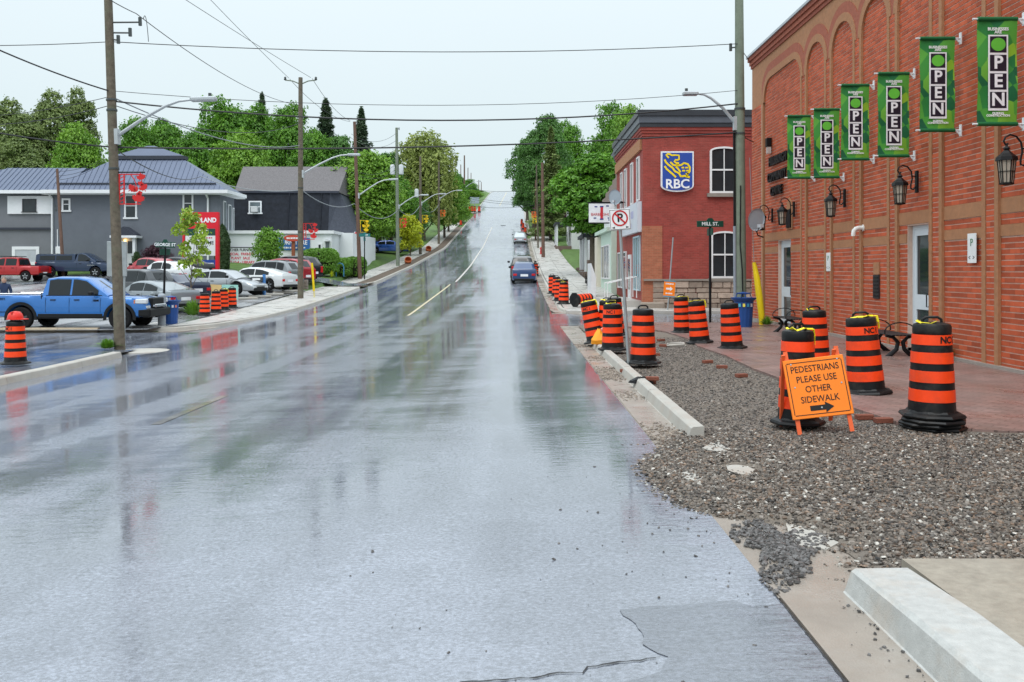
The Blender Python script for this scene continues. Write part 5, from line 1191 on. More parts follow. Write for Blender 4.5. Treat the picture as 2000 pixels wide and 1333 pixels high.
# ---------------------------------------------------------------- striped construction drums
RUB = M('black drum plastic', (.008, .009, .01), .42, var=.25, scale=6, spec=.22, stain=(4, .5, (.06, .053, .047)))
ORG = M('orange reflective band', (.88, .062, .01), .38, var=.1, scale=9, stain=(3.5, .6, (.42, .06, .025)))
TAPE = M('yellow caution tape', (.85, .72, .02), .5, var=.12); INK = M('black ink', (.012,.012,.012), .6)
def drum_profile(z): return .245-.052*(z/1.0)
proto = {}
def make_drum(narrow=1.0):
    t = bpy.data.objects.new('construction_drum', None); COL.objects.link(t)
    m = MB(); m.lathe([(.12,0),(.335,0),(.345,.018),(.33,.04),(.27,.055),(.255,.075),(.12,.075)], 8, ph=R(22.5)); m.build('rubber_base', RUB, t)
    m = MB(); pr = [(drum_profile(0), .06)]
    for z in (.2,.32,.33,.44,.45,.53,.54,.65,.66,.74,.75,.86,.87): pr.append((drum_profile(z), z))
    pr += [(.19,.9),(.197,.91),(.197,.985),(.185,1.01),(.12,1.03),(.05,1.03)]
    m.lathe(pr, 26); m.build('drum', RUB, t, 35)
    for z0, z1 in ((.175,.305),(.385,.51),(.59,.71),(.79,.9)):
        m = MB(); m.lathe([(drum_profile(z0), z0), (drum_profile(z0)+.004, z0+.001), (drum_profile(z1)+.004, z1-.001), (drum_profile(z1), z1)], 26); m.f = m.f[:-2]; m.build('orange_band', ORG, t, 35)
    m = MB(); m.tube([(-.1,0,1.02),(-.095,0,1.06),(-.06,0,1.085),(.06,0,1.085),(.095,0,1.06),(.1,0,1.02)], .016, 6); m.build('handle', RUB, t, True)
    return t
base_drum = make_drum(); drum_parts = list(base_drum.children)
first = [True]
def copy_drum():
    c = base_drum.copy(); COL.objects.link(c)
    for q in drum_parts: d_ = q.copy(); COL.objects.link(d_); d_.parent = c
    return c
def drum(label, px, py, s=1., lean=0., back=0., rz=0., tape=False, nci=False, w=1., z=None, loc=None):
    t = base_drum if first[0] else copy_drum()
    if first[0]: first[0] = False
    ch = [c for c in t.children]
    p = Vector(loc) if loc else G(px, py)
    t.location = (p.x, p.y, (p.z if z is None else z)); t.rotation_euler = (R(back), R(lean), R(rz)); t.scale = (s*w, s*w, s); tag(t, label, 'drum', 'striped construction drums')
    if tape:
        g = random.Random(hash(label) % 999)
        m = MB(); o_ = g.uniform(0, 6); pts = [((.1+.07*g.random())*math.cos(o_+a*.55), (.1+.07*g.random())*math.sin(o_+a*.55), 1.015+g.uniform(0,.035)) for a in range(6)]
        pts += [(.2, -.03, 1.03), (.212, -.03, .95), (.215, -.03, .86)] if g.random() < .5 else []
        for a, b in zip(pts, pts[1:]): m.bar(a, b, .028, .006, up=(g.uniform(-1,1), g.uniform(-1,1), 1))
        m.build('caution_tape', TAPE, t)
    if nci: 
        for k, ch_ in enumerate('NCI'):
            a = R(-90-nci+(k-1)*20); r_ = drum_profile(.84)+.006
            text(ch_, .1, INK, t, (r_*math.cos(a), r_*math.sin(a), .845), (R(90), 0, a+R(90)), .001, off=.003)
    return t
_keep = []
_drums = [
 ('nearest right striped drum standing on a stack of rubber bases', 1803, 818, dict(tape=True, nci=-40, loc=(4.55, 9.55, .21))),
 ('striped drum directly behind the orange sign, yellow tape on top', 1558, 828, dict(tape=True, w=.86, s=1.03)),
 ('leaning striped drum in front of the nearer bench', 1692, 768, dict(tape=True, nci=-32, lean=-4, s=1.05)),
 ('striped drum with trailing yellow tape half hidden behind the sign drums', 1594, 722, dict(tape=True, lean=-2, s=1.02)),
 ('striped drum alone on the paving before the blue bin', 1430, 681, dict(lean=-4.)),
 ('striped drum with yellow tape round its waist', 1367, 670, dict(lean=-5, tape=True)),
 ('striped drum farthest along the paving edge, left of the taped one', 1333, 650, dict(lean=-3, tape=True)),
 ('striped drum right beside the no parking post', 1256, 710, {}),
 ('tall striped drum at the end of the kerb with lettering', 1197, 684, dict(nci=18, tape=True, lean=-1)),
 ('tilted striped drum hanging over the kerb end', 1166, 668, dict(lean=-13, tape=True, nci=12)),
 ('striped drum mostly hidden behind the lettered kerb drum, left', 1186, 668, dict(tape=True)),
 ('striped drum mostly hidden behind the lettered kerb drum, right', 1203, 655, dict(lean=-3)),
 ('striped drum leftmost of the cluster at the far corner', 1080, 574, dict(lean=-3)),
 ('striped drum second from the left in the cluster at the far corner', 1087, 579, {}),
 ('striped drum rightmost of the cluster at the far corner', 1102, 586, {}),
 ('front taped striped drum of the cluster at the far corner', 1101, 594, dict(tape=True)),
 ('striped drum squeezed in the middle of the far corner cluster', 1092, 588, dict(tape=True)),
 ('lone striped drum beside the dark benches and the green shop', 1178, 546, {}),
 ('left edge striped drum carrying a red hard hat', 30, 711, dict(nci=10)),
 ('leftmost of the four striped drums on the left pavement', 400, 617, {}), ('second of the four striped drums on the left pavement', 422, 611, {}),
 ('third of the four striped drums on the left pavement', 437, 606, dict(tape=True)), ('rightmost of the four striped drums on the left pavement', 453, 602, {}),
 ('striped drum half hidden behind the second utility pole', 578, 566, {}),
 ('striped drum between the black car and the kerb', 1046, 540, {}), ('far striped drum lowest in a row along the right verge', 1026, 457, {}), ('far striped drum in the middle of a row along the right verge', 1022, 448, {}), ('far striped drum highest in a row along the right verge', 1019, 440, {}),
 ('far striped drum beside the lane on the uphill left', 900, 441, {}), ('far striped drum left of the small grey pole uphill', 887, 436, {})]
for lab, px, py_, kw in _drums: drum(lab, px, py_, rz=random.uniform(-20, 20), **kw)
for i, (lab, px, tilt) in enumerate((('leftmost red and white barrel under the hill crest sign', 917, 0), ('second red and white barrel under the hill crest sign', 921.5, 0), ('third red and white barrel under the hill crest sign', 927, 0), ('rightmost red and white barrel under the hill crest sign', 936, 0))):
    drum(lab, px, 414.5, s=1.25)
drum('toppled striped drum lying on the far corner, open end forward', 0, 0, loc=(2.55, 38.7, gz(2.5, 38.7)+.33), lean=85, rz=40)
for k, lab in enumerate(('lowest spare rubber base under the nearest drum', 'middle spare rubber base under the nearest drum', 'upper spare rubber base under the nearest drum')):
    m = MB(); m.lathe([(.12,0),(.335,0),(.345,.018),(.33,.035),(.25,.039),(.12,.039)], 8, ph=R(22.5+9*k)); o = m.build('drum_base', RUB); o.location = (4.55+random.uniform(-.03,.03), 9.55+random.uniform(-.03,.03), .078+.042*k); tag(o, lab, 'drum base', 'spare drum bases')
hh = thing('hard_hat', 'red hard hat resting on the left edge drum', 'hard hat', (G(30, 711).x, G(30, 711).y, G(30, 711).z+1.07)); HAT = M('red hat plastic', (.6,.03,.02), .35)
m = MB(); m.lathe([(.17,.0),(.165,.06),(.14,.13),(.08,.175),(0,.19)], 20, sy=1.12); m.build('shell', HAT, hh, True); m = MB(); m.lathe([(.14,.0),(.2,-.01),(.2,.005),(.14,.012)], 20, (0.05,0,0), sx=1.25); m.build('brim', HAT, hh, True); m = MB(); m.bar((0,-.2,.16),(0,.2,.16), .03, .03); m.build('ridge', HAT, hh)
ob = thing('orange_bag', 'crumpled orange bag beside the kerb end drum', 'bag', tuple(G(1171, 674))); m = MB(); m.lathe([(.02,0),(.17,.02),(.19,.12),(.12,.25),(.04,.33),(0,.3)], 12); m.v = [(x*(1+random.uniform(-.25,.25)), y*(1+random.uniform(-.25,.25)), z*(1+random.uniform(-.12,.2))) for x, y, z in m.v]; m.build('sack', M('orange cloth', (.85,.33,.02), .6), ob, True); m = MB(); m.lathe([(.0,.3),(.05,.32),(.06,.38),(0,.42)], 8, (.08,0,0)); m.build('knot', M('pink cloth', (.7,.3,.25), .6), ob, True)
# ---------------------------------------------------------------- folding orange sign
OS = M('orange sign sheet', (.9, .22, .015), .42, var=.05); OSL = M('orange sign leg', (.72, .12, .035), .5, var=.12)
p = G(1612, 846); sg2 = thing('folding_sign', 'orange folding sign telling pedestrians to use the other sidewalk', 'sign', (p.x+.01, p.y, p.z+.0), R(-6)); sg2.rotation_euler = (0, R(-7.5), R(-6))
tl = R(14); ca, sa = math.cos(tl), math.sin(tl)
def onb(x, h, o=0.): return (x, h*sa+o*-ca*1.0, h*ca+o*-sa*-1.0)
brd = bpy.data.objects.new('sheet_frame', None)
m = MB(); Mx = Matrix.Rotation(-tl, 3, 'X')
m.cbox(-.32, .32, -.012, .012, .16, .8, .006); m.v = [tuple(Mx @ Vector(v)) for v in m.v]; bd = m.build('board', OS, sg2)
for x in (-.27, .27):
    m = MB(); m.box(x-.022, x+.022, .013, .035, -.02, .9); m.v = [tuple(Mx @ Vector(v)) for v in m.v]; m.build('front_leg', OSL, sg2)
    m = MB(); m.bar((x-.03, .2, .84), (x-.1, .5, .02), .04, .022); m.build('rear_leg', OSL, sg2)
def onboard(x, z, y=-.014): return tuple(Mx @ Vector((x, y, z)))
RT = (R(90)-tl, 0, 0)
for s, z in (('PEDESTRIANS', .685), ('PLEASE USE', .575), ('OTHER', .465), ('SIDEWALK', .355)): text(s, .098, INK, sg2, onboard(0, z), RT, .001, off=.0005, sx=.86)
m = MB()
def fr_(a, b, c, d): m.box(a, b, -.0145, -.0125, c, d)
fr_(-.285, .285, .757, .765); fr_(-.285, .285, .195, .203); fr_(-.295, -.287, .205, .755); fr_(.287, .295, .205, .755); m.v = [tuple(Mx @ Vector(v)) for v in m.v]; m.build('border', INK, sg2)
m = MB(); m.prism([(-.12,.235),(.04,.235),(.04,.205),(.13,.262),(.04,.32),(.04,.29),(-.12,.29)], lambda a, b, t: tuple(Mx @ Vector((a, t, b))), -.0125, -.015); m.build('arrow', INK, sg2)
for x, z in ((-.24,.75),(.25,.76),(-.24,.5),(.25,.5),(0,.262)): m = MB(); m.lathe([(0,0),(.009,0),(.009,.004),(0,.004)], 8, onboard(x, z), Matrix.Rotation(R(90)-tl, 3, 'X')); m.build('bolt', FLASH, sg2)
# ---------------------------------------------------------------- posts and street signs
GALV = M('galvanised steel', (.33,.36,.37), .45, metal=.5, var=.15); SGW = M('sign face white', (.76,.77,.78), .4, var=.04); SRED = M('prohibition red', (.5,.015,.02), .4)
p = G(1228, 711); np_ = thing('no_parking_sign', 'square white no parking sign on a leaning steel post', 'sign', tuple(p)); np_.rotation_euler = (0, R(-3.6), 0); kk = p.y/F; Hs = 302*kk
m = MB(); m.tube([(0,0,-.3),(0,0,Hs-.02)], .03, 8); m.build('post', GALV, np_, True)
zc_ = Hs-20*kk; hw = 20.5*kk; m = MB(); m.cbox(-hw, hw, -.05, -.035, zc_-hw, zc_+hw, .006); m.build('plate', SGW, np_)
m = MB()
for a0 in range(0, 360, 12):
    a, b = R(a0), R(a0+12); r0, r1 = hw*.62, hw*.76; m.add([(r_*math.cos(q), -.056, zc_+hw*.12+r_*math.sin(q)) for r_, q in ((r0,a),(r1,a),(r1,b),(r0,b))], [(0,1,2,3)])
m.build('ring', SRED, np_); m = MB(); d = hw*.46; m.bar((-d, -.0585, zc_+hw*.12+d), (d, -.0585, zc_+hw*.12-d), hw*.14, .002, up=(0,1,0)); m.build('slash', SRED, np_)
text('P', hw*1.1, INK, np_, (0, -.053, zc_+hw*.12), ext=.001, off=.006)
for x in (-.68, .68): m = MB(); s = 1 if x > 0 else -1; m.prism([(x*hw-s*.03,-.02),(x*hw+s*.03, 0),(x*hw-s*.03,.02)], lambda a, b, t: (a, t, zc_-hw*.76+b), -.053, -.051); m.build('arrow', INK, np_)
m = MB(); bw = hw*.95
for a, b, c, d in ((-bw,bw,bw-.008,bw),(-bw,bw,-bw,-bw+.008),(-bw,-bw+.008,-bw+.01,bw-.01),(bw-.008,bw,-bw+.01,bw-.01)): m.box(a, b, -.0525, -.0505, zc_+c, zc_+d)
m.build('border', INK, np_)
SGG = M('street sign green', (.008,.055,.035), .4)
def street_sign(name, label, px, py, topy, body, wpx, hpx, lean=0, rz=0, mat=SGG, blade2=True):
    p = G(px, py); k = p.y/F; H_ = (py-topy)*k; t = thing('street_sign', label, 'street sign', tuple(p), rz); t.rotation_euler = (0, R(lean), rz)
    m = MB(); m.tube([(0,0,-.2),(0,0,H_)], .045, 8); m.build('post', BLACK, t, True)
    w_, h_ = wpx*k/2, hpx*k; m = MB(); m.cbox(-w_, w_, -.02, .02, H_, H_+h_, .008); m.prism([(-w_*.3, h_),(w_*.3, h_),(w_*.15, h_*1.45),(-w_*.15, h_*1.45)], lambda a, b, q: (a, q, H_+b), -.018, .018); m.build('blade', mat, t)
    text(body, h_*.78, SGW, t, (0, -.022, H_+h_*.5), ext=.002, off=.004)
    if blade2: m = MB(); m.box(-.015, .015, -w_*.9, w_*.9, H_-h_*1.35, H_-h_*.2); m.build('cross_blade', mat, t)
    return t
street_sign('s', 'dark green Mill St blade sign on a black post by the blue bin', 1387, 630, 444, 'MILL ST.', 52, 12)
street_sign('s', 'dark green George St blade sign on a leaning post at the left corner', 319, 634, 484, 'GEORGE ST', 41, 11, lean=1.5, rz=R(-8))
street_sign('s', 'teal street blade sign beside the third utility pole', 712, 546, 463, '       ST', 22, 6, mat=M('teal sign', (.02,.16,.16), .4))
# leaning steel pipe with detour sign by the stone base
dt = thing('detour_sign', 'small orange detour sign with white arrow leaning by the red building', 'sign', (Xpx(1304, 37.2), 37.2, gz(6.4, 37.2))); dt.rotation_euler = (0, R(4), 0)
m = MB(); m.tube([(0,0,-.1),(.02,0,3.1)], .03, 8); m.build('pipe', GALV, dt, True); m = MB(); m.box(-.24,.24,-.06,-.04,.55,1.25); m.build('plate', OS, dt)
for z in (.55, 1.2): m = MB(); m.box(-.24,.24,-.066,-.061,z,z+.05); m.build('stripe', M('sign stripe blue', (.1,.25,.35), .5), dt)
m = MB(); m.prism([(-.14,.86),(.03,.86),(.03,.8),(.15,.9),(.03,1.0),(.03,.94),(-.14,.94)], lambda a, b, t: (a, t, b), -.062, -.066); m.build('arrow', SGW, dt); smallprint(dt, 0, -.062, 1.11, .34, .07, SGW, 6, 1); smallprint(dt, 0, -.062, .7, .3, .06, SGW, 5, 2)
# yellow guy wire guard
gy = thing('guy_guard', 'leaning yellow plastic guy wire guard beside the brick corner', 'guy guard', (7.92, 28.25, gz(7.92, 28.25)))
m = MB(); k = gy.location.y/F; m.tube([(0,0,0),(.02,.02,.3),(-2*k,.1,55*k),(-5*k,.2,92*k),(-9*k,.3,122*k)], [.07,.1,.11,.1,.06], 10); m.build('sleeve', M('yellow guard plastic', (.82,.6,.01), .4), gy, True); m = MB(); m.tube([(-9*k,.3,122*k),(-16*k,.4,330*k)], .012, 5); m.build('cable', GALV, gy)
yp = thing('yellow_post', 'thin yellow marker post on the left pavement before the hedge', 'post', tuple(G(614, 581))); yp.rotation_euler = (0, R(-4), 0); m = MB(); m.tube([(0,0,0),(0,0,.35)], .05, 8); m.build('foot', M('pale yellow', (.7,.62,.3), .5), yp); m = MB(); m.tube([(0,0,.36),(0,0,2.05)], .065, 8); m.build('sleeve', M('yellow guard plastic', (.82,.6,.01), .4), yp, True)
# ---------------------------------------------------------------- bins
BBL = M('bin blue', (.02, .075, .27), .4, var=.12)
def bin_(label, p, s=1.):
    t = thing('litter_bin', label, 'litter bin', tuple(p)); t.scale = (s, s, s)
    m = MB(); n = 56; prof = [(.25,0),(.26,.04),(.3,.72),(.31,.8)]; vs = []
    for i, (r_, z) in enumerate(prof):
        for k in range(n): q = r_-(.018 if (k % 4 == 0 and 0 < i < 3) else 0); a = 2*math.pi*k/n; vs.append((q*math.cos(a), q*math.sin(a), z))
    m.add(vs, [(i*n+k, i*n+(k+1) % n, (i+1)*n+(k+1) % n, (i+1)*n+k) for i in range(3) for k in range(n)]); m.build('basket', BBL, t, 30)
    m = MB(); m.lathe([(.3,.8),(.315,.81),(.39,.89),(.4,.92),(.33,.92),(.3,.9)], 28); m.build('rim', BBL, t, 30)
    m = MB(); m.lathe([(.0,1.02),(.2,1.03),(.24,1.06),(.0,1.1)], 24); m.build('lid', BBL, t, 30)
    for a in range(4): m = MB(); m.tube([(.26*math.cos(a*1.57), .26*math.sin(a*1.57), .9), (.2*math.cos(a*1.57), .2*math.sin(a*1.57), 1.04)], .015, 5); m.build('strut', BBL, t)
    for k, c in enumerate(((.7,.1,.1),(.1,.45,.6),(.8,.7,.1),(.05,.3,.5),(.6,.65,.7),(.6,.2,.15))):
        a = R(-150+k*24); m = MB(); r_ = .312; m.obox((r_*math.cos(a), r_*math.sin(a), .69), (.006, .035, .05), Matrix.Rotation(a, 3, 'Z')); m.build('sticker', M('sticker %d' % k, c, .5), t)
    return t
bin_('blue slatted litter bin by the pole at the far end of the brick hall', (7.1, 27.3, gz(7.1, 27.3))); bin_('blue slatted litter bin beside the grey post at the left corner', G(333, 633), 1.05)
gp = thing('grey_bollard', 'thick grey wrapped bollard next to the left blue bin', 'bollard', tuple(G(316, 636))); m = MB(); m.lathe([(.15,-.1),(.15,1.2),(.1,1.27),(0,1.28)], 16); m.build('sleeve', M('grey wrap', (.3,.33,.36), .6, var=.15, scale=8), gp, 30)
for k in range(4): m = MB(); m.lathe([(.152,.2+k*.28),(.158,.21+k*.28),(.152,.22+k*.28)], 16); m.f = m.f[:-2]; m.build('strap', GALV, gp)
bk = thing('black_bin', 'black waste bin with grey lid beside the silver cars', 'bin', tuple(G(504, 578))); m = MB(); m.cbox(-.3,.3,-.3,.3,.05,.85,.04); m.build('body', RUB, bk); m = MB(); m.cbox(-.34,.34,-.34,.34,.86,1.1,.03); m.build('hood', M('bin hood', (.06,.065,.07), .5), bk); m = MB(); m.box(-.22,.22,-.35,-.341,.92,1.02); m.build('opening', SGW, bk); m = MB(); m.box(.31,.42,-.15,.1,-.0,1.25); m.build('side_post', M('post blue', (.05,.2,.5), .5), bk)
# ---------------------------------------------------------------- benches
def bench(label, x, y, rz, s=1.):
    t = thing('metal_bench', label, 'bench', (x, y, gz(x, y)), rz); t.scale = (s, s, s)
    for k in range(7): m = MB(); m.cbox(-.25+k*.075, -.25+k*.075+.06, -.8, .8, .44, .465, .008); m.build('slat', BLACK, t)
    for yy in (-.6, .6):
        m = MB(); m.tube([(-.3,yy,.44),(-.14,yy,.4),(-.05,yy,.3),(-.08,yy,.16),(-.2,yy,.05),(-.3,yy,.0)], [.03,.035,.045,.045,.05,.03], 8); m.build('leg', BLACK, t, True)
        m = MB(); m.tube([(.3,yy,.44),(.14,yy,.4),(.05,yy,.3),(.08,yy,.16),(.2,yy,.05),(.3,yy,.0)], [.03,.035,.045,.045,.05,.03], 8); m.build('leg', BLACK, t, True)
        m = MB(); m.tube([(.32*math.cos(a), yy, .5+.2*math.sin(a)) for a in [R(q) for q in range(-10, 191, 20)]], .013, 6); m.build('hoop', BLACK, t, True)
bench('black iron hoop bench right of the leaning drum against the brick wall', 7.75, 18.2, 0); bench('black iron hoop bench by the far white door', 7.6, 24.2, 0)
bench('far dark bench on the wide right pavement, nearer one', 5.1, 55.6, R(90)); bench('far dark bench on the wide right pavement, farther one', 5.2, 58.2, R(90))
# ---------------------------------------------------------------- loose bricks and rubble on the gravel
RBR = M('loose brick', (.2, .07, .045), .8, var=.25, bump=.5, bscale=60)
for i, (px, py, st) in enumerate(((1269, 741, 0), (1274, 743, .07), (1410, 716, 0), (1448, 733, 0), (1382, 706, 0), (1291, 664, 0), (1296, 674, 0), (1222, 719, 0), (1280, 690, 0), (1688, 815, 0), (1725, 822, 0))):
    p = G(px, py); m = MB(); m.cbox(-.1,.1,-.05,.05,0,.06,.006); o = m.build('loose_brick', RBR); o.location = (p.x, p.y, float(grav_z(np.array([p.x]), np.array([p.y]))[0])+.005+st); o.rotation_euler = (0, 0, random.uniform(-.6,.6))
    tag(o, ['loose brick beneath another beside the black rag', 'loose brick lying on top of another beside the black rag', 'loose brick midway across the gravel below the lone drum', 'loose brick nearest the paving edge below the lone drum', 'loose brick just above the midway one on the gravel', 'loose brick farthest up the gravel, left', 'loose brick below the farthest one on the gravel', 'loose brick at the foot of the no parking post', 'loose brick on the gravel right of the post drum', 'brick fragment just right of the folding sign', 'brick fragment between folding sign and stacked bases'][i], 'brick', 'loose bricks on the gravel')
rg = thing('black_rag', 'black crumpled rag on the gravel beside loose bricks', 'rag', tuple(G(1252, 742))); rg.location.z -= .06; m = MB(); m.lathe([(.02,0),(.15,.01),(.13,.06),(.05,.09),(0,.08)], 12, sx=1.2); m.v = [(x*(1+random.uniform(-.3,.3)), y*(1+random.uniform(-.3,.3)), z*(1+random.uniform(-.3,.3))) for x, y, z in m.v]; m.build('cloth', BLACK, rg, True)
cb = thing('concrete_chunk', 'pale broken concrete chunk on the gravel by the far drums', 'rubble', tuple(G(1321, 674))); m = MB(); m.cbox(-.22,.22,-.12,.12,-.06,.05,.04); m.v = [(x+random.uniform(-.03,.03), y+random.uniform(-.03,.03), z+random.uniform(-.02,.02)) for x, y, z in m.v]; m.build('chunk', KERB, cb)
pt = thing('concrete_pad', 'pale half round concrete pad on the side street corner', 'pad', (0,0,0)); p = G(285, 684); pt.location = (p.x+.15, p.y-.6, p.z+.0); m = MB(); m.lathe([(.75,-.1),(.75,.03),(.72,.04),(0,.05)], 20, sy=1.0); m.build('slab', KERB, pt, 30)
# slabs of the old gutter left showing in the gravel
for i, (x, y, r_, lab) in enumerate(((2.02, 6.0, .24, 'broad pale broken concrete slab nearest the kerb end in the gravel'), (2.02, 7.75, .17, 'pale broken concrete slab in the middle of the gravel drive'), (2.0, 8.75, .15, 'pale broken concrete slab next to the far kerb end'), (1.52, 7.6, .12, 'narrow sliver of pale concrete at the road edge of the gravel'))):
    g = random.Random(i+3); P_ = [(r_*g.uniform(.6, 1.2)*math.cos(a*.785)*.8, r_*g.uniform(.6, 1.2)*math.sin(a*.785)*1.5) for a in range(8)]
    z0 = float(grav_z(np.array([x]), np.array([y]))[0]); m = MB(); m.prism(P_, lambda a, b, t: (a, b, t), -.04, .015); o = m.build('broken_concrete', KERB); o.location = (x, y, z0); tag(o, lab, 'rubble', 'broken concrete in the gravel')
# fire hydrant, far right
hy = thing('fire_hydrant', 'red fire hydrant beside the far right pole', 'hydrant', tuple(G(1057, 497))); m = MB(); m.lathe([(.18,0),(.18,.05),(.12,.06),(.12,.55),(.16,.57),(.16,.62),(.1,.75),(.04,.8),(.0,.82)], 12); m.build('barrel', SRED, hy, 30)
for s in (-1, 1): m = MB(); m.tube([(s*.1,0,.42),(s*.22,0,.42)], .06, 8); m.build('nozzle', SGW, hy)
# parking blocks beside the silver cars
for i, (px, py) in enumerate(((480, 584), (508, 580), (533, 576), (553, 572), (570, 569))):
    p = G(px, py+2); o = MB(); o.cbox(-.75,.75,-.1,.1,0,.14,.03); q = o.build('parking_block', KERB); q.location = p; q.rotation_euler = (0, 0, R(55)); tag(q, 'concrete parking block along the left lot edge, %s from the drums' % ['first', 'second', 'third', 'fourth', 'fifth'][i], 'parking block', 'parking blocks')
# blue hoop bike rack
bh = thing('bike_rack', 'blue steel hoop rack beside the large hedge', 'bike rack', tuple(G(664, 541))); m = MB(); m.tube([(-.3,0,0),(-.3,0,.8),(-.2,0,1.0),(0,0,1.08),(.2,0,1.0),(.3,0,.8),(.3,0,0)], .04, 8); m.build('hoop', M('rack blue', (.06,.25,.45), .45), bh, True)
# orange drain covers lying on the verge
for lab, px, py in (('orange plastic tub lying on the verge by the fourth pole', 796, 514), ('broken orange cone on the verge by the fifth pole', 836, 491)):
    p = G(px, py); t = thing('orange_tub', lab, 'tub', tuple(p)); t.rotation_euler = (R(55), R(20), 0); m = MB(); m.lathe([(.22,0),(.34,.1),(.36,.5),(.3,.52),(.28,.1)], 14, (0,0,.15)); m.build('tub', M('dull orange', (.45,.11,.03), .6), t, 30)
# message board at the top of the hill
p = G(927, 413); vb = thing('portable_sign_board', 'portable grey message board near the hill crest', 'sign', tuple(p)); m = MB(); m.box(-1.0,1.0,-.1,.1,1.7,3.1); m.build('panel', M('board grey', (.3,.36,.42), .4), vb); m = MB(); m.box(-.08,.08,-.08,.08,0,1.7); m.build('mast', GALV, vb)
# steel drain plates and puddle hole
o = MB(); o.lathe([(0,0),(.5,0),(.5,.01),(0,.012)], 14, sy=.5); q = o.build('tar_patch', BLACK); pp = G(983, 441); q.location = pp+Vector((0,0,.01)); tag(q, 'dark pothole patch on the uphill road', 'patch')
# Canadian flag on the store corner
fg = thing('flag', 'red and white flag hanging from a slanted pole beside the third utility pole', 'flag', U(675, 478, 78)); m = MB(); k = 78/F; m.tube([(0,0,0),(21*k,-.6,24*k)], .03, 6); m.build('pole', POLEW, fg)
for z0, z1, c in ((20,12,SRED),(12,4,SGW),(4,-6,SRED)):
    m = MB(); x0, x1 = 12*k, 24*k; m.add([(x0+(12-z0)*.1*k,-.5,(z0+0)*k),(x1,-.62,(z0+4)*k),(x1+.05,-.55,(z1+4)*k),(x0+(12-z1)*.35*k,-.45,(z1-1)*k)], [(0,1,2,3)]); m.add([(x0+(12-z0)*.1*k,-.49,(z0+0)*k),(x1,-.61,(z0+4)*k),(x1+.05,-.54,(z1+4)*k),(x0+(12-z1)*.35*k,-.44,(z1-1)*k)], [(3,2,1,0)]); m.build('cloth_panel', c, fg, recalc=False)
# ---------------------------------------------------------------- utility poles
POLE = M('weathered pole wood', (.125, .105, .08), .9, var=.4, scale=7, bump=.6, bscale=40, stain=(1.6, .75, (.12, .14, .09))); POLEB = M('brown pole wood', (.14, .085, .065), .9, var=.25, scale=5, bump=.5, bscale=40); POLEG = M('green grey pole', (.17, .20, .155), .85, var=.2, scale=4, bump=.4, bscale=40)
LAMPM = M('lamp arm grey', (.42, .45, .47), .4, metal=.3); INS = M('insulator grey', (.06,.07,.07), .4)
poles = {}
def pole(key, label, loc, H_, r0, lean=(0, 0), mat=POLE, arm=None, cross=None, ins=(), trans=(), name='utility_pole', band=()):
    """arm: (height on pole, reach, rise, head length) of a street lamp towards +x"""
    t = thing(name, label, 'utility pole', loc); t.rotation_euler = (R(lean[1]), R(lean[0]), 0); poles[key] = t
    m = MB(); m.tube([(0,0,-.5),(0,0,H_*.3),(0,0,H_*.65),(0,0,H_)], [r0, r0*.9, r0*.8, r0*.68], 14); m.build('shaft', mat, t, True)
    if arm:
        z, rx, rise, hl, s = arm; sg_ = 1 if s > 0 else -1
        pts = [(sg_*r0*.8, 0, z), (sg_*rx*.4, 0, z+rise*.5), (sg_*rx*.68, 0, z+rise*.84), (sg_*rx*.85, 0, z+rise*.97), (sg_*rx, 0, z+rise)]
        m = MB(); m.tube(pts, [.055, .05, .045, .04, .035], 8); a = m.build('lamp_arm', LAMPM, t, True)
        m = MB(); x0, x1 = sorted((sg_*rx, sg_*(rx+hl))); m.cbox(x0, x1, -.12, .12, z+rise-.06, z+rise+.07, .035); h = m.build('lamp_head', LAMPM, a)
        m = MB(); m.lathe([(.05,0),(.05,.1),(0,.11)], 8, (sg_*(rx+hl*.75), 0, z+rise+.071)); m.build('photocell', INS, h)
        m = MB(); m.box(-.06+sg_*r0*.8, .06+sg_*r0*.8, -.1, .1, z-.25, z+.2); m.build('arm_bracket', LAMPM, t)
    if cross:
        z, half = cross
        for s in (-1, 1): m = MB(); m.tube([(0,0,z-.25),(s*half*.5,0,z-.05),(s*half,0,z)], .035, 6); m.build('cross_arm', POLEG, t); m = MB(); m.lathe([(.06,0),(.09,.06),(.05,.1),(.08,.14),(.03,.2)], 8, (s*half, 0, z)); m.build('insulator', INS, t)
    for z, s, l in ins: m = MB(); m.tube([(s*r0*.7,0,z),(s*(r0+l),0,z-.02)], .025, 6); m.tube([(s*(r0+l),0,z-.12),(s*(r0+l),0,z+.12)], .05, 6); m.build('insulator', INS, t)
    for z, s in trans: m = MB(); m.lathe([(.2,0),(.24,.05),(.24,.85),(.2,.95),(.08,1.0)], 14, (s*.42, -.1, z)); m.build('transformer', M('transformer grey', (.5,.53,.55), .4), t, 30)
    for z in band: m = MB(); m.lathe([(r0*.96,z-.03),(r0*.98,z),(r0*.96,z+.03)], 14); m.f = m.f[:-2]; m.build('steel_band', INS, t)
    return t
zP1 = gz(-11.6, 25.3)
pole('p1', 'nearest weathered utility pole at the left corner with a street lamp', (-11.55, 25.3, zP1), 12.6, .155, (-1.9, 0), POLE, (6.15, 2.3, .98, .75, 1), None, [(9.45, 1, .75), (9.15, 1, .45), (8.95, 1, .1)], (), 'utility_pole', (6.9, 7.2, 5.2))
def gp_(px, py, topy): p = G(px, py); return tuple(p), EYE+(CY-topy)*p.y/F-p.z
l, h = gp_(587, 583, 152); pole('p2', 'second utility pole on the left pavement with two side arms on top', l, h, .175, (0, 0), POLE, (h*.565, 2.75, 1.1, .75, 1), (h-.15, .9), [], (), 'utility_pole', (h*.3, h*.5))
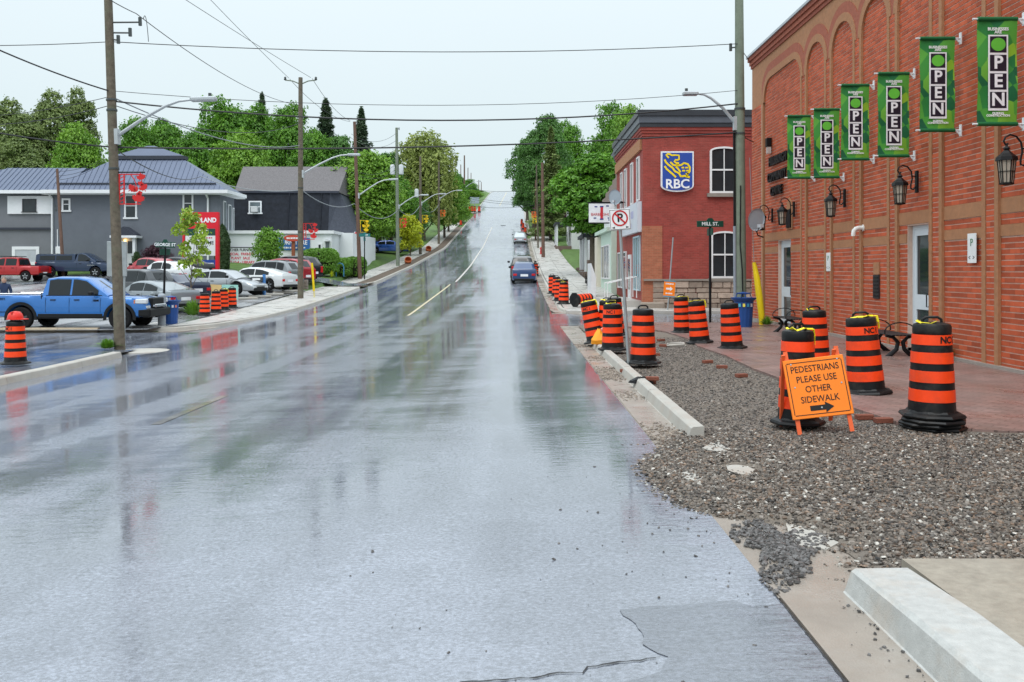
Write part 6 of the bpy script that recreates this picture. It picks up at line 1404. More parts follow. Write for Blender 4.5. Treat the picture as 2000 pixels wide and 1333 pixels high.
l, h = gp_(703, 545, 238); pole('p3', 'third utility pole, reddish brown, with a yellow leaf banner', l, h, .17, (-2, 0), POLEB, (h*.53, 2.6, 1.2, .8, 1), None, [(h-.1, 1, .05)])
l, h = gp_(777, 520, 250); pole('p4', 'fourth utility pole, greenish, with grey transformers', l, h, .19, (-.5, 0), POLEG, (h*.43, 2.3, 1.1, .8, 1), None, [(h-.1, 1, .05)], [(h*.66, 1), (h*.66, -1)])
l, h = gp_(821, 497, 306); pole('p5', 'fifth utility pole beside the lime yellow tree', l, h, .18, (0, 0), POLE, (h*.52, 2.2, 1.1, .8, 1), None, [], [(h*.58, -1)])
l, h = gp_(857, 477, 316); pole('p6', 'sixth utility pole beside the uphill pavement', l, h, .17, (0, 0), POLE, (h*.55, 2.4, 1.1, .8, 1))
l, h = gp_(907, 424, 304); pole('p7', 'dark utility pole uphill with a lamp arm to the right', l, h, .19, (0, 0), POLEB, (h*.48, 2.6, 1.2, .8, 1))
for i, (px, py, ty) in enumerate(((885, 400, 308), (889, 400, 314), (900, 396, 322), (914, 392, 328), (920, 390, 338), (935, 388, 352), (940, 386, 356))):
    Yf = 215+i*18; x = (px-CX)/F*Yf; z = gz(x, Yf); pole('f%d' % i, 'distant thin pole on the left of the hill, %s from the left' % ['first', 'second', 'third', 'fourth', 'fifth', 'sixth', 'seventh'][i], (x, Yf, z), EYE+(CY-ty)*Yf/F-z, .16, (0, 0), POLEB)
Yr = 28.2; xr = (1447-CX)/F*Yr; zr_ = gz(xr, Yr); pole('r1', 'tall green grey utility pole at the far end of the brick hall', (xr, Yr, zr_), 12.2, .185, (-.3, 0), POLEG, (6.55, 1.35, .95, .5, -1), None, [(9.0, -1, .1)], (), 'utility_pole', (7.0, 6.2))
m = MB(); m.tube([(-.2,-.05,0),(-.2,-.05,3.2)], .05, 8); m.build('conduit', M('grey conduit', (.25,.28,.32), .5), poles['r1']); m = MB(); m.tube([(-.2,-.05,3.2),(-.2,-.05,6.3)], .04, 8); m.build('riser_cable', BLACK, poles['r1']); m = MB(); m.tube([(.02,-.19,.9),(.0,-.2,1.8),(-.06,-.19,2.6),(-.03,-.18,4.5)], .02, 6); m.build('cable', BLACK, poles['r1'])
l, h = gp_(1061, 503, 318); pole('r2', 'dark utility pole on the right pavement uphill', l, h, .2, (-.6, 0), POLEB, None, None, [(h*.8, -1, .1)]); l, h = gp_(1051, 485, 322); pole('r3', 'thin pole just left of the dark right pole uphill', l, h, .11, (-1.2, 0), POLE); l, h = gp_(1046, 470, 352); pole('r4', 'short pole behind the pair of right poles uphill', l, h, .12, (0, 0), POLEB)
Yo = 68; xo = (124-CX)/F*Yo; pole('old', 'short crooked brown service pole before the grey building', (xo, Yo, gz(xo, Yo)), EYE+(CY-330)*Yo/F-gz(xo, Yo), .14, (-3.4, 0), POLEB, None, None, [(5.2, -1, .15), (5.5, -1, .15)])
l, h = gp_(890, 440, 398); pole('s1', 'short grey lamp post by the uphill lane', l, h, .07, (0, 0), GALV)
# back of a big traffic sign behind the first pole
tsp = thing('sign_back', 'grey back of a traffic sign half hidden behind the nearest pole', 'sign', (Xpx(230, 30), 30, gz(-13.6, 30))); m = MB(); k = 30/F; m.cbox(-21*k, 18*k, -.02, .02, EYE+(CY-540)*k-tsp.location.z, EYE+(CY-472)*k-tsp.location.z, .01); m.build('plate', GALV, tsp); m = MB(); m.box(10*k, 13*k, .03, .08, 0, EYE+(CY-480)*k-tsp.location.z); m.build('post', GALV, tsp)
# maple leaf pole decorations
LEAF = [(0,1),(.16,.62),(.42,.74),(.36,.3),(.66,.52),(.74,.36),(1,.34),(.82,.06),(.92,-.08),(.5,-.36),(.52,-.5),(.06,-.42),(.05,-.9),(-.05,-.9),(-.06,-.42),(-.52,-.5),(-.5,-.36),(-.92,-.08),(-.82,.06),(-1,.34),(-.74,.36),(-.66,.52),(-.36,.3),(-.42,.74),(-.16,.62)]
def leaf_banner(label, loc, wv, hv, col, side=1, full=True):
    t = thing('leaf_decoration', label, 'decoration', loc, 0, 'maple leaf decorations on poles'); mt = M('decor '+col, dict(red=(.52,.02,.02), yellow=(.75,.5,.01), orange=(.7,.12,.02))[col], .45)
    m = MB(); m.tube([(-.25,0,hv+.06),(wv,0,hv+.06)], .022, 6); m.build('support', BLACK, t)
    for k, (a, b) in enumerate((((.02,0),(.02,hv)), ((.02+wv*.18,0),(.02+wv*.18,hv)))): m = MB(); m.bar((a[0],0,a[1]),(b[0],0,b[1]), .035, .03); m.build('frame_bar', mt, t)
    for z in (0, hv): m = MB(); m.bar((0,0,z),(wv*.85,0,z), .03, .035, up=(0,1,0)); m.build('frame_bar', mt, t)
    m = MB(); m.tube([(wv*.45,0,hv),(wv*.6,0,hv*.82),(wv*.68,0,hv*.62)], .015, 5); m.build('stem', mt, t)
    for k in range(7): m = MB(); z = hv*(.08+.13*k); m.bar((.03,0,z),(.02+wv*.17,0,z+hv*.07), .025, .02); m.build('letter_bar', mt, t)
    for x, z, s, rt in ((.86,.9,.16,10),(.84,.68,.11,-20),(.95,.55,.16,30),(.5,.52,.16,-50),(.68,.5,.1,80),(.8,.36,.1,10),(.75,.18,.22,-10)):
        m = MB(); c, sn = math.cos(R(rt)), math.sin(R(rt)); m.prism([(x*wv+(a*c-b*sn)*s*wv*1.15, z*hv+(a*sn+b*c)*s*wv*1.15) for a, b in LEAF], lambda a, b, q: (a, q, b), -.02, .012); m.build('leaf', mt, t)
    return t
k = 25.3/F; leaf_banner('red maple leaf decoration on the nearest left pole', (tuple(U(232, 399, 25.3))), 51*k, 58*k, 'red')
Y2 = poles['p2'].location.y; k = Y2/F; leaf_banner('red maple leaf decoration on the second left pole', tuple(U(592, 468, Y2)), 27*k, 31*k, 'red')
for key, lab, px, py, wv, hv, c in (('p3', 'yellow maple leaf decoration on the third left pole', 700, 454, 20, 23, 'yellow'), ('p4', 'red maple leaf decoration on the fourth left pole', 779, 445, 15, 18, 'red'), ('p5', 'yellow maple leaf decoration on the fifth left pole', 823, 436, 13, 15, 'yellow'), ('p6', 'orange maple leaf decoration on the sixth left pole', 860, 423, 10, 12, 'orange')):
    Y_ = poles[key].location.y; k = Y_/F; leaf_banner(lab, tuple(U(px, py, Y_)), wv*k, hv*k, c)
for key, lab, px, py, wv, hv, c in (('r2', 'orange leaf decoration on the right uphill poles', 1038, 425, 9, 11, 'orange'), ('r3', 'yellow leaf decoration below it on the right uphill poles', 1040, 436, 10, 14, 'yellow')):
    Y_ = poles[key].location.y; k = Y_/F; leaf_banner(lab, tuple(U(px, py, Y_)), wv*k, hv*k, c)
# ---------------------------------------------------------------- overhead wires
WIRE = M('black wire', (.02,.021,.023), .5); WIREG = M('grey cable', (.2,.22,.24), .5)
def wire(label, a, b, sag, r_=.012, mat=WIRE, n=18):
    a = Vector(a); b = Vector(b); m = MB(); m.tube([a+(b-a)*(i/n)-Vector((0,0,4*sag*(i/n)*(1-i/n))) for i in range(n+1)], r_, 5)
    o = m.build('overhead_wire', mat); tag(o, label, 'wire', 'overhead wires')
P1 = lambda y: U(222-(675-y)*-.0-(675-y)*.022+8, y, 25.3)
R1 = lambda y: U(1441, y, 28.1)
wire('topmost wire crossing the street between the two near poles', P1(82), R1(86), .28, .013); wire('thin wire crossing the street below the topmost one', P1(178), R1(177), .45, .009)
wire('thick black cable crossing the street in the middle of the bundle', P1(198), R1(203), .55, .024); wire('lowest thick cable crossing the street to the red brick corner', P1(288), R1(259), .22, .024)
wire('thick cable coming in from the upper left edge to the nearest pole', U(-260, -30, 20), P1(180), .2, .022); wire('thick cable coming in from the left edge below the lamp arm', U(-260, 205, 22), P1(288), .15, .022)
wire('topmost wire leaving the left edge from the nearest pole', U(-300, 84, 25), P1(82), .1, .012)
p2 = poles['p2'].location; p2Y = p2.y
wire('primary wire from the nearest pole up to the second pole', U(266, 27, 25.3), U(585, 206, p2Y), .5, .013); wire('primary wire passing overhead to the nearest pole insulator', U(90, -90, 17), U(266, 27, 25.3), .1, .013)
wire('right hand overhead wire rising from the second pole top', U(607, 152, p2Y), U(332, -20, 33), .05, .012); wire('left hand overhead wire rising from the second pole top', U(564, 153, p2Y), U(392, -20, 36), .05, .012)
p3Y, p4Y, p5Y, p6Y, p7Y = (poles[q].location.y for q in ('p3', 'p4', 'p5', 'p6', 'p7'))
wire('right hand wire falling from the second pole top to the third', U(610, 154, p2Y), U(684, 236, p3Y), .4, .014); wire('left hand wire falling from the second pole top to the third', U(566, 155, p2Y), U(684, 238, p3Y), .5, .014)
wire('twisted service cable from the nearest pole to the second pole', P1(190), U(587, 284, p2Y), .6, .02, WIREG); wire('lower cable from the nearest pole to the second pole', P1(205), U(587, 240, p2Y), .7, .014)
wire('grey telephone cable from the second pole to the third', U(590, 372, p2Y), U(690, 399, p3Y), .55, .03, WIREG); wire('grey telephone cable from the third pole to the fourth', U(692, 398, p3Y), U(777, 411, p4Y), 1.0, .03, WIREG); wire('grey telephone cable from the fourth pole to the fifth', U(780, 410, p4Y), U(820, 402, p5Y), .8, .03, WIREG); wire('grey telephone cable from the fifth pole to the sixth', U(822, 402, p5Y), U(857, 400, p6Y), .9, .03, WIREG)
wire('grey service cable from the second pole to the grey roof corner', U(587, 372, p2Y), U(392, 345, 60), .4, .028, WIREG); wire('grey service cable along the grey roof to the nearest pole', U(392, 345, 60), P1(290), .5, .018)
for i, (ya, yb) in enumerate(((262, 262), (270, 276), (330, 322), (336, 332))): wire('wire %s between the third and fourth poles' % ['highest', 'second', 'third', 'lowest'][i], U(686, ya, p3Y), U(772, yb, p4Y), .7, .014)
for i, (x, y) in enumerate(((112, 335), (114, 344), (113, 352))): wire('service wire from the short crooked pole to the grey roof, %s' % ['upper', 'middle', 'lower'][i], U(x, y, 68), U(205, 308+i*4, 71), .3, .016)
wire('wire from the left edge to the nearest pole below the lamp', U(-200, 232, 30), P1(205), .4, .012); wire('thin wire from the left edge to the nearest pole above the pines', U(-200, 225, 30), P1(188), .3, .01)
for i, (ya, yb) in enumerate(((366, 366), (380, 392), (384, 396), (398, 398))): wire('far wire crossing the uphill road, %s' % ['highest', 'second', 'third', 'lowest'][i], U(905, ya, 178), U(1060, yb, 140), .8, .03)
wire('wire from the right pole to the brick hall cornice', R1(85), (XW-.1, 31.3, 9.3), .02, .012); wire('cable from the right pole to the red brick building', R1(262), (11.5, YB-.1, 7.2), .1, .02)
wire('hanging loop of jumper wire beside the nearest pole', U(280, 38, 25.3), U(290, 82, 25.3), -.35, .01)

# ---------------------------------------------------------------- vehicles
TYRE = M('tyre rubber', (.01,.01,.011), .7, var=.2, spec=.15); RIM = M('alloy rim', (.38,.4,.42), .3, metal=.8); RIMB = M('dark rim', (.11,.115,.12), .3, metal=.7); CHROME = M('chrome', (.6,.62,.64), .15, metal=1.); CARGL = M('car glass', (.01,.014,.016), .03, var=.2, scale=.6, spec=.35); CARGL2 = M('bright car glass', (.16,.24,.27), .04, var=.3, scale=.8, spec=.9)
TAIL = M('tail lamp red', (.5,.012,.015), .2); TAILL = M('tail lamp pale', (.6,.2,.2), .2); HEADL = M('head lamp', (.55,.58,.6), .1); TRIMB = M('black car trim', (.01,.011,.012), .5, spec=.2); PLATE = M('licence plate', (.72,.74,.78), .4)
def paint(name, col, metal=.25): return M(name, col, .28, metal=metal, var=.05, scale=1., coat=.8)
def vehicle(name, label, cat, loc, heading, L, W, H, belt, pts_body, roof, wins, wr, wx, mat, gc=.2, tall_tail=False, trim=True, rim=RIM, pillars=None, glass=CARGL, hub5=True, nose=.12, tailn=.1, canopy=None, flare=False, tail=True, group='parked vehicles'):
    """x forward from rear (0) to front (L). pts_body: (x, z) of the body top; roof: (x, z) cabin outline from rear foot to front foot;
    wins: (x0, x1) side glass spans; wr wheel radius; wx wheel centres."""
    t = thing(name, label, cat, loc, heading, group); px_, pz_ = zip(*pts_body); rxs, rzs = zip(*roof); ox = -L/2
    def hw(x): 
        e1 = max(0, 1-x/(L*.14)); e2 = max(0, 1-(L-x)/(L*.2)); return W/2*(1-tailn*e1**2-nose*e2**2)
    def zt(x): return float(np.interp(x, px_, pz_))
    def zb(x):
        z = gc+.05*max(0, 1-x/.5)+.04*max(0, 1-(L-x)/.5)
        for c in wx:
            d = abs(x-c)
            if d < wr*1.18: z = max(z, wr+math.sqrt((wr*1.18)**2-d*d))
        return z
    stn = sorted(set(list(np.linspace(0, L, 44))+[c+s*wr*1.18*f for c in wx for s in (-1, 1) for f in (1.002, .999, .93, .8, .6, .3)]+list(px_)))
    rings = []
    for x in stn:
        h_ = hw(x); a, b = zb(x), zt(x); b = max(b, a+.12); md = a+(b-a)*.45
        half = [(h_*.9, a), (h_*.985, min(a+.06, md)), (h_*1.0, md), (h_*.985, b-(b-a)*.22), (h_*.95, b-.04), (h_*.86, b), (h_*.4, b+.018)]
        rings.append([(x+ox, y, z) for y, z in half]+[(x+ox, -y, z) for y, z in reversed(half)])
    m = MB(); m.loft(rings); body = m.build('body', mat, t, 38)
    # cabin
    def zr(x): return float(np.interp(x, rxs, rzs))
    def cw(x, z): 
        top = max(rzs); f = (z-belt)/(top-belt+1e-6); return hw(x)*(.93-.2*max(0, f))
    xs_ = sorted(set(list(np.linspace(rxs[0], rxs[-1], 24))+list(rxs))); rings = []
    for x in xs_:
        z = max(zr(x), belt+.005); w1, w0 = cw(x, z), cw(x, belt); rings.append([(x+ox, w0, belt-.05), (x+ox, w1, z-.03), (x+ox, w1*.92, z+.008), (x+ox, w1*.5, z+.03), (x+ox, -w1*.5, z+.03), (x+ox, -w1*.92, z+.008), (x+ox, -w1, z-.03), (x+ox, -w0, belt-.05)])
    m = MB(); m.loft(rings); cab = m.build('cabin', mat, t, 38)
    for x0, x1 in wins:
        for s in (-1, 1):
            m = MB(); n = 12; q = []
            for i in range(n+1):
                x = x0+(x1-x0)*i/n; zt_ = zr(x)-.075; z0 = belt+.03
                if zt_ < z0+.02: zt_ = z0+.02
                wt_, wb_ = cw(x, zr(x)-.03), cw(x, belt); f_ = lambda z: wb_+(wt_-wb_)*(z-belt+.05)/(zr(x)-.03-belt+.05)
                q += [(x+ox, s*(f_(z0)+.008), z0), (x+ox, s*(f_(zt_)+.008), zt_)]
            m.add(q, [(2*i, 2*i+2, 2*i+3, 2*i+1) for i in range(n)]); m.build('side_window', glass, cab, recalc=False)
    def slope(i0, i1, nm, f0=.12, f1=.88):
        (xa, za), (xb, zb_) = roof[i0], roof[i1]; a = (xa+(xb-xa)*f0, za+(zb_-za)*f0); b = (xa+(xb-xa)*f1, za+(zb_-za)*f1)
        d = Vector((xb-xa, 0, zb_-za)).normalized(); nrm = Vector((-d.z, 0, d.x)); nrm = nrm if nrm.z > 0 else -nrm; o_ = nrm*.026
        wa, wb2 = cw(a[0], max(a[1], belt))*.86, cw(b[0], b[1])*.86
        vs = []
        for yf in (-1, -.5, 0, .5, 1): e3 = .022*(1-yf*yf)+.004; vs += [(a[0]+ox+nrm.x*e3, wa*yf, a[1]+nrm.z*e3), (b[0]+ox+nrm.x*e3, wb2*yf, b[1]+nrm.z*e3)]
        m = MB(); m.add(vs, [(2*i, 2*i+1, 2*i+3, 2*i+2) for i in range(4)]); return m.build(nm, glass, cab, recalc=False)
    slope(len(roof)-1, len(roof)-2, 'windscreen'); slope(0, 1, 'rear_window')
    # wheels
    for c in wx:
        for s in (-1, 1):
            wy = s*(W/2-.11); Mx = Matrix.Rotation(R(90), 3, 'X'); m = MB()
            m.lathe([(wr*.62,-.1),(wr*.9,-.11),(wr,-.07),(wr,.07),(wr*.9,.11),(wr*.62,.1)], 22, (c+ox, wy, wr), Mx); m.f = m.f[:-2]; ty = m.build('tyre', TYRE, t, 40)
            m = MB(); m.lathe([(wr*.63,.0),(wr*.63,.09),(wr*.6,.1),(wr*.57,.06),(.1,.03),(.06,.07),(0,.07)], 20, (c+ox, wy, wr), Matrix.Rotation(R(90)*-s, 3, 'X')); m.f = m.f[:-1]; m.build('rim', TRIMB, ty, 40)
            for k in range(5):
                a = k*2*math.pi/5+.3; m = MB(); yo = wy+s*.085; m.bar((c+ox+.06*math.cos(a), yo, wr+.06*math.sin(a)), (c+ox+wr*.58*math.cos(a), yo, wr+wr*.58*math.sin(a)), .07, .03, up=(0,1,0)); m.build('spoke', rim, ty)
    m = MB(); m.box(ox+.25, -ox-.25, -W/2+.3, W/2-.3, gc+.02, gc+.3); m.build('underbody', TRIMB, t)
    if tail:
        zt0 = zt(.03); w_ = hw(.02); zl = zt0-.28
        for s in (-1, 1):
            m = MB(); hgt = .45 if tall_tail else .16; yy = s*(w_-.17); m.cbox(ox-.012, ox+.14, min(yy-.12, yy+.15) if s > 0 else yy-.15, yy+.15 if s > 0 else yy+.12, zl-hgt/2, zl+hgt/2, .02); m.build('tail_light', TAIL, t)
        m = MB(); m.box(ox-.02, ox+.01, -.26, .26, zl-.12, zl+.04) if not tall_tail else m.box(ox-.02, ox+.01, -.26, .26, zl-.32, zl-.16); m.build('licence_plate', PLATE, t)
        m = MB(); m.cbox(ox-.035, ox+.2, -w_+.1, w_-.1, gc+.0, gc+.17, .03); m.build('rear_bumper', TRIMB, t)
        zf = zt(L-.05)-.17; wf = hw(L-.03)
        for s in (-1, 1): m = MB(); yy = s*(wf-.2); m.cbox(-ox-.2, -ox+.012, yy-.17, yy+.17, zf-.08, zf+.08, .02); m.build('head_light', HEADL, t)
        m = MB(); m.cbox(-ox-.1, -ox+.02, -wf+.45, wf-.45, zf-.18, zf+.04, .02); m.build('grille', TRIMB, t); m = MB(); m.cbox(-ox-.2, -ox+.03, -wf+.1, wf-.1, gc, gc+.2, .03); m.build('front_bumper', TRIMB, t)
    mx = rxs[-1]-.35*(rxs[-1]-rxs[-2])-.25
    for s in (-1, 1): m = MB(); yy = s*(hw(mx)+.04); m.cbox(mx+ox-.06, mx+ox+.1, min(yy, yy+s*.2), max(yy, yy+s*.2), belt+.02, belt+.17, .03); m.build('mirror', TRIMB, t)
    for x0, x1 in wins[:3]:
        for s in (-1, 1): m = MB(); xx = x0+.12; m.cbox(xx+ox, xx+.2+ox, s*hw(xx)*.99-.025, s*hw(xx)*.99+.025, belt-.17, belt-.13, .008); m.build('door_handle', TRIMB, t)
    for xd in [w_[0]-.06 for w_ in wins]+[wins[-1][1]+.12]:
        for s in (-1, 1): m = MB(); y_ = s*(hw(xd)*.996); m.box(xd+ox-.006, xd+ox+.006, min(y_, y_+s*.004), max(y_, y_+s*.004), gc+.2, belt-.06); m.build('door_seam', TRIMB, t)
    return t, ox, hw, zt
N = R(90)
SEDAN = dict(L=4.55, W=1.76, H=1.44, belt=.93, pts_body=[(0,.86),(.08,1.0),(.75,1.02),(1.3,.94),(3.0,.93),(3.6,.9),(4.2,.78),(4.5,.62),(4.55,.55)], roof=[(.55,.96),(1.35,1.36),(1.9,1.43),(2.5,1.44),(2.9,1.38),(3.7,.9)], wins=[(1.15,1.95),(2.02,2.95)], wr=.31, wx=(.85,3.6))
SUV = dict(L=4.6, W=1.85, H=1.68, belt=1.05, pts_body=[(0,.95),(.05,1.08),(.4,1.06),(3.2,1.05),(3.7,1.04),(4.35,.9),(4.55,.72),(4.6,.6)], roof=[(.05,1.05),(.45,1.58),(1.0,1.67),(2.2,1.68),(2.7,1.6),(3.55,1.03)], wins=[(.42,.95),(1.02,1.85),(1.92,2.9)], wr=.35, wx=(.85,3.65), tall_tail=True)
def at(px, py): p = G(px, py); return (p.x, p.y, p.z)
def hill(t, y): 
    s = math.atan((zc(y+2)-zc(y-2))/4); t.rotation_euler = (0, -s, N) if False else (0, 0, 0); t.rotation_mode = 'QUATERNION'; t.rotation_quaternion = (Matrix.Rotation(s, 3, 'X') @ Matrix.Rotation(N, 3, 'Z')).to_quaternion()
BLUE = paint('deep blue paint', (.006,.035,.12), .0); BLK = paint('black paint', (.012,.013,.015)); SIL = paint('silver paint', (.36,.38,.4), .6); PSIL = paint('pale silver paint', (.42,.46,.49), .5)
p = G(1024, 555); t, *_ = vehicle('parked_car', 'blue sedan parked facing uphill on the right, nearest in the row', 'car', (p.x, p.y+2.2, gz(p.x, p.y+2.2)), N, **SEDAN, mat=BLUE, glass=CARGL2); hill(t, p.y+2.2)
p = G(1020, 545); t, *_ = vehicle('parked_car', 'black SUV parked just ahead of the blue sedan', 'car', (p.x, p.y+2.3, gz(p.x, p.y+2.3)), N, **SUV, mat=BLK); hill(t, p.y+2.3)
p = G(1016, 477); t, *_ = vehicle('parked_car', 'silver sedan parked farther uphill on the right', 'car', (p.x, p.y+2.3, gz(p.x, p.y+2.3)), N, **SEDAN, mat=PSIL); hill(t, p.y+2.3)
t, *_ = vehicle('parked_car', 'pale car parked beside the white house up the hill', 'car', (9.5*.93, 126, gz(8.8, 126)), R(0), **SEDAN, mat=SIL)
# left lot
FAST = dict(L=4.83, W=1.87, H=1.4, belt=.92, pts_body=[(0,.84),(.06,.97),(.5,.98),(1.2,.94),(3.1,.92),(3.7,.88),(4.4,.74),(4.78,.58),(4.83,.5)], roof=[(.25,.98),(1.5,1.33),(2.1,1.4),(2.6,1.4),(3.0,1.34),(3.85,.87)], wins=[(1.0,2.0),(2.07,3.1)], wr=.34, wx=(.92,3.82))
def lot(label, px, py, heading, spec, mat, dx=0, **k): p = G(px, py); q = (p.x+dx, p.y, p.z); return vehicle('parked_car', label, 'car', q, heading, **spec, mat=mat, **k)
# nearer row seen nose or tail on to the street
lot('silver fastback car with dark wheels behind the striped drums', 436, 575, R(-14), FAST, SIL)
lot('white crossover just behind the silver fastback', 503, 567, R(160), FAST, paint('white paint', (.6,.62,.63), .1))
lot('grey boxy SUV behind the white crossover', 522, 560, R(158), SUV, paint('mid grey paint', (.2,.215,.225), .4)); lot('red SUV behind the grey boxy SUV', 549, 554, R(156), SUV, paint('red paint', (.35,.02,.03), .3)); lot('black SUV farthest in the row by the second pole', 566, 548, R(155), SUV, BLK)
lot('grey hatchback with red tail lights behind the left blue bin', 300, 606, R(148), {**FAST, 'L': 4.83}, paint('steel grey paint', (.24,.27,.29), .5))
lot('dark blue car with white glare between the hatchback and the young tree', 335, 588, R(146), SEDAN, paint('ink blue paint', (.02,.03,.06))); lot('black SUV roof visible above the blue pickup bonnet', 262, 590, R(150), SUV, paint('charcoal paint', (.04,.045,.05)))
lot('white car farther back in the left lot near the pylon', 330, 556, R(150), SEDAN, paint('white paint', (.6,.62,.63), .1)); lot('red car farthest back in the left lot', 300, 548, R(150), SEDAN, paint('red paint', (.35,.02,.03), .3)); lot('dark car beside the red car at the back of the left lot', 355, 546, R(150), SEDAN, BLK)
for lab, px, py in (('blue car parked on the lawn behind the fourth pole, left', 717, 492), ('blue car parked on the lawn behind the fourth pole, right', 758, 492)):
    Yc = 100; x = (px-CX)/F*Yc; vehicle('parked_car', lab, 'car', (x, Yc, gz(x, Yc)), R(10), **SEDAN, mat=paint('bright blue paint', (.02,.08,.32)))
# pickups
def pickup(name, label, loc, heading, L, W, belt, H, mat, cab, bedz, wr, wx, hood, rim=RIM, wins=None, extra=None, **k):
    x0, x1 = cab
    body = [(0,bedz-.06),(.04,bedz),(x0-.03,bedz),(x0,belt),(x1,belt),(x1+.1,hood),(L-.55,hood-.03),(L-.12,hood-.12),(L,hood-.4)]
    roof = [(x0-.02,belt),(x0+.12,H-.06),(x0+.5,H),(x1-.95,H-.01),(x1-.6,H-.08),(x1+.28,belt+.02)]
    return vehicle(name, label, 'pickup truck', loc, heading, L, W, H, belt, body, roof, wins, wr, wx, mat, gc=.45, rim=rim, tall_tail=True, nose=.05, tailn=.03, **k)
RAM = M('two tone blue paint', (.02,.14,.42), .25, metal=.3, var=.04, scale=1, coat=1.)
p = G(157, 645); ram_y = p.y+1.15
k_ = ram_y/F; xc_ = (157-CX)*k_; ram, ox, hw_, zt_ = pickup('pickup_truck', 'bright blue crew cab pickup truck at the left edge', (xc_+.02, ram_y, gz(xc_, 33.3)), 0, 5.95, 2.06, 1.28, 1.99, RAM, (1.98, 4.2), 1.32, .43, (1.2, 4.95), 1.27, RIMB, [(2.2,3.02),(3.1,4.1)], group=None)
m = MB(); m.box(ox+.12, ox+1.9, -.85, .85, 1.315, 1.345); m.build('bed_cover', TRIMB, ram)
for s in (-1, 1): m = MB(); m.tube([(ox+.1, s*.93, 1.36), (ox+1.92, s*.93, 1.36)], .025, 6); m.build('bed_rail', CHROME, ram)
for c in (1.2, 4.95):
    for s in (-1, 1):
        m = MB(); n = 14; vs = []
        for i in range(n+1):
            a = math.pi*(i/n)*1.08-.12; 
            for r_, yo in ((.51, 1.0), (.62, 1.0), (.62, .96), (.51, .96)): vs.append((ox+c+r_*math.cos(a), s*(yo+.035), .43+r_*math.sin(a)))
        m.add(vs, [(4*i+j, 4*i+(j+1) % 4, 4*i+4+(j+1) % 4, 4*i+4+j) for i in range(n) for j in range(4)]); m.build('wheel_flare', TRIMB, ram)
m = MB(); m.cbox(-ox-.12, -ox+.06, -.55, .55, .78, 1.2, .04); m.build('front_grille', TRIMB, ram)
for s in (-1, 1):
    m = MB(); m.cbox(-ox-.42, -ox+.03, s*.93-.09 if s > 0 else -1.015, 1.015 if s > 0 else s*.93+.09, .98, 1.16, .03); m.build('head_light', HEADL, ram); m = MB(); m.cbox(-ox-.47, -ox-.43, s*.975-.03, s*.975+.03, .98, 1.12, .008); m.build('side_marker', M('amber lens', (.7,.2,.02), .3), ram)
m = MB(); m.cbox(-ox-.35, -ox+.16, -1.0, 1.0, .48, .8, .06); m.build('front_bumper', TRIMB, ram); m = MB(); m.cbox(-ox-.04, -ox+.17, -.5, .5, .82, .95, .03); m.build('bull_bar', CHROME, ram)
m = MB(); m.box(ox+1.7, ox+4.35, -1.0, -.94, .42, .5); m.build('running_board', TRIMB, ram)
for s in (-1, 1):
    m = MB(); m.box(ox+1.85, ox+4.3, s*1.024-.008, s*1.024+.008, .47, .6); m.build('sill_cladding', TRIMB, ram)
    m = MB(); m.box(ox+.0, ox+.75, s*1.018-.006, s*1.018+.006, .66, .685); m.build('crease_shade', TRIMB, ram)  # thin dark strip painted as the shade along the body crease
    m = MB(); m.box(ox+2.12, ox+4.25, s*.945-.008, s*.945+.012, 1.285, 1.31); m.build('window_trim', TRIMB, ram)
m = MB(); m.box(ox+1.955, ox+1.985, -1.0, 1.0, .5, 1.31); m.build('bed_gap', TRIMB, ram)
text('REBEL', .13, TRIMB, ram, (ox+.42, -1.012, 1.16), ext=.003, sx=1.2); text('HEMI', .1, TRIMB, ram, (ox+4.05, -1.022, 1.1), ext=.003, off=.004)
NAVY = paint('navy paint', (.012,.028,.065)); REDP = paint('pickup red paint', (.36,.012,.015))
pn = G(139, 549); nv, oxn, *_ = pickup('pickup_truck', 'navy pickup truck with a fibreglass canopy over its bed', (pn.x, pn.y+1.0, gz(pn.x, pn.y+1)), 0, 5.6, 2.0, 1.2, 1.87, NAVY, (3.05, 4.35), 1.22, .39, (1.15, 4.6), 1.16, RIM, [(3.25,4.2)], group=None)
m = MB(); rr = [[(oxn+x, y*wd, z) for y, z in ((.93,1.2),(.84,1.72),(.6,1.8),(-.6,1.8),(-.84,1.72),(-.93,1.2))] for x, wd in ((.02,.97),(.2,1),(2.9,1),(3.03,.98))]; m.loft(rr); cp = m.build('canopy', NAVY, nv, 30)
for x0, x1 in ((.35,1.5),(1.6,2.8)):
    for s in (-1, 1): m = MB(); m.add([(oxn+x0, s*.935, 1.32),(oxn+x1, s*.935, 1.32),(oxn+x1, s*.86, 1.66),(oxn+x0, s*.86, 1.66)], [(0,1,2,3)]); m.build('side_window', CARGL, cp, recalc=False)
text('SILVERADO', .11, CHROME, nv, (oxn+4.3, -1.01, .92), ext=.003)
pr_ = G(35, 552); rd, oxr, *_ = pickup('pickup_truck', 'red crew cab pickup truck with roof rack behind the blue pickup', (pr_.x-.9, pr_.y+.6, gz(pr_.x, pr_.y+.6)), R(180), 5.2, 1.85, 1.15, 1.78, REDP, (1.5, 3.7), 1.14, .37, (1.0, 4.2), 1.08, RIM, [(1.7,2.5),(2.6,3.6)], group=None)
for s in (-1, 1): m = MB(); m.bar((oxr+1.75, s*.62, 1.86), (oxr+3.0, s*.62, 1.86), .05, .05); m.build('roof_rack', TRIMB, rd)
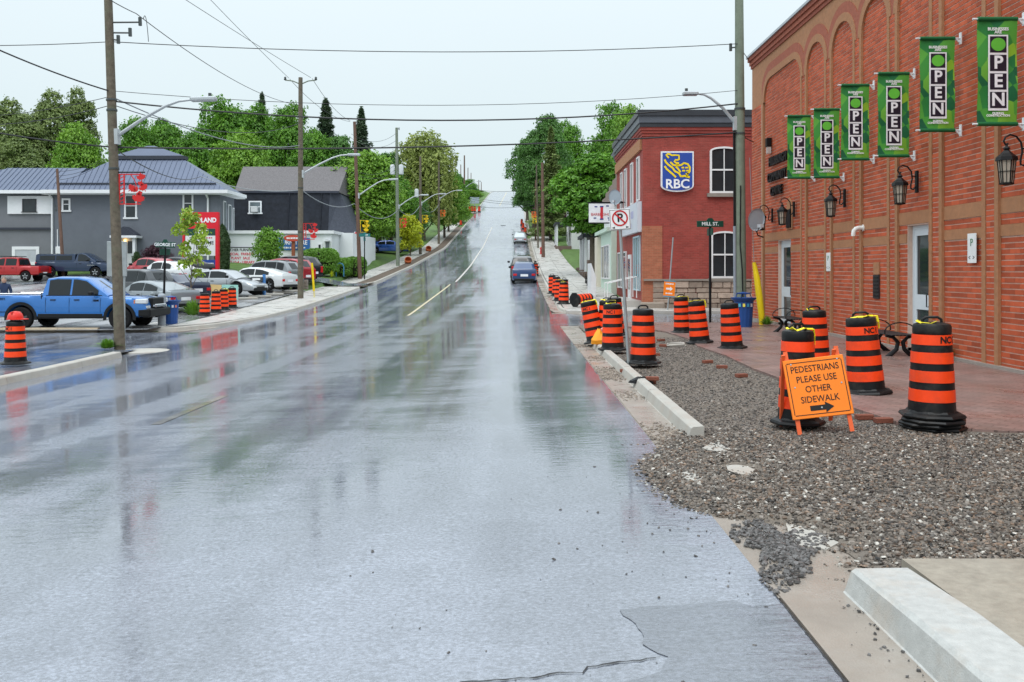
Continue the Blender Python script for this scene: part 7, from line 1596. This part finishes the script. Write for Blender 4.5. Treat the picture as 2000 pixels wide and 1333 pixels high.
# ---------------------------------------------------------------- tables with coloured boards near the young tree
sb = thing('folding_screen', 'pale boards in turquoise and yellow leaning beside the young tree', 'board', tuple(G(410, 596))); sb.location.y += 2
m = MB(); m.add([(-.9,0,.4),(-.1,0,.35),(-.1,.05,1.0),(-.9,.05,1.05)], [(0,1,2,3)]); m.build('yellow_sheet', M('pale yellow sheet', (.62,.45,.2), .6), sb); m = MB(); m.add([(-.08,0,.2),(.8,0,.2),(.8,.06,1.0),(-.08,.06,1.02)], [(0,1,2,3)]); m.build('turquoise_sheet', M('pale turquoise sheet', (.3,.58,.52), .6), sb); m = MB(); m.box(-.9,.8,.08,.1,0,.9); m.build('backing', SGW, sb)
# ---------------------------------------------------------------- person beyond the pickup bed
pw = thing('person', 'person in a dark blue jacket standing behind the blue pickup at the left edge', 'person', (-22.75, 38.6, gz(-22.75, 38.6)), R(20))
me = bpy.data.meshes.new('body'); J = [(0,0,.95),(0,0,1.15),(0,0,1.38),(0,.0,1.5),(0,-.01,1.62),(0,-.02,1.72),(.1,0,.9),(.11,0,.5),(.11,.02,.08),(.11,-.14,.03),(-.1,0,.9),(-.12,.02,.5),(-.12,.04,.08),(-.12,-.12,.03),(.19,0,1.42),(.27,.02,1.15),(.25,-.1,.92),(.25,-.13,.83),(-.19,0,1.42),(-.27,.02,1.15),(-.25,-.1,.92),(-.25,-.13,.83)]
E = [(0,1),(1,2),(2,3),(3,4),(4,5),(0,6),(6,7),(7,8),(8,9),(0,10),(10,11),(11,12),(12,13),(2,14),(14,15),(15,16),(16,17),(2,18),(18,19),(19,20),(20,21)]
rad = [.15,.15,.16,.06,.095,.1,.1,.075,.05,.045,.1,.075,.05,.045,.085,.065,.045,.04,.085,.065,.045,.04]
me.from_pydata(J, E, []); bo = link('body', me, pw); sk = bo.modifiers.new('s', 'SKIN'); bo.modifiers.new('u', 'SUBSURF').levels = 2
for i, v in enumerate(me.skin_vertices[0].data): v.radius = (rad[i], rad[i]*(.8 if i < 3 else 1)); v.use_root = (i == 0)
bo.modifiers['u'].render_levels = 2; me.materials.append(M('dark blue cloth', (.02,.035,.08), .8, var=.2))
m = MB(); m.lathe([(0,1.52),(.06,1.54),(.095,1.6),(.1,1.68),(.085,1.76),(.04,1.8),(0,1.81)], 16, (0,-.025,0)); m.build('face', M('skin', (.45,.27,.2), .6), pw, True); m = MB(); m.lathe([(.108,1.67),(.108,1.72),(.09,1.79),(.04,1.835),(0,1.84)], 16, (0,-.01,0)); m.build('hair', M('grey hair', (.2,.18,.16), .8), pw, True)
